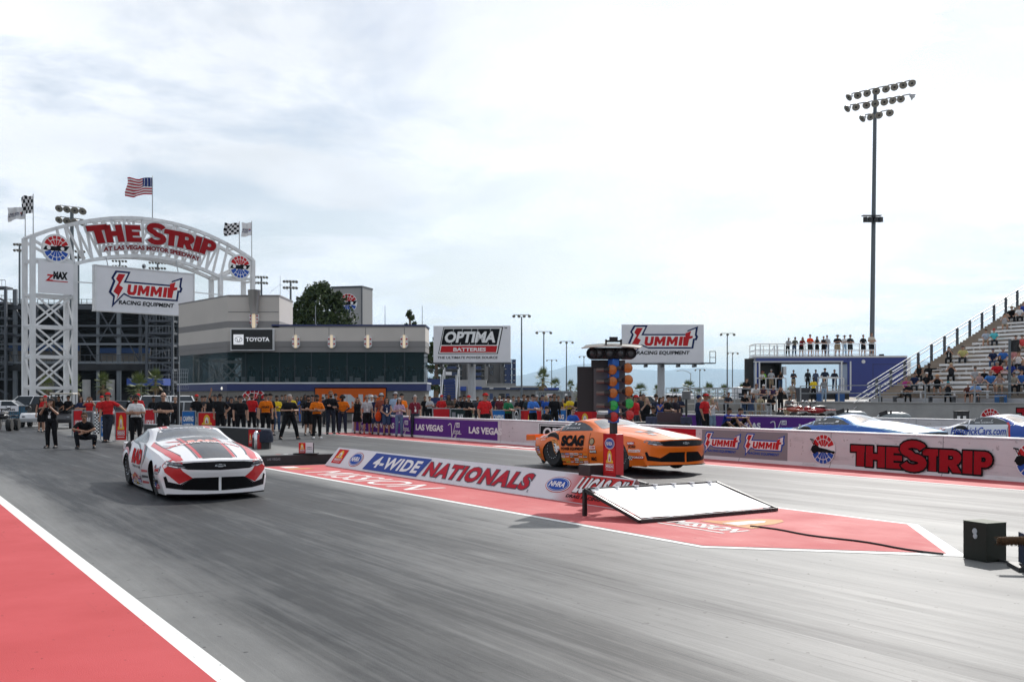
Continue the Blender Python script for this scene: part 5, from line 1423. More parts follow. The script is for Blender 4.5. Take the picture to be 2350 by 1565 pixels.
def terrace():
 """stepped concrete viewing terrace left of the trailer"""
 Y = 61.0
 t = thing('viewing_terrace', 'stepped concrete viewing terrace with tube railings, left of the trailer', 'terrace', at(1660, Y, 0))
 k = Y / FPX
 x0, x1 = -62 * k, 142 * k
 o = MB()
 for i, (y, z) in enumerate(((0.0, 0.35), (2.0, 0.8), (4.0, 1.25), (6.5, 1.55))):
  o.box(((x0 + x1) / 2, y + 1.25, z / 2), (x1 - x0 + i * 0.2, 2.5, z), mat('terrace_concrete', (0.27, 0.262, 0.245), 0.9, noise=0.1))
 o.build('steps', t)
 for y, z, a, b_ in ((0.1, 0.35, x0, 110 * k), (2.1, 0.8, x0 + 0.3, x1), (4.1, 1.25, x0, x1)):
  o = MB()
  for h in (0.95, 0.5): o.bar((a, y, z + h), (b_, y, z + h), 0.05, 0.05, m_galv)
  n = 6
  for i in range(n): o.bar((a + (b_ - a) * i / (n - 1), y, z), (a + (b_ - a) * i / (n - 1), y, z + 0.95), 0.06, 0.06, m_galv)
  o.build('railing', t)
 for y in (7, 10):
  o = MB(); [o.bar((x0 - 0.3 + i * 0.7, y, 0), (x0 - 0.3 + i * 0.7, y, zat(890, 67)), 0.05, 0.05, m_galv) for i in range(7)]
  for h in (890, 902): o.bar((x0 - 0.3, y, zat(h, 67)), (x0 + 4, y, zat(h, 67)), 0.05, 0.05, m_galv)
  o.build('ramp_rail', t)
terrace()
# ================================================================ the four race coupes
# body stations: x from the rear axle (front positive), then (half width, height) at sill, flank, shoulder, roof edge, and centre height
ST = [
 (-1.00, (0.66, 0.30), (0.79, 0.44), (0.75, 0.62), (0.58, 0.695), 0.705),
 (-0.85, (0.74, 0.22), (0.85, 0.42), (0.81, 0.66), (0.62, 0.735), 0.745),
 (-0.50, (0.79, 0.13), (0.895, 0.42), (0.845, 0.72), (0.60, 0.805), 0.825),
 (-0.15, (0.81, 0.09), (0.905, 0.42), (0.845, 0.785), (0.60, 0.895), 0.925),
 (0.20, (0.82, 0.06), (0.90, 0.42), (0.82, 0.82), (0.61, 0.985), 1.02),
 (0.55, (0.83, 0.05), (0.89, 0.42), (0.80, 0.83), (0.61, 1.06), 1.10),
 (0.90, (0.83, 0.045), (0.885, 0.42), (0.795, 0.832), (0.61, 1.09), 1.145),
 (1.15, (0.83, 0.045), (0.885, 0.42), (0.795, 0.832), (0.61, 1.07), 1.14),
 (1.45, (0.83, 0.05), (0.885, 0.42), (0.80, 0.83), (0.635, 0.985), 1.065),
 (1.75, (0.83, 0.05), (0.885, 0.43), (0.81, 0.822), (0.675, 0.888), 0.965),
 (2.00, (0.82, 0.05), (0.885, 0.44), (0.825, 0.80), (0.66, 0.852), 0.955),
 (2.35, (0.81, 0.05), (0.89, 0.44), (0.835, 0.772), (0.62, 0.825), 0.925),
 (2.70, (0.81, 0.05), (0.895, 0.44), (0.83, 0.738), (0.59, 0.788), 0.875),
 (3.05, (0.81, 0.055), (0.895, 0.42), (0.825, 0.70), (0.58, 0.747), 0.812),
 (3.35, (0.81, 0.06), (0.89, 0.38), (0.815, 0.655), (0.58, 0.70), 0.745),
 (3.60, (0.81, 0.065), (0.88, 0.34), (0.80, 0.615), (0.565, 0.655), 0.68),
 (3.78, (0.81, 0.07), (0.865, 0.31), (0.785, 0.585), (0.55, 0.618), 0.635),
]
def cr(p0, p1, p2, p3, t):
 return 0.5 * ((2 * p1) + (-p0 + p2) * t + (2 * p0 - 5 * p1 + 4 * p2 - p3) * t * t + (-p0 + 3 * p1 - 3 * p2 + p3) * t ** 3)
def car_shell():
 flat = [[s[0], *s[1], *s[2], *s[3], *s[4], s[5]] for s in ST]
 rows = []
 for i in range(len(flat) - 1):
  a, b, c, d = flat[max(i - 1, 0)], flat[i], flat[i + 1], flat[min(i + 2, len(flat) - 1)]
  nn = 5
  for k in range(nn): rows.append([cr(a[j], b[j], c[j], d[j], k / nn) for j in range(len(b))])
 rows.append(flat[-1])
 vs = []; ring = None; NP = 0
 def shift(x, y):
  f = min(1, max(0, (x - 2.75) / 1.03)); g_ = min(1, max(0, (-0.35 - x) / 0.65))
  return x + 0.10 * f - 0.40 * f * f * (abs(y) / 0.885) ** 2.4 + 0.16 * g_ * g_ * (abs(y) / 0.885) ** 2.2
 for r in rows:
  x = r[0]
  P = [(r[1], r[2]), (r[3], r[4]), (r[5], r[6]), (r[7], r[8]), (0.0, r[9])]
  # control polygon: sill up the flank to the shoulder, then the glasshouse or bonnet
  pr = []
  q = [(P[0][0] * 0.98, P[0][1])] + P[:1] + [((P[0][0] + P[1][0] * 1.6) / 2.6, (P[0][1] + P[1][1]) / 2), P[1], (P[1][0] * 0.55 + P[2][0] * 0.45 + 0.012, P[1][1] * 0.45 + P[2][1] * 0.55), P[2]]
  for k in range(1, len(q) - 1):
   for t in (0, 0.33, 0.66):
    pr.append((cr(q[k - 1][0], q[k][0], q[k + 1][0], q[min(k + 2, len(q) - 1)][0], t), cr(q[k - 1][1], q[k][1], q[k + 1][1], q[min(k + 2, len(q) - 1)][1], t)))
  pr.append(P[2])
  for t in (0.12, 0.35, 0.6, 0.82, 0.95): pr.append((P[2][0] + (P[3][0] - P[2][0]) * t, P[2][1] + (P[3][1] - P[2][1]) * t + 0.010 * math.sin(math.pi * t)))
  for t in (0.0, 0.12, 0.3, 0.5, 0.75, 1.0):
   y = P[3][0] * (1 - t); pr.append((y, P[3][1] + (P[4][1] - P[3][1]) * (1 - (1 - t) ** 2)))
  NP = len(pr)
  for y, z in pr: vs.append(Vector((shift(x, y), y, z)))
 NR = len(rows); fs = []
 def vid(i, j, s): return (i * NP + j) if s > 0 else NR * NP + i * NP + j
 vs2 = vs + [Vector((v.x, -v.y, v.z)) for v in vs]
 for s in (1, -1):
  for i in range(NR - 1):
   for j in range(NP - 1):
    f = [vid(i, j, s), vid(i + 1, j, s), vid(i + 1, j + 1, s), vid(i, j + 1, s)]
    fs.append(f if s > 0 else f[::-1])
 for i in range(NR - 1): fs.append([vid(i, 0, 1), vid(i, 0, -1), vid(i + 1, 0, -1), vid(i + 1, 0, 1)])
 # curved nose and tail: columns between the mirrored end rings
 def cap(i, xs, fwd):
  M_ = 14; grid = []
  for j in range(NP):
   yv = vs[i * NP + j].y; z = vs[i * NP + j].z
   row = []
   for k in range(M_ + 1):
    y = yv * (1 - 2 * k / M_)
    if k == 0: row.append(vid(i, j, 1)); continue
    if k == M_: row.append(vid(i, j, -1)); continue
    x = shift(xs, y)
    if fwd: x += 0.05 * math.sin(math.pi * k / M_) * math.exp(-((z - 0.47) / 0.10) ** 2) - 0.0
    vs2.append(Vector((x, y, z))); row.append(len(vs2) - 1)
   grid.append(row)
  for j in range(NP - 1):
   for k in range(M_):
    f = [grid[j][k], grid[j + 1][k], grid[j + 1][k + 1], grid[j][k + 1]]
    fs.append(f if fwd else f[::-1])
  fs.append(grid[0] if fwd else grid[0][::-1])
 cap(NR - 1, ST[-1][0], True); cap(0, ST[0][0], False)
 bm = bmesh.new(); bv = [bm.verts.new(v) for v in vs2]
 for f in fs:
  try: bm.faces.new([bv[k] for k in f])
  except ValueError: pass
 bmesh.ops.remove_doubles(bm, verts=bm.verts, dist=0.002)
 bmesh.ops.dissolve_degenerate(bm, edges=bm.edges, dist=0.0005)
 bmesh.ops.recalc_face_normals(bm, faces=bm.faces)
 return bm
m_well = mat('wheel_well_black', (0.008, 0.008, 0.008), 0.9)
def car_body_mesh():
 bm = car_shell(); me = bpy.data.meshes.new('shell'); bm.to_mesh(me)
 bvh = BVHTree.FromBMesh(bm); bm.free()
 me.materials.append(cm(WHITE, 'paint')); me.materials.append(m_well)
 ob = bpy.data.objects.new('shell', me); COL.objects.link(ob)
 cuts = []
 for x, rx, rz, zc in ((0.0, 0.42, 0.44, 0.18), (2.67, 0.335, 0.35, 0.25)):
  for s in (-1, 1):
   m = MB(); n = 40; y0, y1 = (0.40, 1.2)
   ring = [(x + rx * math.cos(6.2832 * i / n), zc + rz * math.sin(6.2832 * i / n)) for i in range(n)]
   vs = [(a, s * y0, b) for a, b in ring] + [(a, s * y1, b) for a, b in ring]
   m.add(vs, [(i, (i + 1) % n, n + (i + 1) % n, n + i) for i in range(n)] + [tuple(range(n)), tuple(range(n, 2 * n))], m_well)
   c = m.build('cut'); cuts.append((c, x, rx, rz, zc))
   md = ob.modifiers.new('b', 'BOOLEAN'); md.operation = 'DIFFERENCE'; md.object = c; md.solver = 'EXACT'
 bpy.context.view_layer.update()
 dg = bpy.context.evaluated_depsgraph_get()
 out = bpy.data.meshes.new_from_object(ob.evaluated_get(dg), depsgraph=dg)
 out.materials.clear(); out.materials.append(cm(WHITE, 'paint')); out.materials.append(m_well)
 for p in out.polygons:
  c = p.center; p.material_index = 0
  for _, x, rx, rz, zc in cuts:
   q = math.hypot((c.x - x) / rx, (c.z - zc) / rz)
   if q < 1.002 and (q > 0.985 or abs(abs(c.y) - 0.40) < 0.01) and abs(c.y) > 0.38 and (abs(p.normal.y) < 0.6 or abs(abs(c.y) - 0.40) < 0.01): p.material_index = 1
  if c.z < 0.2 and p.normal.z < -0.85: p.material_index = 1
  p.use_smooth = True
 try: out.set_sharp_from_angle(angle=R(35))
 except Exception: pass
 for c in cuts:
  if c[0].name in bpy.data.objects: bpy.data.objects.remove(c[0])
 bpy.data.objects.remove(ob)
 return out, bvh
CAR_ME, CAR_BVH = car_body_mesh()
class Decal:
 """flat shapes laid on the car body; view 'side' (x,z), 'top' (x,y) or 'front' (y,z)"""
 def __init__(s, mir=1): s.mb = MB(); s.mb.keepn = True
 def hit(s, a, b, view, off):
  if view == 'right': o, d = Vector((a, -3, b)), Vector((0, 1, 0))
  elif view == 'left': o, d = Vector((a, 3, b)), Vector((0, -1, 0))
  elif view == 'top': o, d = Vector((a, b, 3)), Vector((0, 0, -1))
  elif view == 'front': o, d = Vector((6, a, b)), Vector((-1, 0, 0))
  elif view == 'rear': o, d = Vector((-6, a, b)), Vector((1, 0, 0))
  loc, nr, _, _ = CAR_BVH.ray_cast(o, d)
  if loc is None: return None
  return loc + (nr if nr.dot(d) < 0 else -nr) * off
 def geo(s, pts, tris, m, view, off, mx=0.07):
  bm = bmesh.new(); bv = [bm.verts.new((x, y, 0)) for x, y in pts]
  for f in tris:
   try: bm.faces.new([bv[k] for k in f])
   except ValueError: pass
  for _ in range(5):
   es = [e for e in bm.edges if e.calc_length() > mx]
   if not es: break
   bmesh.ops.subdivide_edges(bm, edges=es, cuts=1)
   bmesh.ops.triangulate(bm, faces=[f for f in bm.faces if len(f.verts) > 3])
  bm.verts.index_update()
  vs = [s.hit(v.co.x, v.co.y, view, off) for v in bm.verts]
  fs = []
  for f in bm.faces:
   ids = [v.index for v in f.verts]
   if any(vs[k] is None for k in ids): continue
   c = [vs[k] for k in ids]
   ext = max((c[i] - c[j]).length for i in range(len(c)) for j in range(i))
   ext0 = max((f.verts[i].co - f.verts[j].co).length for i in range(len(c)) for j in range(i))
   if ext > ext0 * 6 + 0.05: continue
   fs.append(ids)
  used = sorted({k for f in fs for k in f}); mp = {k: i for i, k in enumerate(used)}
  bm.free()
  s.mb.add([vs[k] for k in used], [[mp[k] for k in f] for f in fs], m)
 def poly(s, pts, m, view, l=1, both=False):
  tri = [tuple(t) for t in tessellate_polygon([[Vector((x, y, 0)) for x, y in pts]])]
  s.geo(pts, tri, m, view, 0.002 + 0.0022 * l)
  if both:
   p2 = [(x, -y) for x, y in pts] if view == 'top' else [(-x, y) for x, y in pts]
   s.geo(p2, tri, m, view, 0.002 + 0.0022 * l)
  return s
 def text(s, t, x, z, w, h, m, view='right', l=3, bold=0.03, sh=0.0):
  g = G2(); g.text(t, 0, 0, w, h, m, 1, bold, sh); return s.art(g, x, z, view, l)
 def art(s, g, x, z, view='right', l=2, k=1.0, ky=None, rot=0.0, flip=False):
  ky = ky or k; c, sn = math.cos(rot), math.sin(rot)
  for vs, fs, m, ll in g.items:
   pts = [(x + (a * k * c - b * ky * sn) * (-1 if flip else 1), z + a * k * sn + b * ky * c) for a, b in vs]
   s.geo(pts, fs, m, view, 0.002 + 0.0022 * (l + ll), 0.12)
  return s
 def build(s, name, parent):
  if not s.mb.f: return None
  return s.mb.build(name, parent)
m_tint = mat('tinted_windscreen', (0.05, 0.055, 0.06), 0.05, spec=0.7, coat=1.0); m_side = mat('smoked_side_glass', (0.05, 0.055, 0.06), 0.07, spec=0.6)
m_lensd = mat('headlamp_lens', (0.17, 0.18, 0.20), 0.10, spec=0.8, noise=0.6, nscale=26); m_gril = mat('grille_black', (0.004, 0.004, 0.005), 0.8, spec=0.15)
m_gloss = mat('gloss_black_trim', (0.006, 0.006, 0.008), 0.4, spec=0.12)
def wheel(t, x, y, z, r, w, lab, s):
 Mx = Matrix.Translation((x, y, z)) @ Matrix.Rotation(R(-90), 4, 'X')
 o = MB(); h = w / 2
 o.lathe([(r * 0.56, -h * 0.9), (r * 0.9, -h), (r * 0.975, -h * 0.86), (r, -h * 0.6), (r, h * 0.6), (r * 0.975, h * 0.86), (r * 0.9, h), (r * 0.56, h * 0.9)], m_rubber, Mx, 36)
 wh = o.build(lab, t, smooth=True)
 o = MB(); e = h * s * 0.9
 rim = mat('black_rim', (0.02, 0.02, 0.021), 0.35, metal=0.6)
 Mo = Mx
 o.lathe([(r * 0.58, e * 1.0), (r * 0.58, e * 1.02), (r * 0.50, e * 1.03), (r * 0.48, e * 0.55), (r * 0.22, e * 0.45), (r * 0.16, e * 0.75), (0.01, e * 0.78)], rim, Mo, 30, cap=False); rm = o.build('rim', wh, smooth=True)
 o = MB()
 for k in range(18):
  a = 6.2832 * k / 18; o.ell(Mo @ Vector((r * 0.535 * math.cos(a), r * 0.535 * math.sin(a), e * 1.06)), (0.012, 0.012, 0.012), m_chrome, n=6, k=4)
 o.build('rim_bolt', rm)
 o = MB()
 for k in range(5):
  a = 6.2832 * k / 5; o.bar(Mo @ Vector((0, 0, e * 0.6)), Mo @ Vector((r * 0.49 * math.cos(a), r * 0.49 * math.sin(a), e * 0.7)), 0.05, 0.03, rim)
 o.build('spoke', rm)
 return wh
def race_car(label, s, u, pitch, livery, paint, yaw=0.0):
 t = thing('race_car', label, 'race car', TR(s, u, 0.005), TANG + yaw, 'race cars launching side by side')
 b = bpy.data.objects.new('body', CAR_ME.copy()); COL.objects.link(b); b.parent = t
 b.rotation_euler.y = -pitch
 b.data.materials[0] = paint
 def place(o):
  if o: o.parent = b
  return o
 D = Decal()
 D.poly([(1.26, -0.52), (1.23, -0.3), (1.22, 0), (1.23, 0.3), (1.26, 0.52), (1.50, 0.585), (1.72, 0.645), (1.82, 0.63), (1.86, 0.44), (1.80, 0.30), (1.74, 0.15), (1.73, 0), (1.74, -0.15), (1.80, -0.30), (1.86, -0.44), (1.82, -0.63), (1.72, -0.645), (1.50, -0.585)], m_tint, 'top', 1)
 place(D.build('windscreen', b))
 D = Decal(); D.poly([(-0.52, -0.43), (-0.52, 0.43), (0.25, 0.47), (0.52, 0.41), (0.52, -0.41), (0.25, -0.47)], m_tint, 'top', 1); D.build('rear_window', b)
 for v in ('right', 'left'):
  D = Decal(); D.poly([(0.28, 0.850), (0.21, 0.985), (0.34, 1.03), (0.62, 1.06), (0.90, 1.06), (1.10, 1.03), (1.32, 0.965), (1.58, 0.868), (1.56, 0.850)], m_side, v, 1); D.build('side_window', b)
  D = Decal(); D.poly([(-0.22, 0.875), (-0.12, 0.91), (0.04, 0.95), (0.17, 0.975), (0.235, 0.862), (0.0, 0.855)], m_side, v, 1); D.build('quarter_window', b)
  D = Decal()
  for p in ([(0.22, 0.10), (0.235, 0.10), (0.265, 0.86), (0.25, 0.86)], [(1.50, 0.10), (1.512, 0.10), (1.56, 0.80), (1.548, 0.80)], [(0.235, 0.10), (1.5, 0.10), (1.5, 0.11), (0.235, 0.11)]):
   D.poly(p, cm((0.03, 0.03, 0.03), 'ink'), v, 1)
  D.build('door_seam', b)
 # nose: slim upper grille with lamps, wide lower mouth with corner ducts
 D = Decal(); D.poly([(-0.58, 0.51), (-0.5, 0.485), (0, 0.472), (0.5, 0.485), (0.58, 0.51), (0.60, 0.582), (0.4, 0.602), (0, 0.612), (-0.4, 0.602), (-0.60, 0.582)], m_gloss, 'front', 1); gr = D.build('upper_grille', b)
 D = Decal(); D.poly([(-0.09, 0.53), (-0.045, 0.53), (-0.03, 0.52), (0.03, 0.52), (0.045, 0.53), (0.09, 0.53), (0.075, 0.558), (0.03, 0.558), (0.02, 0.567), (-0.02, 0.567), (-0.03, 0.558), (-0.075, 0.558)], m_galv, 'front', 2); D.poly([(-0.07, 0.537), (0.07, 0.537), (0.06, 0.552), (-0.06, 0.552)], m_gloss, 'front', 3); D.build('badge', gr)
 for sg in (1, -1):
  D = Decal(); D.poly([(sg * 0.53, 0.515), (sg * 0.66, 0.505), (sg * 0.775, 0.535), (sg * 0.815, 0.58), (sg * 0.78, 0.618), (sg * 0.60, 0.59)], m_lensd, 'front', 3)
  D.poly([(sg * 0.55, 0.535), (sg * 0.72, 0.545), (sg * 0.715, 0.558), (sg * 0.555, 0.552)], m_gloss, 'front', 4); D.poly([(sg * 0.64, 0.515), (sg * 0.76, 0.54), (sg * 0.755, 0.552), (sg * 0.64, 0.528)], m_chrome, 'front', 4); D.build('headlight', b)
  D = Decal(); D.poly([(sg * 0.56, 0.155), (sg * 0.80, 0.185), (sg * 0.835, 0.36), (sg * 0.80, 0.375), (sg * 0.77, 0.285), (sg * 0.57, 0.235)], m_gloss, 'front', 1); D.build('corner_duct', b)
  D = Decal(); D.poly([(sg * 0.022, 0.135), (sg * 0.57, 0.155), (sg * 0.57, 0.24), (sg * 0.40, 0.352), (sg * 0.022, 0.356)], m_gril, 'front', 1); D.build('lower_grille', b)
 o = MB()
 for sg in (1, -1):
  pts = [Vector((3.91 - 0.42 * (abs(y) / 0.885) ** 2.4, y, 0.075)) for y in (0, sg * 0.25, sg * 0.5, sg * 0.66, sg * 0.79)]
  for p, q in zip(pts[:-1], pts[1:]): o.bar(p, q, 0.05, 0.02, m_gloss)
 o.build('front_splitter', b)
 # rear spoiler on struts
 o = MB(); o.box((-1.12, 0, 0.715), (0.42, 1.5, 0.022), paint); o.box((-1.31, 0, 0.745), (0.03, 1.5, 0.08), paint)
 for y in (-0.74, 0.74): o.box((-1.14, y, 0.70), (0.42, 0.025, 0.13), paint)
 o.build('rear_spoiler', b)
 livery(b)
 dz = lambda x: math.sin(pitch) * x
 for sg in (1, -1):
  wheel(t, 0, sg * 0.665, 0.42, 0.42, 0.42, 'rear_wheel', sg); wheel(t, 2.67, sg * 0.75, 0.325 + dz(2.67) * 0.5, 0.325, 0.12, 'front_wheel', sg)
 o = MB()
 for y in (-0.25, 0.25): o.bar((-0.3, y, 0.2), (-1.25, y, 0.16), 0.04, 0.04, m_frame)
 for y in (-0.3, 0.3): o.lathe([(0.09, -0.02), (0.09, 0.02)], m_rubber, Matrix.Translation((-1.25, y, 0.09)) @ Matrix.Rotation(R(90), 4, 'X'), 12)
 o.build('wheelie_bar', t)
 o = MB(); o.bar((-0.0, -0.7, 0.42), (0, 0.7, 0.42), 0.16, 0.16, m_frame); o.bar((-0.5, -0.3, 0.25), (2.9, -0.3, 0.16), 0.06, 0.06, m_frame); o.bar((-0.5, 0.3, 0.25), (2.9, 0.3, 0.16), 0.06, 0.06, m_frame); o.bar((2.67, -0.72, 0.33), (2.67, 0.72, 0.33), 0.05, 0.05, m_frame); o.box((1.9, 0, 0.17), (0.7, 0.6, 0.12), m_frame)
 o.build('chassis', t)
 return t
def sponsor_strip(D, view, words, x0, x1, z0, rows, cols, seed):
 r = random.Random(seed); W_ = (x1 - x0) / cols
 fl = view == 'left'
 for j in range(rows):
  for i in range(cols):
   wd = words[(j * cols + i) % len(words)]; x = x0 + i * W_ + 0.01; z = z0 + j * 0.062
   bgc, fg = r.choice(((inkW, inkR), (inkW, inkK), (inkK, inkW), (inkB, inkW), (inkR, inkW), (inkY, inkK), (None, inkW), (None, inkK), (None, inkY)))
   g = G2()
   if bgc: g.rect(0, 0, W_ - 0.025, 0.048, bgc, 1)
   g.text(wd, 0.008, 0.010, W_ - 0.042, 0.028, fg, 2, 0.03)
   if fl: D.art(g, x + W_, z, 'left', 2, flip=True)
   else: D.art(g, x, z, 'right', 2)
redc = cm((0.58, 0.022, 0.025), 'paint'); blkc = cm((0.014, 0.014, 0.016), 'paint'); silc = cm((0.42, 0.43, 0.45), 'paint')
def liv_white(b):
 D = Decal()
 D.poly([(1.99, -0.34), (1.99, 0.34), (3.70, 0.30), (3.70, -0.30)], redc, 'top', 1); D.poly([(1.98, -0.28), (1.98, 0.28), (3.74, 0.245), (3.74, -0.245)], blkc, 'top', 2)
 D.poly([(1.99, -0.36), (1.99, -0.345), (3.70, -0.315), (3.70, -0.33)], blkc, 'top', 2, True)
 D.poly([(0.45, -0.30), (0.45, 0.30), (1.2, 0.31), (1.2, -0.31)], blkc, 'top', 1); D.poly([(0.45, 0.33), (1.21, 0.34), (1.21, 0.43), (0.5, 0.42)], redc, 'top', 1, True); D.poly([(0.5, 0.45), (1.22, 0.46), (1.22, 0.48), (0.5, 0.47)], redc, 'top', 1, True)
 D.build('bonnet_stripe', b)
 D = Decal()
 # red blades sweeping from the screen pillars over the wings to the lamps
 D.poly([(1.80, 0.68), (1.95, 0.70), (2.5, 0.68), (3.05, 0.62), (3.45, 0.555), (3.70, 0.55), (3.62, 0.68), (3.2, 0.745), (2.6, 0.775), (2.1, 0.79)], redc, 'top', 1, True)
 D.poly([(1.85, 0.665), (2.5, 0.66), (3.05, 0.60), (3.45, 0.535), (3.46, 0.555), (3.05, 0.622), (2.5, 0.683), (1.9, 0.70)], blkc, 'top', 2, True)
 D.poly([(0.57, 0.60), (0.555, 0.645), (0.70, 0.645), (0.80, 0.605), (0.84, 0.54), (0.82, 0.44), (0.62, 0.25), (0.42, 0.345), (0.56, 0.45), (0.60, 0.50)], redc, 'front', 1, True)
 D.poly([(0.60, 0.245), (0.42, 0.352), (0.405, 0.345), (0.585, 0.235)], blkc, 'front', 2, True)
 D.build('wing_stripe', b)
 D = Decal()
 D.poly([(-0.45, 0.80), (-0.1, 0.84), (0.1, 0.72), (0.32, 0.60), (0.10, 0.64), (-0.15, 0.70)], redc, 'right', 1)
 D.poly([(0.1, 0.86), (0.7, 0.862), (1.15, 0.80), (1.5, 0.66), (1.75, 0.40), (1.6, 0.50), (1.3, 0.72), (0.9, 0.80), (0.4, 0.83)], blkc, 'right', 1)
 D.poly([(1.5, 0.84), (1.95, 0.80), (2.0, 0.62), (1.75, 0.45), (1.85, 0.62), (1.7, 0.76)], blkc, 'right', 2); D.poly([(1.62, 0.82), (1.78, 0.80), (1.86, 0.64), (1.78, 0.5), (1.80, 0.66)], redc, 'right', 3)
 D.poly([(0.45, 0.18), (0.9, 0.30), (1.55, 0.20), (1.55, 0.14), (0.9, 0.22), (0.45, 0.10)], redc, 'right', 1)
 for z in (0.14, 0.24, 0.34): D.poly([(1.65, z), (2.28, z + 0.03), (2.30, z + 0.065), (1.65, z + 0.05)], redc if z != 0.24 else blkc, 'right', 1)
 for z in (0.20, 0.33, 0.46, 0.58): D.poly([(-0.98, z), (-0.48, z + 0.03), (-0.48, z + 0.09), (-0.98, z + 0.07)], redc if z != 0.33 else blkc, 'right', 1)
 D.poly([(-0.42, 0.62), (-0.2, 0.72), (0.0, 0.74), (0.2, 0.66), (0.3, 0.55), (0.2, 0.58), (0.0, 0.68), (-0.2, 0.67)], redc, 'right', 1)
 D.build('side_stripe', b)
 D = Decal()
 g = G2(); g.text("RAD", 0, 0, 1.0, 0.27, cm((0.5, 0.015, 0.02), "ink"), 2, 0.06); D.art(g, 0.62, 0.46, 'right', 2)
 D.text("TORQUE SYSTEMS", 0.70, 0.385, 0.86, 0.05, inkK, 'right', 3, 0.02)
 g = G2(); g.put(A_SUM, 0, 0, 0.17); D.art(g, 3.06, 0.37, 'right', 2)
 D.text("GESI", 3.02, 0.24, 0.26, 0.065, inkK, 'right', 3, 0.06); g = G2(); g.rect(0, 0, 0.2, 0.07, inkR, 1); g.text("LUCAS", 0.02, 0.02, 0.16, 0.035, inkW, 2, 0.03); D.art(g, 3.10, 0.155, 'right', 2)
 g = G2(); g.ell(0, 0, 0.055, 0.06, inkB, 1); g.ell(0.02, -0.03, 0.04, 0.035, inkR, 2); D.art(g, 3.02, 0.19, 'right', 2)
 sponsor_strip(D, 'right', ["GOODYEAR", "MSD", "VP", "SUMMIT", "JEGS", "NGK", "HOLLEY", "MOROSO", "CFE", "NHRA"], 0.45, 1.55, 0.085, 3, 6, 3)
 D.build('side_lettering', b)
 D = Decal(); g = G2(); g.text("CAMARO", 0, 0, 0.86, 0.085, cm((0.62, 0.63, 0.66), 'ink'), 2, 0.03)
 # reads from ahead of the car
 for vs, fs, m, l in g.items: D.geo([(1.315 - b_ * 0.6 + 0.02, a - 0.43) for a, b_ in vs], fs, m, 'top', 0.008)
 g = G2(); g.text("2", 0, 0, 0.07, 0.12, inkW, 2, 0.05);
 for vs, fs, m, l in g.items: D.geo([(1.42 - b_, a - 0.54) for a, b_ in vs], fs, m, 'top', 0.008)
 g = G2(); g.text("RAD", 0, 0, 0.50, 0.20, cm((0.85, 0.4, 0.36), 'ink'), 2, 0.06); g.text("Torque Systems", -0.25, -0.10, 0.95, 0.13, inkW, 4, 0.03)
 for vs, fs, m, l in g.items: D.geo([(2.62 - b_, a - 0.25) for a, b_ in vs], fs, m, 'top', 0.006 + 0.002 * l)
 D.poly([(2.30, -0.62), (2.55, -0.52), (2.62, -0.60), (2.52, -0.70)], silc, 'top', 1); D.poly([(2.50, -0.36), (2.60, -0.64), (2.70, -0.60), (2.62, -0.36)], redc, 'top', 1, True); D.poly([(2.30, -0.36), (2.10, -0.56), (2.22, -0.52), (2.42, -0.36)], redc, 'top', 1)
 D.build('top_lettering', b)
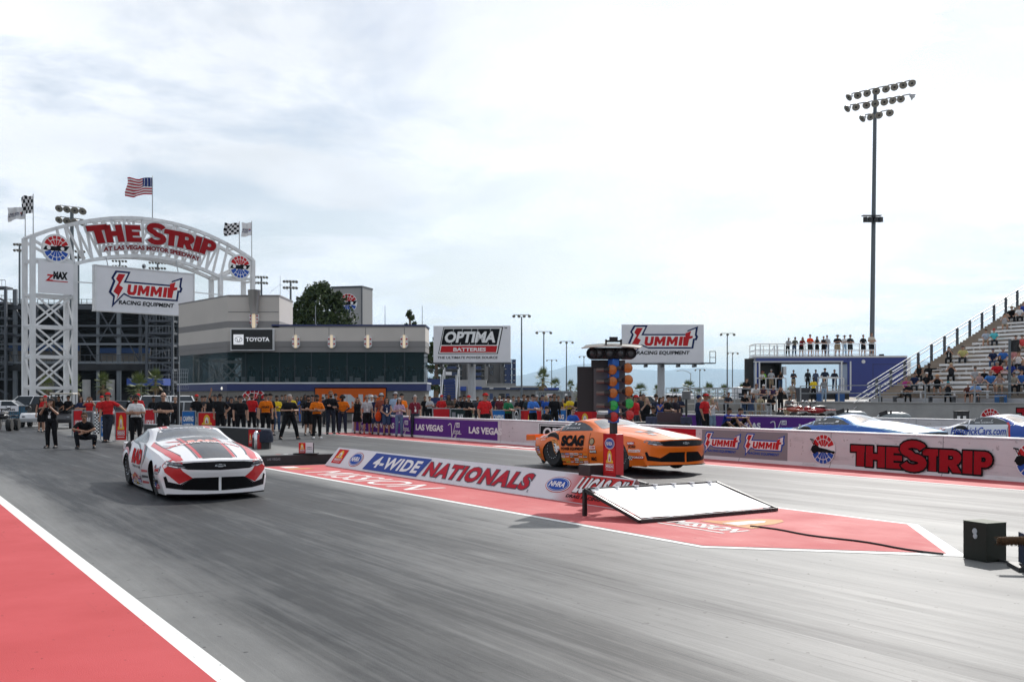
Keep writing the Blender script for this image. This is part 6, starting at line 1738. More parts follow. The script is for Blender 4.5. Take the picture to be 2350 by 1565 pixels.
def liv_orange(b):
 D = Decal()
 D.poly([(1.96, -0.28), (1.96, 0.28), (3.72, 0.22), (3.72, -0.22)], cm((0.80, 0.72, 0.66), 'paint'), 'top', 1)
 for k, (x, y) in enumerate(((2.75, -0.5), (2.95, -0.42), (3.15, -0.48), (2.85, -0.28), (3.05, -0.26))): D.poly([(x, y), (x + 0.2, y + 0.02), (x + 0.26, y + 0.13), (x + 0.06, y + 0.12)], blkc if k % 2 else silc, 'top', 2)
 D.build('bonnet_stripe', b)
 D = Decal()
 D.text("SCAG", 0.42, 0.49, 0.92, 0.26, inkK, 'right', 3, 0.075); D.text("POWER EQUIPMENT", 0.44, 0.385, 0.90, 0.085, inkK, 'right', 3, 0.045)
 D.text("OUTLAW", -0.52, 0.70, 0.37, 0.065, inkW, 'right', 3, 0.04, 0.1); D.text("LIGHT", -0.44, 0.635, 0.2, 0.04, inkW, 'right', 3, 0.02)
 D.text("JEB COUGHLIN JR", 0.48, 0.89, 0.56, 0.038, inkW, 'right', 5, 0.03, 0.15)
 for x, z, w, h in ((0.42, 0.97, 0.10, 0.04), (0.46, 0.995, 0.10, 0.03), (0.72, 1.0, 0.07, 0.035), (0.86, 0.985, 0.1, 0.03)): D.poly([(x, z), (x + w, z), (x + w + 0.02, z + h), (x + 0.02, z + h)], inkW, 'right', 4)
 D.poly([(-0.12, 0.9), (-0.04, 0.9), (-0.02, 0.95), (-0.08, 0.95)], inkW, 'right', 4)
 g = G2(); g.ell(0, 0, 0.10, 0.085, inkK, 1); g.ell(0, 0, 0.08, 0.065, cm((0.45, 0.36, 0.22), 'ink'), 2); D.art(g, 1.66, 0.60, 'right', 2)
 for w, x, z, wd, fg, bg in (("COMP", 1.58, 0.43, 0.22, inkR, inkW), ("ELITE", 1.58, 0.335, 0.26, inkW, inkK), ("NHRA", 2.98, 0.52, 0.24, inkW, inkR), ("SCAG", 3.02, 0.44, 0.26, inkK, None), ("STOCKSETH", 3.02, 0.35, 0.42, inkW, None), ("TORCO", 3.10, 0.22, 0.42, inkW, inkR)):
  g = G2()
  if bg: g.rect(0, 0, wd, 0.07, bg, 1)
  g.text(w, 0.015, 0.015, wd - 0.03, 0.045 if bg else 0.06, fg, 2, 0.05, 0.15); D.art(g, x, z, 'right', 2)
 g = G2()
 for i in range(4):
  for j in range(3): g.rect(i * 0.03, j * 0.03, 0.03, 0.03, inkW if (i + j) % 2 else inkK, 1)
 D.art(g, 3.0, 0.20, 'right', 2)
 # striped tiger head ahead of the rear wheel
 tw = inkW
 D.poly([(-0.05, 0.66), (0.12, 0.665), (0.26, 0.62), (0.36, 0.52), (0.39, 0.45), (0.34, 0.40), (0.26, 0.36), (0.20, 0.30), (0.14, 0.36), (0.10, 0.50), (0.04, 0.60)], cm((0.85, 0.30, 0.04), 'paint'), 'right', 1)
 D.poly([(0.12, 0.56), (0.22, 0.56), (0.24, 0.50), (0.33, 0.50), (0.37, 0.44), (0.28, 0.36), (0.20, 0.32), (0.16, 0.40)], tw, 'right', 2); D.poly([(0.28, 0.43), (0.34, 0.44), (0.31, 0.38)], inkR, 'right', 3)
 for p in ([(0.0, 0.645), (0.14, 0.64), (0.22, 0.60), (0.13, 0.62)], [(0.05, 0.60), (0.16, 0.58), (0.22, 0.545), (0.14, 0.56)], [(0.10, 0.53), (0.18, 0.52), (0.2, 0.47), (0.15, 0.49)], [(0.14, 0.45), (0.2, 0.44), (0.22, 0.40)], [(0.24, 0.565), (0.30, 0.55), (0.31, 0.53)], [(0.15, 0.37), (0.22, 0.37), (0.2, 0.33)]): D.poly(p, inkK, 'right', 4)
 sponsor_strip(D, 'right', ["GOODYEAR", "VP", "LIBERTY", "MSD", "NGK", "RAM", "JEGS", "CFE", "HOLLEY", "K&N", "MAC TOOLS", "LUCAS OIL"], 0.40, 1.48, 0.10, 4, 6, 9)
 sponsor_strip(D, 'right', ["GT", "VP", "NGK", "MSD", "RAM"], -0.86, -0.50, 0.26, 4, 2, 5)
 g = G2(); g.text("MAC", 0, 0, 0.2, 0.09, inkK, 2, 0.06); D.art(g, 1.62, 0.16, 'right', 2)
 D.build('side_lettering', b)
def liv_blue(b):
 blu = cm((0.02, 0.13, 0.50), 'paint'); lb = cm((0.10, 0.30, 0.62), 'paint'); yel = cm((0.75, 0.50, 0.05), 'paint')
 D = Decal()
 D.poly([(-0.25, 0.70), (-0.10, 0.86), (0.1, 0.87), (0.24, 0.865), (1.5, 0.86), (1.9, 0.82), (2.7, 0.71), (3.4, 0.56), (3.6, 0.3), (3.3, 0.1), (2.0, 0.1), (0.4, 0.1)], blu, 'right', 1)
 D.poly([(1.10, 1.07), (1.5, 0.885), (1.72, 0.855), (1.6, 0.90), (1.3, 1.02)], blu, 'right', 1); D.poly([(-0.45, 0.84), (-0.2, 0.93), (0.05, 1.0), (0.4, 1.07), (0.8, 1.1), (1.05, 1.075), (0.85, 1.075), (0.5, 1.05), (0.15, 1.0), (-0.22, 0.905)], blu, 'right', 1)
 r = random.Random(4)
 for i in range(16):
  x = r.uniform(0.1, 3.0); z = r.uniform(0.55, 0.82); a = r.uniform(-1, 1); L_ = r.uniform(0.2, 0.5)
  D.poly([(x, z), (x + L_ * math.cos(a), z + L_ * math.sin(a) * 0.4), (x + L_ * math.cos(a), z + L_ * math.sin(a) * 0.4 + 0.012), (x, z + 0.012)], lb, 'right', 2)
 D.poly([(-0.2, -0.60), (-0.2, 0.60), (0.6, 0.60), (1.0, 0.35), (1.22, 0.5), (1.22, -0.5), (1.0, -0.35), (0.6, -0.60)], blu, 'top', 1)
 D.build('side_panel_paint', b)
 D = Decal()
 D.poly([(1.98, -0.62), (1.98, -0.5), (3.3, -0.36), (3.5, -0.44), (3.0, -0.55)], cm((0.04, 0.08, 0.30), 'paint'), 'top', 1, True)
 D.poly([(2.3, -0.30), (2.3, 0.30), (3.5, 0.28), (3.5, -0.28)], cm((0.12, 0.28, 0.55), 'paint'), 'top', 1); D.poly([(2.75, -0.46), (2.95, -0.44), (3.0, -0.3), (2.8, -0.32)], yel, 'top', 2, True); D.poly([(2.45, -0.2), (2.6, -0.2), (2.6, 0.2), (2.45, 0.2)], yel, 'top', 2)
 D.build('bonnet_stripe', b)
 D = Decal()
 g = G2(); g.rect(-0.02, -0.02, 0.44, 0.15, inkK, 1); g.text("RATTLER", 0, 0, 0.4, 0.11, inkW, 2, 0.04); D.art(g, -0.62, 0.705, 'right', 2, rot=0.12)
 D.text("MATT HARTFORD", 0.46, 0.885, 0.58, 0.03, inkW, 'right', 5, 0.03);
 for x, z, w, h in ((0.38, 0.98, 0.08, 0.035), (0.58, 0.99, 0.09, 0.04), (1.05, 0.92, 0.12, 0.05), (0.06, 0.90, 0.05, 0.08)): D.poly([(x, z), (x + w, z), (x + w + 0.01, z + h), (x + 0.02, z + h)], inkW, 'right', 4)
 D.build('side_lettering', b)
def liv_hend(b):
 blu = cm((0.02, 0.08, 0.42), 'paint')
 D = Decal()
 D.poly([(-0.55, 0.80), (-0.2, 0.905), (0.05, 0.985), (0.4, 1.06), (0.8, 1.10), (1.05, 1.08), (1.3, 0.995), (1.5, 0.89), (1.62, 0.80), (1.66, 0.5), (1.60, 0.12), (2.0, 0.1), (3.3, 0.1), (3.5, 0.5), (2.7, 0.72), (1.95, 0.84), (1.6, 0.92), (1.2, 1.06), (0.8, 1.13), (0.3, 1.08), (-0.1, 0.99), (-0.5, 0.86)], blu, 'right', 1)
 D.poly([(1.46, 0.89), (1.56, 0.80), (1.60, 0.5), (1.5, 0.1), (1.57, 0.1), (1.66, 0.5), (1.62, 0.82), (1.5, 0.92)], redc, 'right', 2); D.poly([(-0.58, 0.775), (-0.2, 0.885), (-0.2, 0.9), (-0.58, 0.79)], redc, 'right', 2)
 D.poly([(-1.0, 0.3), (-0.5, 0.3), (-0.5, 0.5), (-0.95, 0.62)], blu, 'right', 1)
 D.build('side_panel_paint', b)
 D = Decal(); D.poly([(2.0, -0.5), (2.0, 0.5), (3.6, 0.4), (3.6, -0.4)], blu, 'top', 1); D.build('bonnet_stripe', b)
 D = Decal()
 D.text("HendrickCars.com", -0.28, 0.55, 1.78, 0.22, cm((0.02, 0.06, 0.40), 'ink'), 'right', 4, 0.012, 0.12)
 g = G2(); g.put(A_SUM, 0, 0, 0.15); D.art(g, -0.80, 0.60, 'right', 2)
 D.text("GREG ANDERSON", 0.44, 0.885, 0.6, 0.032, inkW, 'right', 5, 0.03)
 D.text("1", 0.36, 0.95, 0.035, 0.09, inkW, 'right', 5, 0.05)
 for x in (0.6, 0.95): D.poly([(x, 0.96), (x + 0.03, 0.95), (x + 0.05, 1.0)], inkW, 'right', 4)
 for x in (-0.98, -0.84):
  g = G2(); g.put(A_MIS, 0, 0, 0.10); D.art(g, x, 0.66, 'right', 3)
 D.build('side_lettering', b)
CARS = []
CARS.append(race_car('white race coupe with red and black stripes, nearest of the four, left of the island', -21.05, 5.12, R(0.3), liv_white, mat('white_car_paint', (0.82, 0.82, 0.83), 0.3, coat=0.6), R(-3)))
CARS.append(race_car('orange race coupe with a tiger head and big black side lettering, behind the signal tree', -21.15, 15.02, R(2.2), liv_orange, mat('orange_car_paint', (0.88, 0.165, 0.004), 0.32, spec=0.3, coat=0.5)))
CARS.append(race_car('blue and white race coupe half hidden behind the pinkish concrete wall', -21.6, 24.2, R(2.0), liv_blue, mat('ice_blue_car_paint', (0.27, 0.47, 0.70), 0.35, spec=0.3, coat=0.4)))
CARS.append(race_car('white race coupe with blue trim and script, cut off by the right photo edge', -19.8, 28.9, R(1.5), liv_hend, mat('pearl_white_car_paint', (0.72, 0.73, 0.78), 0.28, coat=1.0)))
# ================================================================ people
def V3(*a): return Vector(a)
def pose_def(name):
 J = {}
 J['P'] = V3(0, 0, .93); J['N'] = V3(0, 0.01, 1.44); J['H'] = V3(0, -.025, 1.625)
 for s, q in ((1, 'L'), (-1, 'R')):
  J['s' + q] = V3(.163 * s, .01, 1.375); J['e' + q] = V3(.235 * s, .03, 1.12); J['w' + q] = V3(.24 * s, -.05, .87)
  J['h' + q] = V3(.09 * s, 0, .91); J['k' + q] = V3(.105 * s, -.025, .49); J['a' + q] = V3(.12 * s, .03, .085)
 def arm(q, e, w):
  s = 1 if q == 'L' else -1
  J['e' + q] = V3(e[0] * s, e[1], e[2]); J['w' + q] = V3(w[0] * s, w[1], w[2])
 def both(e, w): arm('L', e, w); arm('R', e, w)
 def leg(q, h, k, a):
  s = 1 if q == 'L' else -1
  for n, v in (('h', h), ('k', k), ('a', a)): J[n + q] = V3(v[0] * s, v[1], v[2])
 def up(P, N, H):
  J['P'], J['N'], J['H'] = V3(*P), V3(*N), V3(*H)
  for s, q in ((1, 'L'), (-1, 'R')): J['s' + q] = V3(.163 * s, N[1] + .0, N[2] - .065)
 if name == 'crossed': arm('L', (.26, -.06, 1.12), (-.03, -.205, 1.15)); arm('R', (.26, -.06, 1.11), (-.05, -.235, 1.10))
 elif name == 'front': both((.26, .0, 1.13), (.05, -.19, .97))
 elif name == 'photo': both((.25, -.17, 1.20), (.075, -.30, 1.45))
 elif name == 'phone': both((.25, -.06, 1.12), (.06, -.26, 1.17))
 elif name == 'ears': both((.27, -.10, 1.33), (.115, -.06, 1.57))
 elif name == 'hip': arm('L', (.38, .06, 1.16), (.20, -.08, .99))
 elif name == 'wide':
  both((.26, -.04, 1.12), (.05, -.26, 1.13)); leg('L', (.09, 0, .91), (.20, -.02, .50), (.28, .03, .085)); leg('R', (.09, 0, .91), (.20, -.02, .50), (.28, .03, .085))
 elif name == 'raise': arm('R', (.25, -.03, 1.63), (.17, -.06, 1.87))
 elif name == 'lean_side':
  arm('L', (.40, -.04, 1.24), (.60, -.12, 1.07)); leg('L', (.09, 0, .91), (.06, -.05, .49), (-.02, .02, .085)); leg('R', (.09, 0, .91), (.09, -.03, .49), (.10, .0, .085))
 elif name == 'rail':
  up((0, .04, .90), (0, -.22, 1.35), (0, -.33, 1.51)); both((.24, -.30, 1.06), (.03, -.47, 1.02)); leg('L', (.09, .04, .89), (.10, .02, .47), (.12, .04, .085)); leg('R', (.09, .04, .89), (.12, -.02, .47), (.13, .06, .085))
 elif name in ('sit', 'sit_photo', 'sit_cross', 'sit_point'):
  up((0, .02, .55), (0, -.04, 1.05), (0, -.085, 1.225))
  for q in 'LR': leg(q, (.10, 0, .54), (.14, -.43, .50), (.15, -.40, .085))
  both((.25, -.10, .79), (.13, -.34, .64))
  if name == 'sit_photo': both((.26, -.22, .83), (.075, -.33, 1.07))
  if name == 'sit_cross': arm('L', (.26, -.10, .76), (-.03, -.24, .79)); arm('R', (.26, -.10, .75), (-.05, -.26, .73))
  if name == 'sit_point': arm('L', (.46, -.08, 1.0), (.72, -.12, .97))
 elif name == 'sit_ground':
  up((0, .06, .14), (0, -.08, .62), (0, -.16, .78))
  leg('L', (.10, .04, .13), (.17, -.34, .47), (.12, -.58, .085)); leg('R', (.10, .04, .13), (.30, -.28, .30), (.06, -.45, .085))
  both((.27, -.26, .50), (.07, -.42, .50))
 elif name == 'squat':
  up((0, .14, .36), (0, -.10, .86), (0, -.16, 1.03))
  leg('R', (.10, .12, .36), (.20, -.26, .50), (.19, .0, .085)); leg('L', (.10, .12, .36), (.30, -.28, .40), (.24, .06, .13))
  arm('L', (.29, -.28, .62), (.03, -.40, .52)); arm('R', (.28, -.26, .62), (-.04, -.42, .57))
 return J
def remesh(mb, vox, sm=4):
 ob = mb.build('tmp'); md = ob.modifiers.new('r', 'REMESH'); md.mode = 'VOXEL'; md.voxel_size = vox; md.use_smooth_shade = True
 s_ = ob.modifiers.new('s', 'SMOOTH'); s_.iterations = sm; s_.factor = 0.5
 bpy.context.view_layer.update(); dg = bpy.context.evaluated_depsgraph_get()
 me = bpy.data.meshes.new_from_object(ob.evaluated_get(dg), depsgraph=dg)
 old = ob.data; bpy.data.objects.remove(ob); bpy.data.meshes.remove(old)
 for p in me.polygons: p.use_smooth = True; p.material_index = 0
 me.materials.clear(); me.materials.append(None)
 return me
m_tmp = mat('unset', (0.5, 0.5, 0.5))
def torso(o, J, g, hem=0.0, lo=-0.06):
 P, N = J['P'], J['N']; z = (N - P).normalized(); x = V3(1, 0, 0); y = z.cross(x).normalized()
 M = Matrix((x, y, z)).transposed(); L = (N - P).length
 o.ell(P + z * (L * 0.66) - y * 0.0, (.165 + g, .108 + g, .19 + g), m_tmp, M, 16, 12)
 o.ell(P + z * (L * 0.36), (.150 + g, .104 + g, .18 + g), m_tmp, M, 16, 12)
 o.ell(P + z * (L * 0.06), (.160 + g, .108 + g, .13 + g), m_tmp, M, 16, 12)
 for q in 'LR': o.caps(N - z * 0.035, J['s' + q], .056 + g, .050 + g, m_tmp, 10)
 return M
def limb(o, a, b, r0, r1, f=1.0): o.caps(a, a.lerp(b, f), r0, r0 + (r1 - r0) * f, m_tmp, 10)
_pc = {}
def pmesh(kind, pose):
 k = (kind, pose)
 if k in _pc: return _pc[k]
 J = pose_def(pose); o = MB()
 if kind == 'body':
  torso(o, J, -0.004)
  H = J['H']
  o.caps(J['N'] - V3(0, 0, .03), H - V3(0, -.012, .05), .056, .052, m_tmp, 10)
  o.ell(H + V3(0, .008, .025), (.077, .098, .100), m_tmp, None, 16, 12); o.ell(H + V3(0, -.032, -.055), (.058, .062, .066), m_tmp, None, 12, 8)
  o.ell(H + V3(0, -.098, -.018), (.014, .022, .026), m_tmp, None, 8, 6); o.ell(H + V3(0, -.082, .022), (.05, .018, .014), m_tmp, None, 8, 6); o.ell(H + V3(0, -.088, -.058), (.026, .014, .012), m_tmp, None, 8, 6)
  for s in (-1, 1): o.ell(H + V3(.080 * s, .012, -.008), (.013, .024, .034), m_tmp, None, 8, 6)
  for q in 'LR':
   s = 1 if q == 'L' else -1
   e, w = J['e' + q], J['w' + q]
   limb(o, J['s' + q], e, .052, .042); limb(o, e, w, .043, .029)
   d = (w - e).normalized()
   if pose in ('photo', 'sit_photo', 'ears', 'raise'): d = (d + V3(0, 0, 1.2)).normalized()
   if pose in ('down', 'hip', 'raise') : d = (d + V3(0, 0, -.3 if pose != 'raise' else .3)).normalized()
   side = d.cross(V3(0, -1, 0.2)); side = side.normalized() if side.length > .1 else V3(1, 0, 0)
   up = side.cross(d).normalized()
   pm = w + d * .055
   o.ell(pm, (.040, .017, .052), m_tmp, Matrix((side, up, d)).transposed(), 10, 8)
   for i, ln in enumerate((.070, .082, .078, .060)):
    b0 = w + d * .095 + side * (.026 - .018 * i); b1 = b0 + d * ln * .5 + up * .006; b2 = b1 + d * ln * .42 + up * .022
    o.caps(b0, b1, .0105, .0100, m_tmp, 6); o.caps(b1, b2, .0100, .0090, m_tmp, 6)
   t0 = w + d * .035 + side * .034; t1 = t0 + d * .035 + side * .026 + up * .012; o.caps(t0, t1, .0125, .0115, m_tmp, 6); o.caps(t1, t1 + d * .028 + side * .002, .0115, .0095, m_tmp, 6)
   limb(o, J['h' + q], J['k' + q], .082, .056); limb(o, J['k' + q], J['a' + q], .056, .036)
   c = J['k' + q].lerp(J['a' + q], .3); o.ell(c + V3(0, .018, 0), (.048, .05, .10), m_tmp, None, 10, 8)
   o.caps(J['a' + q], J['a' + q] + V3(0, -.10, -.045), .036, .030, m_tmp, 8)
  me = remesh(o, .0125, 3)
 elif kind in ('tee', 'long', 'tank', 'dress'):
  torso(o, J, .010)
  for q in 'LR':
   if kind == 'tee': limb(o, J['s' + q], J['e' + q], .061, .062, .72)
   if kind == 'long': limb(o, J['s' + q], J['e' + q], .064, .052); limb(o, J['e' + q], J['w' + q], .052, .040, .93)
  if kind == 'dress': o.tube(J['P'] + V3(0, 0, .12), J['P'] + V3(0, 0, -.36), .17, .24, m_tmp, 18)
  me = remesh(o, .017, 4)
 elif kind in ('pants', 'shorts'):
  P, N = J['P'], J['N']; z = (N - P).normalized(); x = V3(1, 0, 0); y = z.cross(x).normalized(); M = Matrix((x, y, z)).transposed()
  o.ell(P + z * .02, (.172, .122, .125), m_tmp, M, 16, 10)
  for q in 'LR':
   if kind == 'pants': limb(o, J['h' + q], J['k' + q], .096, .074); limb(o, J['k' + q], J['a' + q], .074, .058, .97)
   else: limb(o, J['h' + q], J['k' + q], .100, .098, .86)
  me = remesh(o, .017, 4)
 elif kind in ('shoeL', 'shoeR'):
  q = kind[-1]; a = J['a' + q]; s = 1 if q == 'L' else -1
  o.caps(V3(a.x, a.y + .02, .045), V3(a.x + .02 * s, a.y - .15, .038), .046, .040, m_tmp, 10); o.caps(a + V3(0, .005, 0), V3(a.x, a.y, .06), .048, .05, m_tmp, 10)
  o.box((a.x + .01 * s, a.y - .06, .012), (.088, .27, .022), m_tmp, rz=.05 * s)
  me = remesh(o, .012, 2)
 else:
  H = J['H']; me = None
  def finish():
   ob = o.build('tmp', smooth=True); m_ = ob.data; bpy.data.objects.remove(ob); m_.materials.clear(); m_.materials.append(None); return m_
  if kind in ('short', 'long_hair'):
   n, kk = 16, 12; vs = []
   o.ell(H + V3(0, .014, .035), (.087, .104, .102), m_tmp, None, n, kk)
   nv = []
   for v in o.v:
    p = Vector(v) - H
    if p.y < -.03 and p.z < .055: p = Vector((p.x * .75, p.y * .55, p.z * .8 + .02))
    elif p.z < -.03 and kind == 'short': p = Vector((p.x * .8, p.y * .8, p.z))
    nv.append(tuple(H + p))
   o.v = nv
   if kind == 'long_hair':
    for s in (-1, 1): o.caps(H + V3(.062 * s, .02, .02), H + V3(.085 * s, .0, -.22), .040, .030, m_tmp, 8)
    o.caps(H + V3(0, .07, .0), H + V3(0, .08, -.25), .07, .05, m_tmp, 10)
  elif kind == 'cap':
   o.ell(H + V3(0, .006, .045), (.088, .107, .085), m_tmp, None, 16, 10)
   o.v = [v if v[2] > H.z + .03 else (H.x + (v[0] - H.x) * .98, v[1], H.z + .03) for v in o.v]
   o.ell(H + V3(0, -.115, .045), (.068, .075, .010), m_tmp, None, 14, 6)
  elif kind == 'brim':
   o.ell(H + V3(0, .006, .05), (.09, .105, .085), m_tmp, None, 16, 10); o.lathe([(.085, .0), (.19, -.015), (.19, -.005), (.085, .014)], m_tmp, Matrix.Translation(H + V3(0, 0, .05)), 22)
  elif kind == 'visor':
   o.lathe([(.088, -.02), (.092, .03), (.085, .03), (.08, -.02)], m_tmp, Matrix.Translation(H + V3(0, .004, .04)) @ Matrix.Diagonal((.95, 1.12, 1, 1)), 18); o.ell(H + V3(0, -.115, .03), (.07, .075, .010), m_tmp, None, 14, 6)
  elif kind == 'headset':
   for s in (-1, 1): o.ell(H + V3(.092 * s, .01, -.005), (.030, .045, .052), m_tmp, None, 10, 8)
   pts = [H + V3(.096 * math.sin(a), .01, .0 + .135 * math.cos(a)) for a in [R(-80 + 20 * i) for i in range(9)]]
   o.path(pts, .011, m_tmp, 6)
  elif kind == 'glasses':
   for s in (-1, 1): o.ell(H + V3(.034 * s, -.094, .0), (.028, .012, .018), m_tmp, None, 10, 6); o.bar(H + V3(.062 * s, -.085, .004), H + V3(.084 * s, .0, .004), .006, .006, m_tmp)
   o.bar(H + V3(-.03, -.102, .006), H + V3(.03, -.102, .006), .008, .008, m_tmp)
  elif kind == 'eyes':
   for s in (-1, 1): o.ell(H + V3(.030 * s, -.084, -.002), (.012, .010, .008), m_tmp, None, 8, 6)
  elif kind == 'beard':
   o.ell(H + V3(0, -.055, -.085), (.062, .05, .055), m_tmp, None, 12, 8)
  elif kind == 'lanyard':
   N = J['N']; o.path([N + V3(-.06, -.07, -.02), N + V3(0, -.145, -.28), N + V3(.06, -.07, -.02)], .008, m_tmp, 5); o.box(N + V3(0, -.15, -.34), (.075, .01, .11), m_tmp)
  me = finish()
 _pc[k] = me
 return me
SKIN = [(0.42, 0.24, 0.165), (0.33, 0.175, 0.11), (0.16, 0.08, 0.048), (0.045, 0.022, 0.015), (0.50, 0.31, 0.23)]
NAMES = {'tee': 'shirt', 'long': 'long_sleeve_shirt', 'tank': 'sleeveless_top', 'dress': 'dress', 'pants': 'trousers', 'shorts': 'shorts', 'shoeL': 'shoe', 'shoeR': 'shoe', 'short': 'hair', 'long_hair': 'hair', 'cap': 'cap', 'brim': 'hat', 'visor': 'visor', 'headset': 'headset', 'glasses': 'sunglasses', 'eyes': 'eyes', 'beard': 'beard', 'lanyard': 'lanyard'}
BK = (0.014, 0.014, 0.016); DK = (0.03, 0.032, 0.038); NV = (0.02, 0.03, 0.075); RD = (0.52, 0.022, 0.025); OR = (0.72, 0.17, 0.012); WT = (0.70, 0.70, 0.70); GY = (0.20, 0.20, 0.21); LG = (0.42, 0.43, 0.45); JN = (0.05, 0.085, 0.16); KH = (0.34, 0.27, 0.18); BLU = (0.03, 0.10, 0.42); BR = (0.06, 0.035, 0.02); SKYB = (0.28, 0.42, 0.58); YL = (0.72, 0.52, 0.03)
_cnt = [0]
def person(px, Y, h, face, pose, top, tc, bot, bc, head, hc, label, skin=0, z=0.006, w=1.0, extra=(), shoe=BK, group=None, loc=None, word=None):
 _cnt[0] += 1
 def mk(kind, nm, col, parent=None, mk_='cloth'):
  me = pmesh(kind, pose)
  o = bpy.data.objects.new(nm, me); COL.objects.link(o); o.material_slots[0].link = 'OBJECT'; o.material_slots[0].material = cm(col, mk_)
  if parent: o.parent = parent
  return o
 b = mk('body', 'person', SKIN[skin], None, 'skin')
 s = h / 1.75
 b.location = loc if loc is not None else at(px, Y, z); b.rotation_euler.z = R(face + rnd.uniform(-5, 5)); b.scale = (s * w, s * w, s)
 tag(b, label, 'person', group)
 mk(top, NAMES[top], tc, b)
 if bot: mk(bot, NAMES[bot], bc, b)
 for q in ('shoeL', 'shoeR'): mk(q, 'shoe', shoe, b, 'plastic')
 hair = BR
 if head in ('cap', 'brim', 'visor'):
  mk('short' if 'lh' not in extra else 'long_hair', 'hair', BR, b); mk(head, NAMES[head], hc, b)
 elif head: mk(head, NAMES[head], hc, b)
 for e in extra:
  if e == 'headset': mk('headset', 'headset', DK, b, 'plastic')
  elif e == 'glasses': mk('glasses', 'sunglasses', BK, b, 'plastic')
  elif e == 'beard': mk('beard', 'beard', BR, b)
  elif e == 'wbeard': mk('beard', 'beard', (0.6, 0.58, 0.55), b)
  elif e == 'pass': mk('lanyard', 'lanyard', WT, b)
 if 'glasses' not in extra: mk('eyes', 'eyes', BK, b, 'plastic')
 if word:
  g = G2(); g.text(word, -.13, 0, .26, .085, cm(BK, 'ink'), 1, .05)
  g.build('shirt_lettering', FM((0, -.150, 1.16), (1, 0, 0)), b)
 return b
GC = 'crew and officials at the start line'; GS = 'spectators in the stand'; GD = 'spectators on the trailer roof deck'; GB = 'people in the open trailer bay'; GT = 'people on the viewing terrace'; GF = 'onlookers by the purple wall'; GW = 'people behind the safety wall'
P = person
# ---- left, on the track
wm = P(118, 34.6, 1.64, 5, 'photo', 'tee', BK, 'pants', BK, 'cap', DK, 'person in black leggings taking a phone photo, alone on the track at far left', 0, w=1.18, extra=('lh', 'pass'), group=GC)
P(195, 34.2, 1.78, 18, 'squat', 'tee', BK, 'pants', (0.03, 0.033, 0.042), 'short', BR, 'crouching person in black polo and sunglasses', 1, w=1.12, extra=('glasses',), group=GC)
P(248, 38.8, 1.86, 10, 'lean_side', 'tee', RD, 'pants', (0.03, 0.033, 0.045), 'cap', RD, 'person in red polo leaning one arm on the barrier with legs crossed', 0, w=1.08, extra=('headset', 'glasses'), group=GC)
P(312, 36.4, 1.76, 14, 'crossed', 'tee', WT, 'pants', BK, 'cap', BK, 'person in white shirt with arms crossed and a black cap, behind the white car', 1, w=1.1, extra=('headset', 'glasses', 'beard'), group=GC)
P(375, 36.6, 1.84, 22, 'crossed', 'tee', BK, 'pants', BK, None, None, 'bald person in black polo with arms crossed and sunglasses, above the white car roof', 0, w=1.1, extra=('glasses',), group=GC)
P(104, 50, 1.76, 10, 'phone', 'tee', RD, 'shorts', BK, 'cap', RD, 'person in red shirt and red cap partly hidden behind the photographing person', 0, group=GC)
P(95, 50.8, 1.68, 20, 'down', 'tank', DK, 'shorts', BK, 'long_hair', BR, 'bare armed person in dark top left of the red shirt behind the photographing person', 0, group=GC)
P(186, 52, 1.70, 15, 'crossed', 'tee', NV, 'pants', BK, 'long_hair', BR, 'person with long hair and navy shirt standing between the canopied cart and a silver car', 0, group=GC, extra=('glasses',))
P(205, 51, 1.68, 15, 'ears', 'tee', RD, 'pants', BK, 'short', BR, 'person in red shirt with both hands at the face in front of a silver car', 1, group=GC)
P(233, 50, 1.74, 40, 'down', 'tee', RD, 'pants', BK, 'cap', RD, 'person in red shirt mostly hidden left of the leaning red polo official', 0, group=GC)
P(317, 47.5, 1.84, 20, 'down', 'tee', RD, 'pants', BK, 'cap', RD, 'person with a red cap and red shirt right behind the white shirted person', 0, group=GC, extra=('headset',))
P(302, 49, 1.76, 20, 'down', 'tee', BK, 'pants', BK, 'cap', DK, 'person in black peeking out left behind the white shirted person', 1, group=GC)
P(352, 52, 1.72, 30, 'down', 'tee', BK, 'pants', BK, 'cap', BK, 'small person in black with a dark cap left of the bald person', 2, group=GC)
P(402, 44, 1.72, 15, 'down', 'long', BK, 'pants', BK, 'short', (0.2, 0.18, 0.17), 'person in long sleeved black behind the wire dish pole', 0, group=GC)
# ---- black, red and orange crew left of centre
P(451, 47.5, 1.80, 18, 'down', 'tee', BK, 'pants', BK, 'cap', RD, 'bearded person in black shirt with a red cap behind the blue banner barrier', 1, group=GC, extra=('beard', 'glasses'))
P(464, 53, 1.74, 18, 'phone', 'tee', DK, 'pants', BK, 'cap', BK, 'person in dark shirt half hidden right of the red capped one', 1, group=GC)
P(481, 52, 1.72, 30, 'down', 'tank', BK, 'pants', BK, 'cap', BK, 'bare armed person in black vest left of the raised arm', 0, group=GC)
P(494, 47.5, 1.80, 10, 'raise', 'tee', BK, 'pants', BK, 'cap', DK, 'person in black raising one arm high, behind the orange shouldered one', 1, group=GC)
P(505, 43.5, 1.82, 35, 'hip', 'tee', BK, 'pants', BK, 'cap', BK, 'person in black with one hand on the hip and sunglasses, above the red mission banner', 1, group=GC, extra=('glasses', 'headset'), w=1.08)
P(531, 47, 1.70, 25, 'down', 'tee', BK, 'pants', BK, 'cap', DK, 'slim person in black with a headset between two broader crew members in black', 1, group=GC, extra=('headset',))
P(552, 43.2, 1.74, 20, 'down', 'tee', BK, 'pants', BK, 'cap', BK, 'heavy person in black with headset left of the red shirted crew member', 0, group=GC, extra=('headset', 'glasses'), w=1.2)
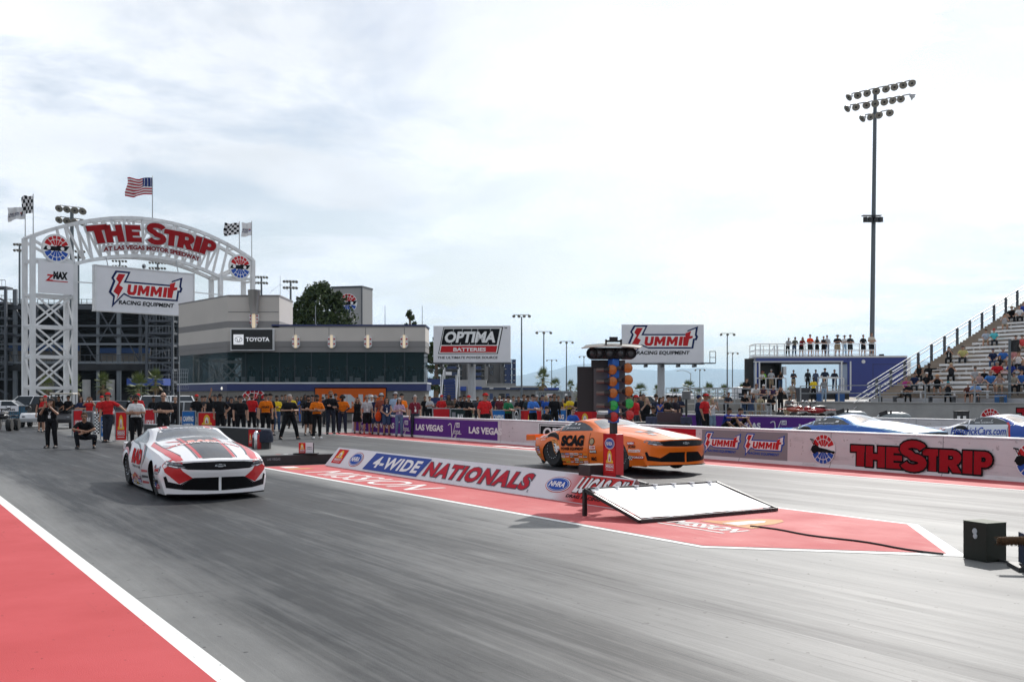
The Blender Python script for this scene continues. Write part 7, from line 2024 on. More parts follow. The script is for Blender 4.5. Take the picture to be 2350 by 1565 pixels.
P(578, 46, 1.84, 10, 'down', 'tee', RD, 'pants', BK, 'cap', BK, 'crew member in red shirt and black cap in front of the painted wall badge', 0, group=GC, extra=('beard', 'glasses'))
P(610, 44, 1.83, 18, 'down', 'tee', OR, 'pants', BK, 'cap', BK, 'crew member in orange shirt with hands at the sides, right of the red shirt', 0, group=GC, extra=('glasses',), w=1.08, word='SCAG')
P(620, 45.5, 1.84, 40, 'down', 'tee', BK, 'shorts', BK, 'cap', BK, 'person in black shorts hidden right behind the first orange shirt', 0, group=GC)
P(635, 50.5, 1.76, 18, 'phone', 'long', YL, 'pants', JN, 'cap', BK, 'person with yellow sleeves and blue jeans, left of the big person in black', 1, group=GC, extra=('beard',))
P(669, 56, 1.80, 10, 'down', 'tee', YL, 'pants', BK, 'cap', BK, 'person in yellow shirt peeking out behind the big grey haired one', 0, group=GC)
P(664, 41.7, 1.78, 28, 'wide', 'tee', BK, 'pants', BK, 'short', (0.32, 0.31, 0.30), 'big grey haired person in black standing wide legged looking at the hands', 0, w=1.22, group=GC)
P(692, 68, 1.70, 0, 'phone', 'tee', BLU, 'pants', (0.05, 0.16, 0.55), 'long_hair', BR, 'person all in bright blue standing against the block wall', 1, group=GC)
P(682, 69, 1.70, 0, 'down', 'tank', (0.12, 0.09, 0.07), 'shorts', (0.12, 0.08, 0.05), 'long_hair', BR, 'person in brown left of the one all in bright blue', 0, group=GC)
P(708, 46, 1.76, 15, 'crossed', 'tee', BK, 'shorts', BK, 'cap', BK, 'person in black shorts with arms crossed, left of the second orange shirt', 0, group=GC, extra=('headset', 'beard'), w=1.1)
P(717, 49, 1.78, 18, 'down', 'tee', BK, 'shorts', DK, 'cap', BK, 'person in black hidden behind the second orange shirt', 0, group=GC, extra=('headset',))
P(727, 42.4, 1.78, 22, 'crossed', 'tee', OR, 'pants', BK, 'cap', BK, 'crew member in orange shirt with arms crossed and white shoes', 1, group=GC, extra=('beard', 'glasses'), shoe=WT, w=1.08)
P(759, 47.2, 1.95, 20, 'crossed', 'long', BK, 'pants', (0.025, 0.03, 0.045), 'short', (0.16, 0.09, 0.05), 'tall person in long sleeved black in front of the orange wall sign', 0, group=GC, extra=('glasses', 'beard'), w=1.08)
P(770, 49.5, 1.84, 20, 'down', 'long', BK, 'pants', BK, 'cap', BK, 'person in black hidden right behind the tall one in long sleeves', 0, group=GC)
P(786, 48.2, 1.78, 16, 'front', 'tee', OR, 'pants', (0.03, 0.04, 0.07), 'brim', BK, 'crew member in orange shirt and black hat with hands clasped, third orange shirt from left', 3, group=GC, w=1.15, extra=('headset',))
# ---- onlookers by the purple wall
P(820, 48.0, 1.66, 12, 'ears', 'dress', BK, None, None, 'long_hair', BR, 'person in short black dress covering the ears with both hands', 0, group=GF, extra=('glasses',))
P(842, 47.0, 1.75, 15, 'down', 'tee', LG, 'shorts', BK, 'short', (0.25, 0.22, 0.20), 'person in grey shirt, black shorts and red shoes', 0, group=GF, extra=('headset', 'pass', 'glasses'), shoe=RD)
P(853, 51, 1.78, 10, 'down', 'tee', WT, 'pants', BK, 'cap', WT, 'person in a white cap hidden between the grey and the navy shirt', 0, group=GF)
P(861, 47.2, 1.76, 15, 'front', 'tee', NV, 'shorts', JN, 'brim', GY, 'person in navy shirt and grey hat left of the rust red shirt', 1, group=GF)
P(875, 46.3, 1.86, 12, 'down', 'tee', (0.25, 0.07, 0.045), 'shorts', JN, 'cap', LG, 'person in rust red shirt and pale cap carrying an orange bag', 0, group=GF, extra=('headset', 'glasses'))
P(887, 45.8, 1.66, 12, 'front', 'tank', NV, 'shorts', JN, 'long_hair', BR, 'person in sleeveless navy top and denim shorts with hands clasped', 0, group=GF, extra=('headset', 'glasses', 'pass'))
P(907, 47.2, 1.92, 18, 'down', 'tee', SKYB, 'pants', JN, 'cap', LG, 'tall person in light blue shirt and grey cap behind the lavender shirt', 0, group=GF, extra=('headset', 'glasses'))
P(922, 46.4, 1.84, 18, 'down', 'tee', (0.85, 0.20, 0.02), 'pants', (0.03, 0.03, 0.04), 'cap', BK, 'person in plain bright orange tee and black cap right of the light blue shirt', 0, group=GF)
P(916, 44.2, 1.66, 14, 'phone', 'tee', (0.42, 0.32, 0.45), 'pants', (0.13, 0.20, 0.33), 'cap', LG, 'person in lavender tee and pale jeans looking at a phone', 4, group=GF, extra=('lh', 'pass'))
P(952, 44.0, 1.76, 14, 'down', 'tee', (0.16, 0.02, 0.035), 'pants', (0.03, 0.035, 0.05), 'short', (0.4, 0.39, 0.38), 'grey haired person in maroon shirt with a badge, rightmost by the purple wall', 0, group=GF, extra=('headset', 'pass'))
# ---- behind the wall, centre
P(986, 64, 1.72, 20, 'phone', 'tee', LG, 'pants', BK, 'short', BR, 'person in grey shirt just right of the race tower corner', 0, group=GW)
P(975, 66, 1.72, 20, 'down', 'tee', BK, 'pants', BK, 'short', BR, 'dark clad person right beside the race tower corner', 1, group=GW)
P(1013, 54, 1.78, 15, 'down', 'tee', RD, 'pants', BK, 'cap', RD, 'person in red shirt and red cap behind the red lettered barrier banner', 0, group=GW)
P(1041, 60, 1.70, 20, 'rail', 'tee', BK, 'pants', BK, 'short', BR, 'person in black leaning on a rail in front of the spiky shrub', 1, group=GW)
P(1066, 53, 1.78, 20, 'down', 'tee', BK, 'pants', BK, 'cap', BK, 'person in black partly hidden left of the red helmeted one in black polo', 1, group=GW)
P(1075, 48, 1.76, 35, 'crossed', 'tee', BK, 'pants', BK, 'cap', RD, 'person in black polo and red helmet with arms crossed', 0, group=GW)
P(1113, 40.5, 1.84, 35, 'down', 'tee', RD, 'pants', BK, 'cap', RD, 'large official in red polo and red helmet behind the white wall, centre', 1, group=GW, w=1.15, extra=('glasses',))
P(1146, 60, 1.74, 20, 'down', 'tee', (0.15, 0.03, 0.04), 'pants', BK, 'cap', KH, 'person in dark maroon far behind the camping banner', 0, group=GW)
P(1166, 46.5, 1.72, 35, 'crossed', 'tee', (0.02, 0.16, 0.07), 'pants', BK, 'cap', BK, 'person in green shirt with arms crossed', 0, group=GW)
P(1178, 58, 1.72, 20, 'down', 'tee', GY, 'pants', BK, 'short', BR, 'grey clad person behind the green shirt', 0, group=GW)
P(1202, 52, 1.80, 35, 'down', 'tee', BK, 'pants', BK, 'short', BR, 'person in black seen behind and left of the blue patterned shirt', 1, group=GW)
P(1211, 50, 1.76, 30, 'down', 'tee', (0.03, 0.045, 0.05), 'pants', BK, 'cap', BK, 'person in black cap directly left of the blue patterned shirt', 1, group=GW)
P(1223, 45, 1.80, 30, 'crossed', 'tee', (0.05, 0.17, 0.55), 'pants', BK, 'cap', BK, 'person in bright blue patterned shirt with arms crossed', 0, group=GW, extra=('glasses',), w=1.08)
P(1231, 53, 1.78, 15, 'down', 'tee', DK, 'pants', BK, 'cap', LG, 'person in pale cap right behind the blue patterned shirt', 0, group=GW)
P(1245, 57, 1.80, 25, 'down', 'tee', (0.03, 0.05, 0.18), 'pants', BK, 'cap', NV, 'person in navy shirt and navy cap in front of the container', 0, group=GW)
P(1253, 55, 1.74, 15, 'down', 'tee', BLU, 'pants', BK, 'long_hair', (0.36, 0.27, 0.15), 'blond person in blue shirt left of the black and red jacket', 0, group=GW)
P(1272, 46.5, 1.82, 15, 'down', 'long', BK, 'pants', BK, 'short', BR, 'person in black and red jacket with headset below the container', 1, group=GW, extra=('headset', 'glasses'))
P(1290, 62, 1.68, 10, 'rail', 'tee', YL, 'pants', BK, 'cap', KH, 'person in yellow vest with a pale hat in front of the container', 0, group=GW)
P(1308, 61, 1.74, 20, 'crossed', 'tee', YL, 'pants', BK, 'cap', BK, 'person in yellow shirt and dark cap, right of the other yellow one', 1, group=GW)
P(1327, 53, 1.76, 25, 'crossed', 'tee', BK, 'pants', BK, 'cap', BK, 'person in black cap with arms crossed just left of the signal tree', 0, group=GW)
P(1313, 39.3, 1.66, 20, 'sit', 'tee', BLU, 'pants', BK, 'short', BR, 'person in blue shirt and sunglasses sitting low behind the orange car roof', 0, group=GW, extra=('glasses',))
P(1252, 40.2, 1.70, 40, 'sit', 'tee', BK, 'pants', BK, 'cap', BK, 'camera operator in black sitting low behind the white wall', 0, group=GW, z=0.02)
# ---- behind the wall, right of the signal tree
P(1433, 46, 1.78, 40, 'down', 'tee', DK, 'pants', BK, 'cap', NV, 'person in dark shirt just right of the signal tree post', 0, group=GW)
P(1447, 47, 1.80, 30, 'down', 'tee', BK, 'pants', BK, 'cap', BK, 'person in black hidden left behind the red helmeted official', 0, group=GW)
P(1458, 40.5, 1.76, 45, 'down', 'tee', RD, 'pants', (0.05, 0.055, 0.065), 'cap', RD, 'official in red shirt and red helmet right beside the signal tree', 1, group=GW, w=1.08, extra=('glasses',))
P(1476, 46, 1.82, 20, 'down', 'tee', DK, 'pants', BK, 'short', (0.12, 0.10, 0.09), 'person in dark shirt right behind the red helmeted official', 1, group=GW)
P(1484, 44, 1.66, 0, 'photo', 'tee', BK, 'pants', BK, 'long_hair', (0.3, 0.22, 0.13), 'person with pulled back hair aiming a phone, right of the red helmeted official', 4, group=GW)
P(1505, 48, 1.78, 35, 'down', 'tee', (0.03, 0.035, 0.055), 'pants', BK, 'cap', BK, 'person in navy shirt and black cap left of the bright blue dress', 0, group=GW)
P(1515, 44.5, 1.66, 40, 'photo', 'dress', (0.03, 0.08, 0.40), None, None, 'long_hair', BR, 'person in bright blue sleeveless dress with hands at the face', 0, group=GW)
P(1533, 44, 1.76, 40, 'crossed', 'tee', BK, 'pants', BK, 'cap', BK, 'person in black polo and cap with arms crossed, right of the blue dress', 0, group=GW)
P(1541, 49, 1.74, 40, 'down', 'tee', BK, 'pants', BK, 'cap', BK, 'person in black hidden between two crew members beside the billboard post', 1, group=GW)
P(1550, 45, 1.76, 40, 'front', 'tee', (0.03, 0.025, 0.035), 'pants', BK, 'cap', BK, 'person in black shirt with red back, left of the square grey loudspeaker', 1, group=GW)
P(1496, 41.2, 1.70, 40, 'sit', 'tee', BK, 'pants', BK, 'cap', BK, 'person in black sitting at the timing table', 1, group=GW, extra=('glasses',))
P(1603, 43.5, 1.76, 100, 'down', 'long', NV, 'pants', (0.02, 0.025, 0.05), 'short', NV, 'person in navy race suit with a dark hood, left of the heavy red official', 0, group=GW)
P(1618, 42, 1.82, 50, 'hip', 'tee', RD, 'pants', BK, 'cap', RD, 'heavy official in red polo and red helmet standing before the second wall', 1, group=GW, w=1.22, extra=('glasses',))
P(1634, 44.5, 1.62, 20, 'photo', 'tank', WT, 'shorts', (0.20, 0.28, 0.38), 'long_hair', (0.35, 0.27, 0.16), 'person in white top and denim shorts right of the heavy red official', 4, group=GW)
P(1666, 44.5, 1.80, 45, 'sit_ground', 'tee', (0.035, 0.055, 0.32), 'shorts', BK, 'cap', BK, 'left one of two people in royal blue sitting in front of the purple wall', 1, group=GW, w=1.1, z=0.3)
P(1692, 45, 1.76, 45, 'sit_ground', 'tee', (0.035, 0.055, 0.32), 'shorts', BK, 'cap', BK, 'right one of two people in royal blue sitting in front of the purple wall', 0, group=GW, w=1.1, z=0.3)
# ---- viewing terrace
def tz(i): return (0.35, 0.8, 1.25, 1.55)[i]
P(1667, 62.0, 1.72, 10, 'rail', 'tee', (0.035, 0.04, 0.055), 'pants', DK, 'short', BR, 'person in dark grey tee leaning on the lower railing, leftmost on the terrace', 1, z=0.35, group=GT)
P(1709, 66.0, 1.76, 10, 'rail', 'tee', BK, 'pants', BK, 'cap', BK, 'person in black tee leaning on the upper railing of the terrace', 0, z=1.25, group=GT)
P(1716, 64.3, 1.60, 20, 'rail', 'tee', (0.45, 0.40, 0.36), 'pants', BK, 'long_hair', BR, 'long haired person crouched beside the white tee on the terrace', 0, z=0.6, group=GT)
P(1732, 64.0, 1.80, 5, 'rail', 'tee', WT, 'pants', LG, 'cap', (0.2, 0.12, 0.1), 'person in white tee leaning on the terrace railing', 0, z=0.8, group=GT, w=1.15)
P(1749, 63.5, 1.76, 5, 'rail', 'tank', (0.08, 0.04, 0.06), 'shorts', BK, 'cap', WT, 'person in dark tank top and white cap on the terrace', 0, z=0.8, group=GT)
P(1770, 63.0, 1.70, 5, 'rail', 'tank', (0.06, 0.035, 0.10), 'pants', BK, 'visor', WT, 'person in purple top with a white visor and pale sleeves on the terrace', 4, z=0.8, group=GT, w=1.1)
P(1791, 63.5, 1.68, 5, 'ears', 'tank', BK, 'pants', BK, 'long_hair', BR, 'person in black with hands at the mouth, right end of the terrace', 0, z=0.6, group=GT)
P(1706, 61.9, 1.70, 10, 'rail', 'tee', BK, 'pants', JN, 'cap', BK, 'person in black tee and black cap on the lower terrace railing', 0, z=0.35, group=GT)
P(1724, 61.8, 1.62, 10, 'rail', 'dress', (0.06, 0.09, 0.17), None, None, 'long_hair', BR, 'person in patterned blue dress leaning on the lower terrace railing', 0, z=0.35, group=GT)
P(1741, 61.7, 1.58, 10, 'rail', 'tee', (0.48, 0.42, 0.28), 'pants', KH, 'cap', NV, 'person in beige shirt and dark cap leaning on the lower terrace railing', 4, z=0.35, group=GT)
P(1765, 61.8, 1.60, 10, 'rail', 'tee', BK, 'pants', LG, 'short', BK, 'person in black bending over beside the lower terrace railing', 1, z=0.35, group=GT, w=1.15)
P(1806, 61.5, 1.66, 15, 'rail', 'tee', GY, 'shorts', KH, 'cap', DK, 'person in grey shirt just above the red quad bike', 1, z=0.2, group=GT, w=1.1)
# ---- trailer roof deck and bay
def deck(px, h, pose, top, tc, bot, bc, head, hc, label, sk=0, **k): P(px, 87.6, h, rnd.uniform(-8, 12), pose, top, tc, bot, bc, head, hc, label, sk, z=DECKZ, group=GD, **k)
deck(1808, 1.66, 'rail', 'tee', LG, 'pants', BK, 'cap', WT, 'person in white cap and grey top, leftmost on the trailer roof deck', 2)
deck(1823, 1.70, 'rail', 'tee', (0.13, 0.14, 0.11), 'pants', JN, 'short', BK, 'person in olive shirt and jeans, second from the left on the roof deck', 2)
deck(1839, 1.70, 'rail', 'tee', (0.25, 0.02, 0.03), 'shorts', BK, 'long_hair', (0.2, 0.08, 0.04), 'person in dark red tee and black shorts on the roof deck', 0)
deck(1859, 1.82, 'crossed', 'tee', (0.85, 0.07, 0.015), 'shorts', DK, 'short', BR, 'person in bright vermilion shirt on the roof deck', 0, w=1.08)
deck(1875, 1.66, 'phone', 'tank', BK, 'shorts', BK, 'long_hair', BK, 'person all in black with long hair on the roof deck', 4)
deck(1890, 1.68, 'crossed', 'tank', BK, 'shorts', BK, 'short', (0.3, 0.2, 0.12), 'bare armed person leaning left of the grey tee on the roof deck', 1)
deck(1898, 1.76, 'front', 'tee', LG, 'pants', JN, 'short', BR, 'person in light grey tee and jeans on the roof deck', 0)
deck(1922, 1.80, 'phone', 'tee', BK, 'shorts', KH, 'brim', BK, 'person in black shirt, khaki shorts and black hat on the roof deck', 0, w=1.25)
deck(1938, 1.76, 'phone', 'tee', WT, 'pants', SKYB, 'brim', BR, 'person in white tee and pale jeans with big curly hair on the roof deck', 0)
deck(1951, 1.80, 'crossed', 'tee', DK, 'shorts', DK, 'cap', BK, 'person in charcoal shirt and cap on the roof deck right of the white tee', 0, w=1.12)
deck(1981, 1.80, 'front', 'tee', BK, 'shorts', BK, 'short', BK, 'person in black shirt and shorts, second from the right on the roof deck', 0)
deck(2000, 1.95, 'crossed', 'tee', (0.55, 0.50, 0.42), 'shorts', DK, 'short', (0.2, 0.13, 0.08), 'tall person in cream tee in front of the tall floodlight pole', 0, w=1.12)
def bayp(px, Y, h, pose, top, tc, bot, bc, head, hc, label, sk=0, z=None, **k): P(px, Y, h, rnd.uniform(-10, 10), pose, top, tc, bot, bc, head, hc, label, sk, z=BAYZ if z is None else z, group=GB, **k)
bayp(1746, 86.8, 1.72, 'rail', 'tee', WT, 'pants', BK, 'cap', (0.25, 0.05, 0.04), 'person in white tee leaning on the left rail of the trailer bay', 1)
bayp(1752, 87.5, 1.68, 'down', 'tee', (0.25, 0.6, 0.03), 'pants', BK, 'cap', BK, 'person in lime green hidden behind the white tee in the trailer bay', 1)
bayp(1770, 86.8, 1.76, 'front', 'tee', LG, 'shorts', KH, 'cap', LG, 'person in grey tee and cap in the left of the trailer bay', 0)
bayp(1791, 86.8, 1.70, 'rail', 'tank', BK, 'pants', JN, 'long_hair', BR, 'long haired person in black top leaning on the left rail of the trailer bay', 1)
bayp(1821, 85.2, 1.66, 'phone', 'tee', (0.03, 0.04, 0.06), 'shorts', KH, 'cap', BK, 'person in navy standing at the top of the trailer steps', 0)
bayp(1854, 87.6, 1.80, 'down', 'tee', DK, 'pants', BK, 'short', BK, 'person in dark shirt seen against the sky in the middle of the open bay', 2)
bayp(1872, 87.2, 1.74, 'down', 'tee', (0.08, 0.10, 0.16), 'pants', JN, 'cap', DK, 'person in blue grey shirt behind the yellow vest in the open bay', 1)
bayp(1893, 87.0, 1.86, 'front', 'tee', (0.025, 0.035, 0.06), 'pants', NV, 'cap', BK, 'tallest person in navy shirt in the right of the open bay', 0, w=1.2)
bayp(1915, 87.0, 1.74, 'front', 'tee', (0.025, 0.03, 0.05), 'pants', NV, 'short', BR, 'person in navy tee at the right end of the open bay counter', 0, w=1.12)
bayp(1867, 75, 1.78, 'down', 'tee', YL, 'pants', BK, 'short', BK, 'guard in yellow vest and black trousers beside the dark waste bin', 3, z=1.3)
bayp(1891, 74.5, 1.74, 'down', 'tee', GY, 'pants', (0.22, 0.30, 0.40), 'cap', (0.5, 0.45, 0.35), 'person in grey tee and pale jeans right of the yellow vested guard', 1, z=1.3)
bayp(1818, 76.5, 1.74, 'sit', 'tee', (0.35, 0.33, 0.30), 'shorts', KH, 'cap', BK, 'person sitting on the trailer steps left of the waste bin', 1, z=1.45)
# ---- the spectator stand
def seat(px, k, pose, top, tc, bot, bc, head, hc, label, sk=0, h=1.74, face=-25, **kw):
 a = (px - 1175) / FPX
 u, z = srow(k)
 if k < 0: u, z = 55.1, 1.3 - 0.02
 u += 0.33; Y = u / (NDX * a + NDY)
 P(px, Y, h, face, pose, top, tc, bot, bc, head, hc, label, sk, z=z, group=GS, **kw)
seat(2109, 3, 'sit', 'tank', BK, 'pants', BK, 'long_hair', BK, 'long haired person in black top beside the tan aisle steps of the stand', 1)
seat(2132, 3, 'sit_point', 'tee', BK, 'pants', BK, 'short', BK, 'person in black shirt stretching one arm along the stand bench', 3, w=1.15)
seat(2183, 3, 'sit_photo', 'tank', DK, 'pants', BK, 'brim', KH, 'person in pale hat holding both arms to the face, alone low in the stand', 0, w=1.1)
seat(2080, 0.3, 'sit', 'tee', (0.40, 0.06, 0.22), 'pants', DK, 'short', (0.2, 0.12, 0.08), 'person in pink top at the lower left corner of the stand', 0, h=1.65)
seat(2099, 1, 'sit', 'tee', NV, 'pants', DK, 'cap', DK, 'person in navy tee and grey cap low in the stand, behind the arms-crossed one', 0)
seat(2127, 1, 'sit', 'tee', BK, 'pants', BK, 'cap', WT, 'person in black tee and white cap low in the stand', 0)
seat(2151, 0.5, 'sit_photo', 'tank', BK, 'shorts', BK, 'brim', (0.40, 0.22, 0.10), 'person in straw hat and black vest shielding the face', 1, w=1.2)
seat(2085, -1, 'sit_cross', 'tee', BK, 'pants', BK, 'cap', (0.3, 0.08, 0.06), 'person in black with arms crossed on the front bench left', 1)
seat(2176, -1, 'sit_photo', 'tee', DK, 'pants', BK, 'cap', (0.02, 0.30, 0.38), 'person in teal cap taking a photo on the front bench', 1)
seat(2238, 2, 'sit', 'tee', LG, 'shorts', KH, 'cap', DK, 'person in grey tee and dark hat left of the white haired one', 0)
seat(2248, 1.2, 'sit', 'tank', (0.45, 0.30, 0.28), 'pants', BK, 'short', (0.75, 0.73, 0.70), 'white haired person in pink low in the stand', 4, h=1.6)
seat(2259, 2, 'sit', 'tee', BK, 'shorts', BK, 'short', BR, 'smaller person in black tee right of the white haired one', 0, h=1.55)
seat(2273, 1, 'sit', 'tee', (0.06, 0.19, 0.50), 'shorts', BK, 'cap', (0.25, 0.12, 0.1), 'person in sky blue polo with dark shorts low in the stand', 0, w=1.25)
seat(2288, 3, 'sit', 'tee', (0.55, 0.02, 0.03), 'pants', BK, 'cap', GY, 'heavy person in red lettered tee in the stand', 0, w=1.3)
seat(2294, 0.6, 'sit_photo', 'tank', (0.4, 0.30, 0.27), 'shorts', KH, 'long_hair', BK, 'long haired person holding a phone low in the stand near the grey pole', 0)
seat(2320, 3, 'sit', 'tee', (0.025, 0.05, 0.26), 'pants', DK, 'long_hair', BK, 'person in royal blue tee right behind the grey pole', 0)
seat(2347, 3, 'sit', 'tee', NV, 'shorts', BK, 'brim', (0.30, 0.17, 0.09), 'person in navy tee and brown hat at the right edge of the photo', 0, w=1.15)
seat(2327, 0.6, 'sit', 'tee', (0.30, 0.27, 0.22), 'pants', BK, 'brim', DK, 'person in dark brimmed hat low in the stand right of the grey pole', 0)
seat(2239, -0.4, 'sit_cross', 'tee', (0.20, 0.33, 0.58), 'shorts', BK, 'cap', GY, 'person in pale blue shirt and black shorts with arms folded, on the lowest bench', 0, w=1.12)
seat(2222, -1, 'sit', 'tee', (0.12, 0.04, 0.03), 'shorts', BK, 'cap', WT, 'person crouched in front of the pale blue shirt on the front bench', 1, h=1.6)
seat(2345, 1, 'sit', 'tee', (0.04, 0.12, 0.38), 'pants', BK, 'short', BR, 'person in mid blue tee cut off by the right edge, below the brown hat', 0)
seat(2178, 7, 'sit_photo', 'tee', BK, 'pants', BK, 'brim', DK, 'person in black hat aiming a camera beside the yellow shirt in the stand', 0, extra=('pass',))
seat(2210, 7, 'sit', 'tee', (0.50, 0.46, 0.18), 'pants', DK, 'cap', DK, 'person in pale yellow shirt in the stand', 0, w=1.2)
seat(2279, 6, 'sit', 'tee', NV, 'pants', JN, 'cap', NV, 'person in navy jacket and jeans lounging left of the blue tee', 0)
seat(2302, 6, 'sit', 'tee', (0.05, 0.16, 0.48), 'shorts', KH, 'cap', GY, 'person in blue printed tee in a middle row of the stand', 0, w=1.15)
seat(2294, 5, 'sit', 'tee', BK, 'pants', BK, 'long_hair', BR, 'small person in black below the blue printed tee', 0, h=1.5)
seat(2326, 6, 'sit', 'tee', (0.45, 0.20, 0.20), 'shorts', KH, 'brim', (0.3, 0.22, 0.14), 'person in pink floral shirt right of the grey pole', 0)
seat(2338, 5, 'sit_photo', 'tee', WT, 'pants', BK, 'short', BR, 'person in white tee holding a camera right of the grey pole', 0, w=1.1)
seat(2346, 9, 'sit', 'tee', (0.62, 0.08, 0.08), 'shorts', KH, 'cap', BK, 'person in coral shirt at the right edge in a middle row', 0)
seat(2331, 9, 'sit', 'tee', GY, 'pants', BK, 'cap', BK, 'person in grey seen behind the black banner on the grey pole', 0)
seat(2263, 11, 'sit', 'tee', (0.42, 0.46, 0.55), 'shorts', KH, 'cap', BR, 'person in pale grey blue shirt beside the turquoise one', 0)
seat(2281, 11, 'sit', 'tee', (0.10, 0.50, 0.55), 'pants', DK, 'cap', RD, 'person in turquoise shirt and red cap in the stand', 0)
seat(2305, 15, 'sit_photo', 'tee', LG, 'shorts', KH, 'cap', BR, 'person in light grey tee taking a photo high in the stand', 0)
seat(2322, 17, 'sit', 'tee', BK, 'pants', BK, 'brim', KH, 'white bearded person in black with a straw hat high in the stand', 0, w=1.2, extra=('wbeard',))
seat(2339, 17, 'sit', 'tee', WT, 'pants', BK, 'short', BR, 'person in white printed tee high in the stand beside the white beard', 0)
seat(2349, 18, 'sit', 'tee', (0.03, 0.06, 0.30), 'pants', BK, 'short', BR, 'person in dark blue at the right edge, highest in the stand', 0)
LBL = 'small distant person in dark clothes in the crowd behind the barriers'
for i, px in enumerate((470, 487, 522, 542, 566, 596, 647, 655, 701, 741, 749, 1030, 1056, 1096, 1136, 1156, 1190, 1240, 1263, 1281, 1300, 1338, 1346, 1441, 1470, 1522, 1560)):
 P(px, 56 + (i * 7) % 11, rnd.uniform(1.66, 1.84), rnd.uniform(-10, 40), ('down', 'crossed', 'phone', 'hip', 'front')[i % 5], 'tee', ((0.03, 0.03, 0.035), (0.05, 0.055, 0.07), (0.02, 0.025, 0.05), (0.07, 0.06, 0.05))[i % 4], 'pants' if i % 3 else 'shorts', DK, ('cap', 'short', 'long_hair')[i % 3], (BK, BR, DK)[i % 3], LBL, i % 3, group='distant people behind the barriers', w=rnd.uniform(.98, 1.12))
# ================================================================ start line equipment
def TRm(s, u, z=0.0, rz=0.0): return Matrix.Translation(TR(s, u, z)) @ Matrix.Rotation(TANG + rz, 4, 'Z')
def island_sign():
 t = thing('event_sign', 'long low white event sign reading 4-WIDE NATIONALS on the red island', 'sign', TR(-24.35, 9.55, 0.012), TANG)
 L, H, D = 11.9, 0.44, 0.30
 o = MB(); o.add([(0, 0, 0), (L, 0, 0), (L, D, H), (0.18, D, H)], [(0, 1, 2, 3)], m_signW); o.add([(0, 2 * D, 0), (L, 2 * D, 0), (L, D + 0.02, H), (0.18, D + 0.02, H)], [(3, 2, 1, 0)], m_signW)
 o.add([(0, 0, 0), (0.18, D, H), (0, 2 * D, 0)], [(0, 1, 2)], m_dark); pn = o.build('panel', t)
 o = MB()
 for x in (0.3, 3, 6, 9, 11.7): o.bar((x, D + 0.01, 0), (x, D + 0.01, H - 0.03), 0.04, 0.02, m_frame)
 o.build('stand', t)
 g = G2(); hh = math.hypot(D, H)
 g.put(A_MIS, 0.28, 0.10, 0.58, 0.30, sh=0.12); g.put(A_NHRA, 1.62, hh / 2, 0.36, 0.27)
 bl = cm((0.05, 0.09, 0.33), 'ink'); rd = cm((0.50, 0.03, 0.05), 'ink'); gry = cm((0.11, 0.12, 0.15), 'ink')
 g.poly([(2.25, 0.05), (5.0, 0.05), (5.25, 0.49), (2.5, 0.49)], bl, 1); g.text("4-WIDE", 2.62, 0.12, 2.28, 0.30, inkW, 2, 0.035, 0.25, None, 1.1)
 g.outl("NATIONALS", 5.22, 0.10, 3.95, 0.33, rd, gry, 1, 0.045, 0.08, 0.2, None, 1.18); g.text("R", 9.22, 0.06, 0.05, 0.06, gry, 1, 0.0)
 for i in range(14):
  f = i / 13; c = tuple(a + (b - a) * f for a, b in zip((0.74, 0.74, 0.77), (0.55, 0.05, 0.05)))
  g.rect(10.0 + i * 0.05, 0.012, 0.052, hh - 0.03, cm(c, 'ink'), 0)
 g.rect(10.69, 0.012, 1.18, hh - 0.03, cm((0.55, 0.05, 0.05), 'ink'), 0)
 g.put(A_NHRA, 10.02, hh / 2 + 0.02, 0.36, 0.21); g.outl("LUCAS OIL", 10.5, 0.18, 1.3, 0.29, inkW, inkK, 2, 0.06, 0.10, 0.3); g.text("DRAG RACING SERIES", 10.4, 0.08, 1.35, 0.06, inkK, 2, 0.03)
 g.build('sign_art', FM((0, -0.006, 0), (1, 0, 0), (0, D, H)), pn)
island_sign()
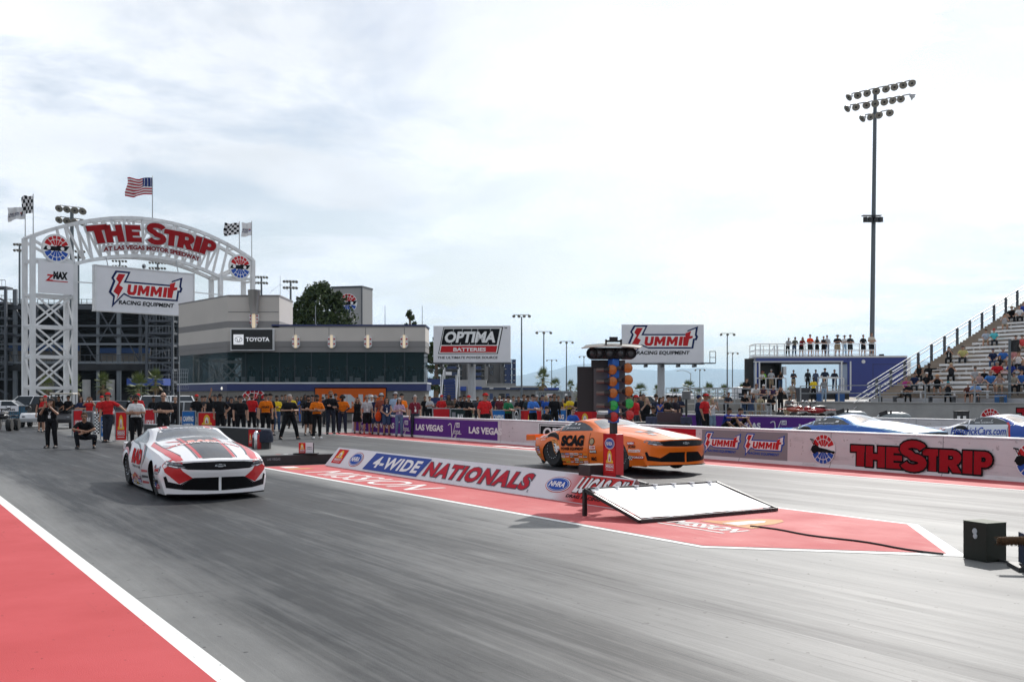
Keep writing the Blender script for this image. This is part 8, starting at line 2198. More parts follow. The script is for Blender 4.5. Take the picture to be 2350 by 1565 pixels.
def signal_tree():
 t = thing('signal_tree', 'signal tree with amber, green and red lamps on a blue post and red padded base', 'signal', at(1408, 16.7, 0.012), TANG)
 m_bl = mat('tree_blue', (0.015, 0.13, 0.52), 0.4); m_am = mat('amber_lens', (0.44, 0.125, 0.012), 0.3, noise=0.2, nscale=40); m_gn = mat('green_lens', (0.012, 0.17, 0.035), 0.25, emit=(0.02, 0.7, 0.12, 0.12), noise=0.8, nscale=60); m_rd = mat('red_lens_glass', (0.42, 0.014, 0.012), 0.25)
 m_pipe = mat('lamp_pipe', (0.16, 0.13, 0.115), 0.45, metal=0.5); m_hood = mat('hood_cream', (0.50, 0.47, 0.40), 0.5); m_bd = mat('board_black', (0.018, 0.018, 0.02), 0.6); m_bg = mat('board_grey', (0.11, 0.11, 0.115), 0.6)
 z = lambda py: zat(py, 16.7) - 0.012
 k = 16.7 / FPX
 Rz = Matrix.Rotation(-TANG, 4, 'Z')            # local axes of the photograph for the boards that face it
 def bx(nm, c, d, m, par=None, rz=0.0, bev=0.0):
  o = MB(); o.box(c, d, m, rz=rz); return o.build(nm, par or t, bevel=bev)
 b0 = bx('base', (-0.0, 0.02, 0.10), (1.1, 0.7, 0.20), m_dark, bev=0.02)
 bx('base_block', (-0.38, -0.1, z(1092) + 0.05), (0.32, 0.4, 0.24), m_dark)
 o = MB(); o.bar((0.1, -0.05, 0.42), (0.85, -0.0, 0.33), 0.06, 0.08, m_dark); o.prism([(0.72, 0.05), (1.12, 0.05), (1.02, 0.33), (0.78, 0.33)], 0.35, m_dark, Matrix.Translation((0, -0.15, 0))); o.build('outrigger', t)
 bx('inner_post', (0, 0, z(960)), (0.09, 0.09, 0.5), m_dark)
 pad = bx('padded_base', (0, 0, (z(1092) + z(995)) / 2), (0.33, 0.16, z(995) - z(1092)), cm((0.46, 0.02, 0.025), 'plastic'), bev=0.015)
 a0 = -TANG; W2 = 0.26
 g = G2(); hh = z(995) - z(1092)
 g.rect(0, 0, 0.33, hh, cm((0.46, 0.02, 0.025), 'ink'), 0); g.put(A_NHRA, 0.175, hh - 0.155, 0.135); g.put(A_MIS, 0.03, 0.06, 0.285, 0.30)
 g.build('base_art', FM((-0.165, -0.083, z(1092)), (1, 0, 0)), pad, step=0.0015)
 post = bx('blue_post', (0, 0, (z(970) + z(824)) / 2), (0.13, 0.13, z(824) - z(970)), m_bl, bev=0.006)
 o = MB()
 for i in range(4): o.box((-0.01 + 0.01 * (i % 2), -0.068, z(840 + i * 20)), (0.025, 0.006, 0.055), cm((0.55, 0.22, 0.05), 'ink'), M=Matrix.Rotation(0.5 if i % 2 else -0.5, 4, 'Y'))
 o.build('post_lettering', post)
 # boards and lamps: two columns facing down the near lane, their backs to the far one
 face = Vector((0.89, -0.45, 0)).normalized(); rot = Matrix.Rotation(-TANG, 3, 'Z')
 ax = Vector((1, 0, 0));
 dl = rot @ Vector((0.985, -0.17, 0))           # direction the lamps point, turned back into the tree's frame below
 cr_ = rot @ Vector((0.17, 0.985, 0))
 loc = lambda x, y, zz: rot @ Vector((x, y, 0)) + Vector((0, 0, zz))
 ang = -TANG
 bd = MB(); bd.box(loc(-0.42, 0.15, (z(942) + z(838)) / 2 - 0.02), (0.30, 0.06, z(838) - z(942)), m_bd, rz=ang); bd.build('far_board', t)
 bd = MB(); bd.box(loc(-0.19, 0.09, (z(942) + z(826)) / 2), (0.24, 0.06, z(826) - z(942)), m_bg, rz=ang); bd.box(loc(-0.12, 0.075, z(835)), (0.46, 0.06, 0.13), m_bd, rz=ang); bd.build('left_board', t)
 bd = MB(); bd.box(loc(0.13, 0.12, (z(938) + z(826)) / 2), (0.13, 0.06, z(826) - z(938)), m_bg, rz=ang); bd.build('right_board', t)
 rows = [(845, m_am, 'amber_lamp'), (872, m_am, 'amber_lamp'), (898, m_am, 'amber_lamp'), (926, m_gn, 'green_lamp'), (952, m_rd, 'red_lamp')]
 for i, (py, m, nm) in enumerate(rows):
  for c, (x0, x1, yo) in enumerate(((-0.27, -0.035, -0.12), (0.06, 0.215, -0.10))):
   x1 += i * 0.006; zz = z(py + (4 if c == 0 else 0))
   o = MB(); a = loc(x0, yo + 0.06, zz); b_ = loc(x1 - 0.03, yo - 0.02, zz)
   o.tube(a, a.lerp(b_, 0.55), 0.035, 0.035, m_pipe, 12); o.tube(a.lerp(b_, 0.55), b_, 0.035, 0.062, m_dark, 14)
   w = o.build(nm, t, smooth=True)
   d = (loc(0.30, -1, 0)).normalized(); Mx = d.to_track_quat('Z', 'Y').to_matrix().to_4x4(); Mx.translation = loc(x1, yo - 0.03, zz)
   o = MB(); o.lathe([(0.078, -0.06), (0.082, 0.0)], m_dark, Mx, 20); o.lathe([(0.078, 0.003), (0.05, 0.022), (0.01, 0.03)], m, Mx, 20); o.build('lens', w, smooth=True)
 # staging lamps under the curved hood
 zh = z(811)
 o = MB(); o.box(loc(-0.03, 0.04, zh), (0.74, 0.16, 0.19), m_dark, rz=ang); o.build('staging_box', t, bevel=0.05)
 for i in range(5):
  x = (-0.33, -0.24, -0.07, 0.11, 0.27)[i]
  d = loc(-0.75 if i == 0 else 0.0, -1, 0).normalized(); Mx = d.to_track_quat('Z', 'Y').to_matrix().to_4x4(); Mx.translation = loc(x, -0.04, zh)
  o = MB(); o.lathe([(0.086, 0.0), (0.09, 0.06), (0.08, 0.07), (0.072, 0.02), (0.02, 0.015)], m_bd, Mx, 18, cap=False); w = o.build('staging_lamp', t, smooth=True)
  o = MB(); o.lathe([(0.070, 0.022), (0.04, 0.034), (0.01, 0.038)], mat('dim_lens', (0.05, 0.055, 0.06), 0.15), Mx, 16); o.build('lens', w)
 o = MB(); n = 10; vs = []
 for j in range(2):
  for i in range(n + 1):
   f = i / n; q = -1 + 2 * f
   vs.append(loc(-0.47 + 0.92 * f + (0.06 if j else -0.03) * (-1), -0.24 if j else 0.14, z(788) - 0.03 * q * q - (0.055 if j else 0.0)))
 fs = [(i, i + 1, n + 2 + i, n + 1 + i) for i in range(n)]
 o.add(vs, fs, m_bd); o.add([v + Vector((0, 0, -0.012)) for v in vs], [f[::-1] for f in fs], m_bd); hd = o.build('hood', t, smooth=True)
 for j in (0, 1):
  e = MB(); e.path(vs[j * (n + 1):(j + 1) * (n + 1)], 0.010, m_hood, 6); e.build('hood_edge', hd)
 o = MB(); o.box(loc(0.0, 0.0, z(783)), (0.26, 0.05, 0.03), m_bd, rz=ang); o.box(loc(0, 0, z(777)), (0.13, 0.07, 0.05), m_bd, rz=ang)
 for s_ in (-0.12, 0.12): o.box(loc(s_, 0, z(786)), (0.025, 0.05, 0.10), m_bd, rz=ang)
 o.build('top_handle', t)
signal_tree()
def reflector():
 t = thing('reflector_panel', 'tilted white fabric panel on a black tube frame lying on the red island', 'panel', TR(-10.97, 8.74, 0.012), TANG)
 c = [Vector((0.0, 0.0, 0.03)), Vector((-0.12, 2.66, 0.03)), Vector((-1.07, 2.34, 0.37)), Vector((-1.12, -0.10, 0.37))]
 fr = mat('black_tube', (0.012, 0.012, 0.013), 0.45)
 for a, b_ in zip(c, c[1:] + c[:1]):
  o = MB(); o.bar(a, b_, 0.045, 0.045, fr); o.build('frame_tube', t)
 for p in (c[2], c[3]):
  o = MB(); o.bar((p.x, p.y, 0), p, 0.05, 0.05, fr); o.build('leg', t)
 o = MB(); n = 16; vs = []
 for j in range(n + 1):
  for i in range(n + 1):
   f, q = 0.025 + 0.95 * i / n, 0.04 + 0.92 * j / n
   p = c[0].lerp(c[1], f).lerp(c[3].lerp(c[2], f), q)
   vs.append(p + Vector((0, 0, -0.035 * math.sin(math.pi * f) * math.sin(math.pi * q) + 0.004 * math.sin(14 * f + 6 * q) + 0.02)))
 o.add(vs, [(j * (n + 1) + i, j * (n + 1) + i + 1, (j + 1) * (n + 1) + i + 1, (j + 1) * (n + 1) + i) for j in range(n) for i in range(n)], mat('white_fabric', (0.84, 0.84, 0.84), 0.7)); o.build('fabric', t, smooth=True)
 for i in range(7):
  for a, b_ in ((c[3], c[2]), (c[0], c[1])):
   o = MB(); p = a.lerp(b_, (i + 0.5) / 7); o.box(p + Vector((-0.03 if a is c[0] else 0.03, 0, 0.02)), (0.10, 0.03, 0.02), m_signW, rz=0.3); o.build('lacing', t)
reflector()
def beam_box():
 o = MB(); c = at(2258, 10.75); W_, D_, H = 0.378, 0.27, 0.392
 t = thing('light_beam_box', 'dark green metal box with two pale round lenses at the tip of the island', 'box', (4.917, 10.88, 0.008), R(-67.5))
 bd = mat('dark_green_paint', (0.014, 0.017, 0.012), 0.45, spec=0.3); o.box((0, 0, H / 2), (W_ * 0.82, D_, H), bd); o.build('box_body', t, bevel=0.004)
 o = MB(); o.box((0, 0, H + 0.003), (W_ * 0.82 + 0.004, D_ + 0.004, 0.006), mat('green_lid', (0.06, 0.075, 0.045), 0.7)); o.build('lid', t)
 ln = mat('pale_lens', (0.45, 0.46, 0.48), 0.3)
 for zz, r, x in ((0.30, 0.032, 0.0), (0.25, 0.028, 0.006)):
  o = MB(); o.lathe([(r, 0.0), (r * 0.9, 0.006), (0.004, 0.008)], ln, FM((x, -D_ / 2 - 0.001, zz), (1, 0, 0)), 24); o.build('lens', t)
beam_box()
def camera_unit():
 t = thing('camera_unit', 'camouflage wrapped camera housing with a furry microphone, cut off at the right edge', 'camera', (5.06, 10.28, 0.008), R(-10))
 m_c, N, L, p = nodemat('camouflage'); b = NB(m_c); n = b.noise(b.obj(), 9.0, 3)
 cr = N.new('ShaderNodeValToRGB'); cr.color_ramp.interpolation = 'CONSTANT'; e = cr.color_ramp.elements
 e[0].color = (0.02, 0.03, 0.015, 1); e[1].position = 0.55; e[1].color = (0.10, 0.065, 0.035, 1); x = e.new(0.47); x.color = (0.012, 0.012, 0.012, 1)
 L.new(n, cr.inputs[0]); L.new(cr.outputs[0], p.inputs['Base Color'])
 o = MB(); o.box((0.10, 0, 0.20), (0.26, 0.22, 0.30), m_c); o.build('housing', t, bevel=0.02)
 o = MB(); o.box((-0.035, 0, 0.20), (0.02, 0.23, 0.30), mat('navy_strap', (0.01, 0.02, 0.05), 0.7)); o.build('strap', t)
 o = MB(); o.box((0.12, 0, 0.02), (0.5, 0.4, 0.04), m_dark); o.bar((-0.12, -0.16, 0.02), (0.1, 0, 0.08), 0.03, 0.03, m_dark); o.build('base_plate', t)
 fur = mat('brown_fur', (0.075, 0.035, 0.012), 0.95, noise=0.5, nscale=60); o = MB(); r = random.Random(2)
 a, b_ = Vector((-0.27, -0.10, 0.285)), Vector((0.02, -0.08, 0.29)); o.caps(a, b_, 0.038, 0.042, fur, 14)
 for i in range(700):
  q = a.lerp(b_, r.uniform(-0.15, 1)); an = r.uniform(0, 6.28); d = Vector((r.uniform(-.5, .5), math.cos(an), math.sin(an))).normalized(); p0 = q + d * 0.034; s_ = d.orthogonal().normalized() * 0.004
  o.add([p0 - s_, p0 + s_, p0 + d * 0.022 + Vector((0, 0, -0.006))], [(0, 1, 2)], fur)
 o.build('microphone', t)
 o = MB(); o.caps((0.02, 0, 0.37), (0.2, 0.02, 0.385), 0.03, 0.03, m_dark); o.ell((0.06, -0.03, 0.40), (0.03, 0.03, 0.03), m_galv); o.path([(0.0, -0.05, 0.36), (0.08, -0.08, 0.41), (0.2, -0.05, 0.38)], 0.008, m_dark); o.build('bracket', t)
camera_unit()
def cable(label, pts, r=0.012, m=None):
 o = MB(); o.path([Vector(p) for p in pts], r, m or m_rubber, 6); tag(o.build('cable'), label, 'cable')
cable('black cable lying across the red island to the green beam box', [TR(-9.95 + 2.85 * i / 14, 9.75 + 0.05 * math.sin(i * .9) + 0.001 * i, 0.022) for i in range(15)])
cable('short black cable between the green beam box and the camera housing', [Vector((5.0, 10.8, 0.02)), Vector((5.05, 10.6, 0.02)), Vector((5.12, 10.55, 0.02))])
def start_box():
 t = thing('timing_box', 'long low black timing box at the head of the red island', 'box', TR(-25.2, 8.35, 0.012), TANG)
 o = MB(); o.box((0, 0.9, 0.12), (0.45, 2.1, 0.24), m_dark, rz=0.0); o.build('box_body', t, bevel=0.01)
 g = G2(); g.text("LAS VEGAS", 0, 0, 0.34, 0.06, inkG, 0, 0.03); g.build('box_lettering', FM((0.229, -0.05, 0.12), (0, 1, 0)), t)
 g = G2()
 for i in range(5): g.rect(i * 0.2, 0, 0.12, 0.10, (inkG, inkR, inkW)[i % 3], 0)
 g.build('stickers', FM((-0.1, 0.1, 0.243), (0, 1, 0), (-1, 0, 0)), t)
 s = thing('lane_sign', 'small red and white sign standing on the black timing box', 'sign', TR(-25.1, 9.35, 0.254), 0.0)
 o = MB(); o.box((0, 0, 0.02), (0.6, 0.3, 0.025), m_dark); o.box((0, 0, 0.16), (0.36, 0.02, 0.26), m_signW); o.box((0.19, 0, 0.16), (0.02, 0.03, 0.26), m_dark); o.build('sign_panel', s)
 g = G2(); g.put(A_MIS, 0.0, 0, 0.17, 0.20); g.text("CAMPING", 0.20, 0.13, 0.13, 0.025, inkK, 1, 0.02); g.text("WORLD", 0.20, 0.09, 0.13, 0.02, inkK, 1, 0.02); g.build('sign_art', FM((-0.18, -0.013, 0.03), (1, 0, 0)), s)
start_box()
# ---------------------------------------------------------------- crowd barriers with banners
def barrier(px0, px1, Y, py0, col, art, label, dY=0.0, group='crowd barriers with banners', zb=None):
 a, b_ = at(px0, Y), at(px1, Y + dY); L = (b_ - a).length; H = zat(py0, Y)
 t = thing('crowd_barrier', label, 'barrier', a, math.atan2(b_.y - a.y, b_.x - a.x), group)
 o = MB()
 for z in (H, 0.22): o.bar((0, 0, z), (L, 0, z), 0.04, 0.04, m_galv)
 for x in (0, L): o.bar((x, 0, 0), (x, 0, H), 0.04, 0.04, m_galv); o.bar((x, -0.25, 0.02), (x, 0.25, 0.02), 0.04, 0.03, m_galv)
 for i in range(1, 9): o.bar((L * i / 9, 0.01, 0.22), (L * i / 9, 0.01, H), 0.015, 0.015, m_galv)
 o.build('frame', t)
 z0 = 0.16 if zb is None else zb
 o = MB(); o.box((L / 2, -0.045, (z0 + H - 0.03) / 2), (L - 0.08, 0.02, H - 0.03 - z0), cm(col, 'ink')); bn = o.build('banner', t)
 g = G2(); art(g, L - 0.08, H - 0.03 - z0); g.build('banner_art', FM((0.04, -0.056, z0), (1, 0, 0)), bn)
def a_luc(g, w, h): g.text("LUCAS OIL", 0.06 * w, 0.30 * h, 0.88 * w, 0.27 * h, inkW, 1, 0.05, 0.1)
def a_cam(g, w, h): g.text("CAMPING", 0.08 * w, 0.52 * h, 0.84 * w, 0.26 * h, inkW, 1, 0.05); g.text("WORLD", 0.12 * w, 0.16 * h, 0.76 * w, 0.27 * h, inkW, 1, 0.05)
def a_mis(g, w, h):
 q = min(w, h * 0.8); g.put(A_MIS, (w - q) / 2, 0.0, q, h / 1.3)
def a_chk(g, w, h):
 n = max(3, int(w / 0.13)); d = w / n
 for i in range(n):
  for j in range(int(h / d)):
   if (i + j) % 2: g.rect(i * d, j * d, d, d, inkW, 1)
def a_pla(g, w, h): g.text("PLAY", 0.45 * w, 0.45 * h, 0.4 * w, 0.3 * h, inkW, 1, 0.05); g.rect(0.05 * w, 0.2 * h, 0.25 * w, 0.65 * h, inkG, 1)
def a_cir(g, w, h): g.ell(w / 2, h / 2, w * .45, h * .46, inkW, 1); g.ell(w / 2, h / 2, w * .38, h * .38, inkK, 2); g.text("H", w * .3, h * .3, w * .4, h * .4, inkW, 3, 0.06)
rB = (0.50, 0.022, 0.03); bB = (0.03, 0.16, 0.46)
barrier(166, 188, 44.5, 941, rB, a_luc, 'first red barrier banner at far left, behind the crouching person', 0.5); barrier(190, 214, 45, 944, (0.12, 0.12, 0.13), a_pla, 'grey barrier banner above the crouching person'); barrier(216, 231, 43.5, 950, BLACK, a_chk, 'black and white chequered panel left of the leaning red polo official')
barrier(231, 250, 40.5, 954, bB, a_cam, 'blue barrier panel behind the legs of the leaning red polo official'); barrier(265, 293, 39.8, 945, rB, a_mis, 'red mission banner right of the leaning red polo official', zb=0.05); barrier(331, 357, 44, 939, rB, a_luc, 'red lettered banner between the white shirt and the bald person'); barrier(417, 449, 45.5, 943, bB, a_cam, 'blue camping banner right of the wire dish pole'); barrier(454, 497, 45.5, 946, rB, a_mis, 'red mission banner below the hand-on-hip crew member')
barrier(993, 1033, 51, 937, rB, a_luc, 'red lettered banner behind the purple wall, below the red capped person'); barrier(1034, 1070, 51, 938, (0.02, 0.035, 0.035), a_pla, 'dark green lettered banner left of the arms-crossed helmeted person'); barrier(1128, 1160, 49, 941, bB, a_cam, 'blue camping banner right of the large red official'); barrier(1177, 1193, 49, 938, (0.02, 0.02, 0.02), a_cir, 'narrow black and white round-logo banner beside the green shirt'); barrier(1194, 1244, 49.5, 941, rB, a_mis, 'red mission banner behind the blue patterned shirt')
barrier(1246, 1300, 49.5, 940, bB, a_cam, 'blue camping banner below the black and red jacket'); barrier(1312, 1372, 48.5, 943, rB, a_mis, 'wide red mission banner just left of the signal tree')
def low_wall():
 a, b_ = at(330, 40.5), at(606, 34.6); L = (b_ - a).length; H = 0.62
 t = thing('barrier_wall', 'low black barrier wall with a red mission panel behind the white car', 'barrier', a, math.atan2(b_.y - a.y, b_.x - a.x))
 o = MB(); o.box((L / 2, 0.12, H / 2), (L, 0.24, H), m_dark); o.build('wall_body', t, bevel=0.02)
 o = MB(); o.box((L / 2, 0.12, H + 0.01), (L, 0.26, 0.03), m_galv); o.build('cap', t)
 w = 0.92; g = G2(); g.rect(0, 0.03, w, H - 0.06, cm(rB, 'ink'), 0); g.put(A_MIS, 0.02, 0.10, 0.2, 0.3); g.text("MISSION", 0.26, 0.16, 0.62, 0.27, inkW, 2, 0.06); g.build('red_panel', FM((L - w - 0.02, -0.006, 0), (1, 0, 0)), t)
 for px, r, h, m, nm, lb in ((584, 0.075, 0.42, m_dark, 'gas_bottle', 'small black bottle leaning on the low black wall'), (588, 0.085, 0.60, m_chrome, 'gas_bottle', 'shiny steel bottle in front of the red mission panel'), (597, 0.10, 0.50, cm((0.42, 0.015, 0.02), 'plastic'), 'fire_extinguisher', 'red fire extinguisher in front of the low black wall')):
  tt = thing(nm, lb, nm.replace('_', ' '), at(px, 34.0 - r, 0.006)); o = MB(); o.lathe([(r * .9, 0), (r, 0.02), (r, h * .8), (r * .75, h * .9), (r * .3, h * .95), (r * .25, h)], m, None, 18); o.build('bottle_body', tt, smooth=True)
  o = MB(); o.lathe([(r * .3, h), (r * .3, h + .04)], m_dark, None, 10); o.bar((-.05, 0, h + .05), (.07, 0, h + .07), .025, .02, m_dark); o.path([(0.05, 0, h + .03), (r + .04, -.02, h * .7), (r * .9, -.04, h * .3)], .012, m_dark, 6); o.build('valve', tt)
 tt = thing('tyre_cover', 'dark blue grey cloth draped over a black bin beside the fire extinguisher', 'cloth', at(611, 33.9, 0.006)); o = MB(); o.box((0, 0, 0.17), (0.26, 0.26, 0.34), m_dark); o.build('bin', tt)
 o = MB(); o.lathe([(0.22, 0.22), (0.235, 0.34), (0.21, 0.55), (0.15, 0.62), (0.01, 0.64)], cm((0.035, 0.04, 0.06)), Matrix.Diagonal((1, 1, 1, 1)), 10); o.build('drape', tt, smooth=True)
low_wall()
def dish():
 t = thing('wire_antenna', 'square wire grid antenna on a slim pole left of the race tower', 'antenna', at(412, 42.6, 0.006)); z = zat(870, 42.6); o = MB(); o.tube((0, 0, 0), (0, 0, z + .1), .025, .02, m_galv, 8); o.tube((-0.12, .2, 0), (-.12, .2, z - .5), .04, .04, m_dark, 8); o.build('pole', t)
 o = MB()
 for i in range(9):
  x = -.32 + .08 * i; c = .25 * (x / .32) ** 2
  o.path([(x, -.05 + .1 * (q * q) + c * .3, z + q * .40) for q in (-1, -.5, 0, .5, 1)], .005, m_galv, 4)
 for q in (-1, -.6, -.2, .2, .6, 1): o.path([(x, -.05 + .1 * q * q + .075 * (x / .32) ** 2, z + q * .40) for x in (-.32, 0, .32)], .005, m_galv, 4)
 o.build('wire_grid', t)
dish()
def loudspeaker():
 t = thing('loudspeaker', 'square grey loudspeaker on a black pole behind the red wall banner', 'loudspeaker', at(1575, 46, 0)); z = zat(907, 46); o = MB(); o.tube((0, 0, 0), (0, 0, z), .05, .05, m_dark, 8); o.build('pole', t)
 o = MB(); o.box((0, 0, z), (.40, .12, .38), mat('speaker_grey', (.22, .22, .22), .6), rz=.35); o.build('cabinet', t, bevel=.03)
 o = MB(); o.box((-.03, -.075, z), (.33, .03, .31), mat('speaker_grille', (.15, .15, .15), .8), rz=.35); o.build('grille', t)
loudspeaker()
def desk():
 t = thing('timing_table', 'black timing table with two screens behind the red wall banner', 'table', at(1500, 33.8)); o = MB(); o.box((0, 0, .86), (2.4, .7, .05), m_dark); o.box((0, -.2, .5), (2.3, .05, .7), m_dark); o.build('table_top', t)
 for x in (-1.1, 1.1): o = MB(); o.bar((x, .2, 0), (x, .2, .85), .05, .05, m_dark); o.build('leg', t)
 tt = thing('monitor', 'large dark maroon screen hood on the timing table', 'screen', at(1535, 33.5, .885)); o = MB(); o.prism([(-.45, 0), (.5, 0), (.42, .30), (-.35, .33)], .1, mat('maroon_case', (.035, .012, .018), .5)); o.build('screen_case', tt)
 for px in (1490, 1570): tt = thing('chair_back', 'dark blue chair back at the timing table, %s' % ('left one' if px < 1500 else 'right one by the standing red official'), 'chair', at(px + 5, 33.0, .0)); o = MB(); o.box((0, 0, .95), (.36, .05, .24), cm((.05, .055, .09))); o.build('backrest', tt, bevel=.02); o = MB(); o.bar((0, 0, 0), (0, 0, .9), .05, .05, m_dark); o.box((0, -.2, .45), (.4, .4, .06), m_dark); o.build('seat', tt)
desk()
def bin_():
 t = thing('waste_bin', 'large dark grey wheeled waste bin on the raised plaza in front of the trailer steps', 'bin', at(1842, 75.5, 1.3)); o = MB(); h = .98; m = mat('bin_grey', (.045, .045, .055), .6)
 o.add([(-.32, -.35, 0), (.32, -.35, 0), (.32, .35, 0), (-.32, .35, 0), (-.42, -.42, h), (.42, -.42, h), (.42, .42, h), (-.42, .42, h)], [(0, 1, 5, 4), (1, 2, 6, 5), (2, 3, 7, 6), (3, 0, 4, 7), (3, 2, 1, 0), (4, 5, 6, 7)], m); o.build('bin_body', t, bevel=.02)
 o = MB(); o.box((0, 0, h + .03), (.92, .94, .06), m); o.box((.0, -.47, h - .05), (.9, .06, .1), m); o.build('lid', t)
 for x in (-.3, .3): o = MB(); o.lathe([(.1, -.04), (.1, .04)], m_rubber, Matrix.Translation((x, .3, .1)) @ Matrix.Rotation(R(90), 4, 'Y'), 12); o.build('wheel', t)
bin_()
# ---------------------------------------------------------------- vehicles
def car_proto(kind, col):
 t = thing('parked_car', 'x', 'car'); pm = cm(col, 'paint'); suv = kind == 'suv'; L, W_, H = (4.9, 1.9, 1.75) if suv else (4.6, 1.8, 1.42)
 belt = H * .60; o = MB(); sec = [(-L / 2, .35, belt * .86, .86), (-L / 2 + .15, .25, belt * .98, .96), (-L * .2, .22, belt, 1), (L * .2, .22, belt * .98, 1), (L * .38, .24, belt * .88, .97), (L / 2 - .08, .28, belt * .74, .9), (L / 2, .38, belt * .6, .82)]
 vs = []
 for x, z0, z1, w in sec: vs += [(x, -W_ / 2 * w * .94, z0), (x, -W_ / 2 * w, (z0 + z1) / 2), (x, -W_ / 2 * w * .93, z1), (x, W_ / 2 * w * .93, z1), (x, W_ / 2 * w, (z0 + z1) / 2), (x, W_ / 2 * w * .94, z0)]
 n = len(sec); o.add(vs, [(i * 6 + j, i * 6 + (j + 1) % 6, (i + 1) * 6 + (j + 1) % 6, (i + 1) * 6 + j) for i in range(n - 1) for j in range(6)] + [tuple(range(6)), tuple(range((n - 1) * 6, n * 6))], pm); o.build('body', t, bevel=.05)
 x0, x1, x2, x3 = (-L * .47, -L * .42, L * .10, L * .26) if suv else (-L * .40, -L * .22, L * .08, L * .25)
 def cab(g, m, zt, zb): o = MB(); o.add([(x0 - g, -.80 - g, zb), (x3 + g, -.80 - g, zb), (x2 + g, -.62 - g, zt), (x1 - g, -.62 - g, zt), (x0 - g, .80 + g, zb), (x3 + g, .80 + g, zb), (x2 + g, .62 + g, zt), (x1 - g, .62 + g, zt)], [(0, 1, 2, 3), (7, 6, 5, 4), (1, 5, 6, 2), (0, 3, 7, 4), (3, 2, 6, 7)], m); return o
 cab(0, mat('car_window', (.02, .025, .03), .08), H - .03, belt * .97).build('window', t)
 o = MB(); o.add([(x2 + .02, -.64, H - .05), (x1 - .02, -.64, H - .05), (x1 - .02, .64, H - .05), (x2 + .02, .64, H - .05), (x2 - .1, -.5, H + .01), (x1 + .1, -.5, H + .01), (x1 + .1, .5, H + .01), (x2 - .1, .5, H + .01)], [(0, 1, 5, 4), (1, 2, 6, 5), (2, 3, 7, 6), (3, 0, 4, 7), (4, 5, 6, 7)], pm)
 for sy in (-1, 1):
  for a, b_ in ((x0, x1), (x3, x2), ((x0 + x3) / 2, (x1 + x2) / 2)): o.bar((a, sy * .80, belt * .97), (b_, sy * .63, H - .03), .07, .06, pm)
 o.build('roof', t)
 for x in (-L * .30, L * .31):
  for s in (-1, 1):
   o = MB(); Mx = Matrix.Translation((x, s * (W_ / 2 - .12), .33)) @ Matrix.Rotation(R(90), 4, 'X'); o.lathe([(.2, -.11), (.31, -.11), (.33, -.06), (.33, .06), (.31, .11), (.2, .11)], m_rubber, Mx, 20); w = o.build('wheel', t); o = MB(); o.lathe([(.2, -.1), (.05, -.08)], m_galv, Mx, 14); o.lathe([(.2, .1), (.05, .08)], m_galv, Mx, 14); o.build('rim', w)
 for s in (-1, 1): o = MB(); o.box((L / 2 - .09, s * .62, belt * .72), (.12, .34, .14), m_lensd); o.build('headlight', t); o = MB(); o.box((-L / 2 + .06, s * .66, belt * .78), (.1, .22, .22), cm((.4, .02, .02), 'plastic')); o.build('tail_light', t)
 o = MB(); o.box((L / 2 - .03, 0, belt * .55), (.1, .9, .2), m_dark); o.build('grille', t)
 return t
_cp = {}
def parked(px, Y, kind, col, yaw, label):
 k = (kind, col); p = _cp.get(k); o = copy_tree(p) if p else car_proto(kind, col); _cp[k] = o if not p else p
 o.location = at(px, Y, 0.006); o.rotation_euler.z = R(yaw); o['label'] = label; o['group'] = 'parked cars'
wc = (.70, .71, .72); sc_ = (.36, .38, .40); dc = (.03, .035, .045)
parked(216, 64, 'car', sc_, -80, 'silver car nose-on behind the red shirted person covering the face'); parked(352, 62, 'suv', wc, -75, 'white off-roader nose-on left of the bald person'); parked(412, 66, 'suv', wc, -60, 'white car behind the wire dish pole'); parked(437, 60, 'car', sc_, 15, 'silver car right of the wire dish pole'); parked(282, 70, 'car', dc, 10, 'dark car behind the leaning red polo official'); parked(20, 72, 'car', wc, 10, 'pale car at the extreme left edge behind the blue fence'); parked(68, 78, 'suv', wc, 170, 'white car behind the left foot of the arch')
parked(1040, 92, 'car', (.10, .02, .03), 0, 'dark red car in front of the battery billboard post'); parked(1090, 98, 'car', wc, 5, 'white car directly below the battery billboard'); parked(1160, 90, 'car', wc, -10, 'white car behind the green shirt'); parked(1128, 95, 'car', dc, 0, 'dark car below the low grey building doors'); parked(1485, 92, 'suv', wc, -20, 'white car right of the red helmeted official by the signal tree'); parked(1446, 105, 'car', wc, 0, 'white car behind the signal tree'); parked(1205, 110, 'car', sc_, 0, 'silver car left of the container')
def rv(px0, px1, Y, py, label):
 k = Y / FPX; w = (px1 - px0) * k; H = zat(py, Y); t = thing('motorhome', label, 'motorhome', at((px0 + px1) / 2, Y, 0), group='white motorhomes'); o = MB(); o.box((0, 1.2, (H + .5) / 2), (w, 2.4, H - .5), m_signW); o.build('body', t, bevel=.15)
 o = MB(); o.box((-w * .25, -.02, H * .68), (w * .3, .08, .45), m_glassd); o.box((w * .2, -.02, H * .6), (w * .1, .08, .5), cm((.2, .04, .05), 'ink')); o.build('window', t)
 for x in (-w * .3, w * .3): o = MB(); o.lathe([(.36, -.12), (.36, .12)], m_rubber, Matrix.Translation((x, .15, .36)) @ Matrix.Rotation(R(90), 4, 'X'), 14); o.build('wheel', t)
rv(1528, 1592, 125, 904, 'white motorhome right of the racing equipment billboard post'); rv(1690, 1737, 105, 888, 'grey white motorhome left of the trailer')
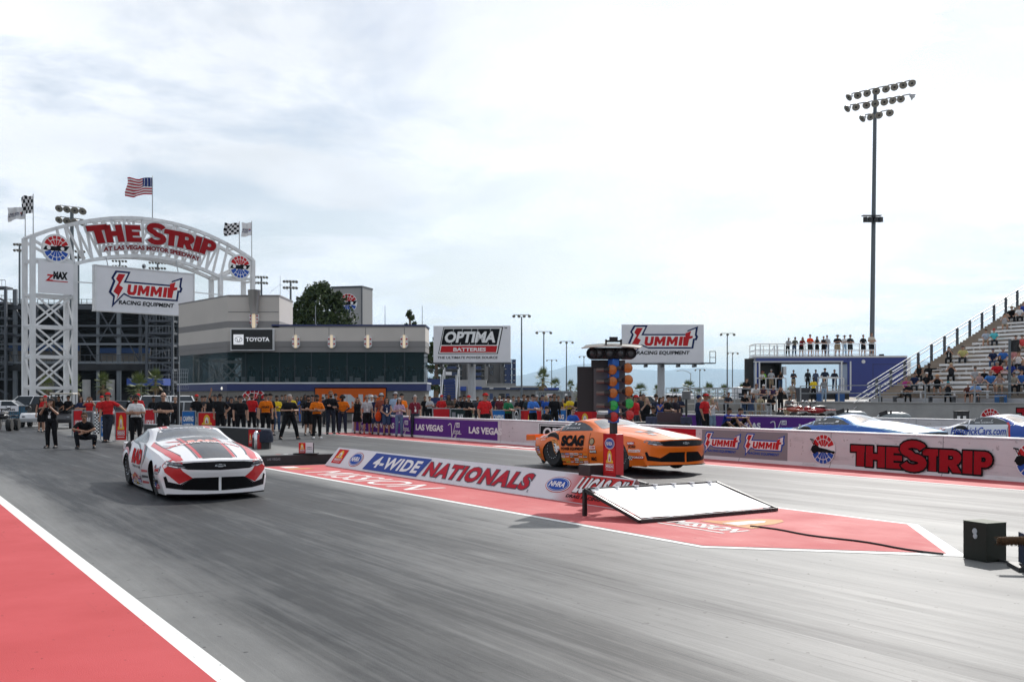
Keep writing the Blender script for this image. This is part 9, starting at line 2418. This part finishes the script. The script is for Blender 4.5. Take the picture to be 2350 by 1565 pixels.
def golf_cart(px, Y, yaw, roof, col, label):
 t = thing('golf_cart', label, 'cart', at(px, Y, .006), R(yaw)); pm = cm(col, 'paint'); o = MB(); o.prism([(-1.15, .3), (1.05, .3), (1.15, .5), (1.0, .72), (.75, .82), (.55, .45), (-.3, .45), (-.35, .75), (-1.1, .75)], 1.1, pm, Matrix.Translation((0, -.55, 0))); o.build('body', t, bevel=.04)
 for z in (.8,): o = MB(); o.box((-.35, 0, z), (.5, 1.05, .12), m_dark); o.box((-.6, 0, z + .25), (.12, 1.05, .45), m_dark); o.build('seat', t)
 for x in (-.75, .8):
  for s in (-.5, .5): o = MB(); o.lathe([(.12, -.1), (.22, -.1), (.23, .1), (.12, .1)], m_rubber, Matrix.Translation((x, s, .23)) @ Matrix.Rotation(R(90), 4, 'X'), 14); o.build('wheel', t)
 o = MB(); o.path([(.7, -.25, .75), (.45, -.25, 1.02)], .02, m_dark, 6); o.lathe([(.17, -.015), (.17, .015)], m_dark, Matrix.Translation((.44, -.25, 1.03)) @ Matrix.Rotation(R(-60), 4, 'Y'), 14); o.build('steering_wheel', t)
 for s in (-.35, .35): o = MB(); o.ell((1.08, s, .6), (.05, .1, .06), m_lensd, n=8, k=6); o.build('headlight', t)
 if roof:
  o = MB(); o.box((-.1, 0, 1.85), (1.75, 1.15, .09), mat('cart_roof', (.52, .49, .43), .6)); o.build('canopy', t, bevel=.03)
  for x in (-.8, .65):
   for s in (-.5, .5): o = MB(); o.bar((x, s, .7), (x * .95, s, 1.82), .035, .035, m_dark); o.build('canopy_post', t)
golf_cart(82, 58, -80, False, (.62, .63, .65), 'open white utility cart at the left, in front of the arch leg'); golf_cart(146, 56, -75, True, (.05, .05, .055), 'dark golf cart with a cream canopy beside the arch leg')
P(136, 55.8, 1.7, 0, 'sit', 'tee', BK, 'pants', BK, 'short', BR, 'left one of two dark clad people in the canopied golf cart', 1, z=.42, group=GC); P(158, 55.8, 1.74, 0, 'sit', 'tee', BK, 'pants', BK, 'cap', BK, 'right one of two dark clad people in the canopied golf cart', 1, z=.42, group=GC)
def quad(px, Y, yaw, col, label, z=0.0):
 t = thing('quad_bike', label, 'quad bike', at(px, Y, z), R(yaw), 'quad bikes by the grey wall'); pm = cm(col, 'paint'); o = MB(); o.ell((0, 0, .72), (.62, .22, .16), pm); o.box((.55, 0, .72), (.5, .9, .06), pm); o.box((-.6, 0, .74), (.5, .95, .06), pm); o.ell((.5, 0, .82), (.22, .2, .12), pm); o.build('body', t, bevel=.02)
 o = MB(); o.ell((-.25, 0, .88), (.42, .16, .09), m_dark); o.build('seat', t)
 o = MB(); o.path([(.42, 0, .8), (.3, 0, 1.1)], .03, m_dark, 6); o.path([(.3, -.42, 1.12), (.33, -.15, 1.08), (.33, .15, 1.08), (.3, .42, 1.12)], .025, m_dark, 6)
 for s in (-.33, .33): o.ell((.34, s, 1.17), (.05, .1, .05), m_chrome, n=8, k=6)
 o.build('handlebar', t)
 o = MB()
 for x in (.6, -.65):
  for s in (-.3, 0, .3): o.bar((x - .22, s, .86), (x + .22, s, .86), .02, .02, m_frame)
  o.bar((x, -.4, .86), (x, .4, .86), .02, .02, m_frame)
 o.build('rack', t)
 for x in (-.6, .6):
  for s in (-.45, .45): o = MB(); o.lathe([(.14, -.13), (.28, -.12), (.3, 0), (.28, .12), (.14, .13)], m_rubber, Matrix.Translation((x, s, .3)) @ Matrix.Rotation(R(90), 4, 'X'), 16); o.build('wheel', t)
qz = .28
quad(1822, 56.5, -70, (.40, .05, .015), 'orange red quad bike in front of the grey wall', qz); quad(1873, 53, 200, (.38, .02, .025), 'smaller red quad bike right of the orange one', qz)
def roadster(px, Y, label, z=0.0):
 t = thing('silver_cart', label, 'cart', at(px, Y, z), R(-20), 'silver racing carts behind the blue car'); t.scale = (.8, .8, .9); pm = cm((.20, .23, .24), 'paint'); o = MB(); o.ell((0.1, 0, .62), (1.0, .5, .30), pm, None, 16, 10); o.ell((.55, 0, .66), (.55, .42, .24), pm, None, 14, 8); o.box((0, 0, .3), (1.7, .8, .25), m_dark); o.build('body', t, smooth=True)
 o = MB(); o.box((-.5, 0, .86), (.5, .7, .22), m_dark, M=Matrix.Rotation(-.3, 4, 'Y')); o.build('seat', t); o = MB(); o.path([(-.1, -.35, .7), (-.05, -.3, .98), (-.05, .3, .98), (-.1, .35, .7)], .05, m_dark, 8); o.build('roll_bar', t)
 o = MB(); o.bar((.15, .505, .45), (.95, .40, .5), .06, .04, m_signW); o.bar((.15, -.505, .45), (.95, -.40, .5), .06, .04, m_signW); o.build('side_stripe', t)
 for x in (-.7, .7):
  for s in (-.45, .45): o = MB(); o.lathe([(.1, -.1), (.25, -.1), (.25, .1), (.1, .1)], m_rubber, Matrix.Translation((x, s, .25)) @ Matrix.Rotation(R(90), 4, 'X'), 14); o.build('wheel', t)
roadster(1948, 52, 'silver cart showing above the roof of the blue car', .18); roadster(2047, 51, 'silver cart with a black hood behind the bonnet of the blue car', .12)
def chk_drum():
 t = thing('chequered_tub', 'small black and white chequered tub between the two race cars beyond the wall', 'tub', at(2206, 50, .0)); o = MB(); o.box((0, 0, .55), (.58, .4, .85), m_dark); o.build('tub_body', t); g = G2(); a_chk(g, .56, .42); g.build('chequer', FM((-.28, -.205, .5), (1, 0, 0)), t); o = MB(); o.box((0, 0, .99), (.62, .44, .05), m_dark); o.build('rim', t)
chk_drum()
def fence():
 t = thing('fence', 'blue sheeted fence with a no parking sign at the extreme left', 'fence', at(20, 66, 0)); k = 66 / FPX; o = MB(); o.box((0, 0, .72), (210 * k, .04, .75), mat('blue_sheeting', (.06, .17, .27), .8, noise=.25, nscale=4)); o.build('sheeting', t); o = MB()
 for i in range(40): x = (-100 + 200 * i / 39) * k; o.bar((x, -.05, 0), (x, -.05, 1.1), .025, .025, m_frame)
 for z in (.15, 1.1): o.bar((-105 * k, -.05, z), (105 * k, -.05, z), .04, .04, m_frame)
 o.build('rails', t); g = G2(); g.rect(0, 0, 46 * k, 13 * k, m_signW, 0); g.text("NO", 17 * k, 8 * k, 12 * k, 4 * k, inkK, 1, .05); g.text("PARKING", 8 * k, 1.5 * k, 30 * k, 5 * k, inkK, 1, .05); g.build('parking_sign', FM((-22 * k, -.09, zat(944, 66)), (1, 0, 0)), t)
fence()
quad(8, 52, -80, (.03, .03, .035), 'black quad bike cut off by the left edge of the photo')
def handbag():
 t = thing('bag', 'bright orange bag held at the side of the rust red shirt', 'bag', at(868, 46.0, .62)); o = MB(); o.lathe([(.04, .0), (.11, .05), (.14, .2), (.10, .36), (.04, .42)], cm((.62, .07, .015)), Matrix.Diagonal((1, .5, 1, 1)), 12); o.build('bag_body', t, smooth=True); o = MB(); o.path([(-.05, 0, .4), (0, 0, .52), (.05, 0, .4)], .012, cm((.80, .13, .02)), 6); o.build('handle', t)
handbag()
def phone():
 o = MB(); o.box((0, 0, 0), (.075, .012, .15), m_dark, rz=.1); tag(o.build('phone', bevel=.004), 'dark phone held up by the person alone on the track', 'phone').location = wm.location + Vector((.03, -.33, 1.47))
phone()
haze()
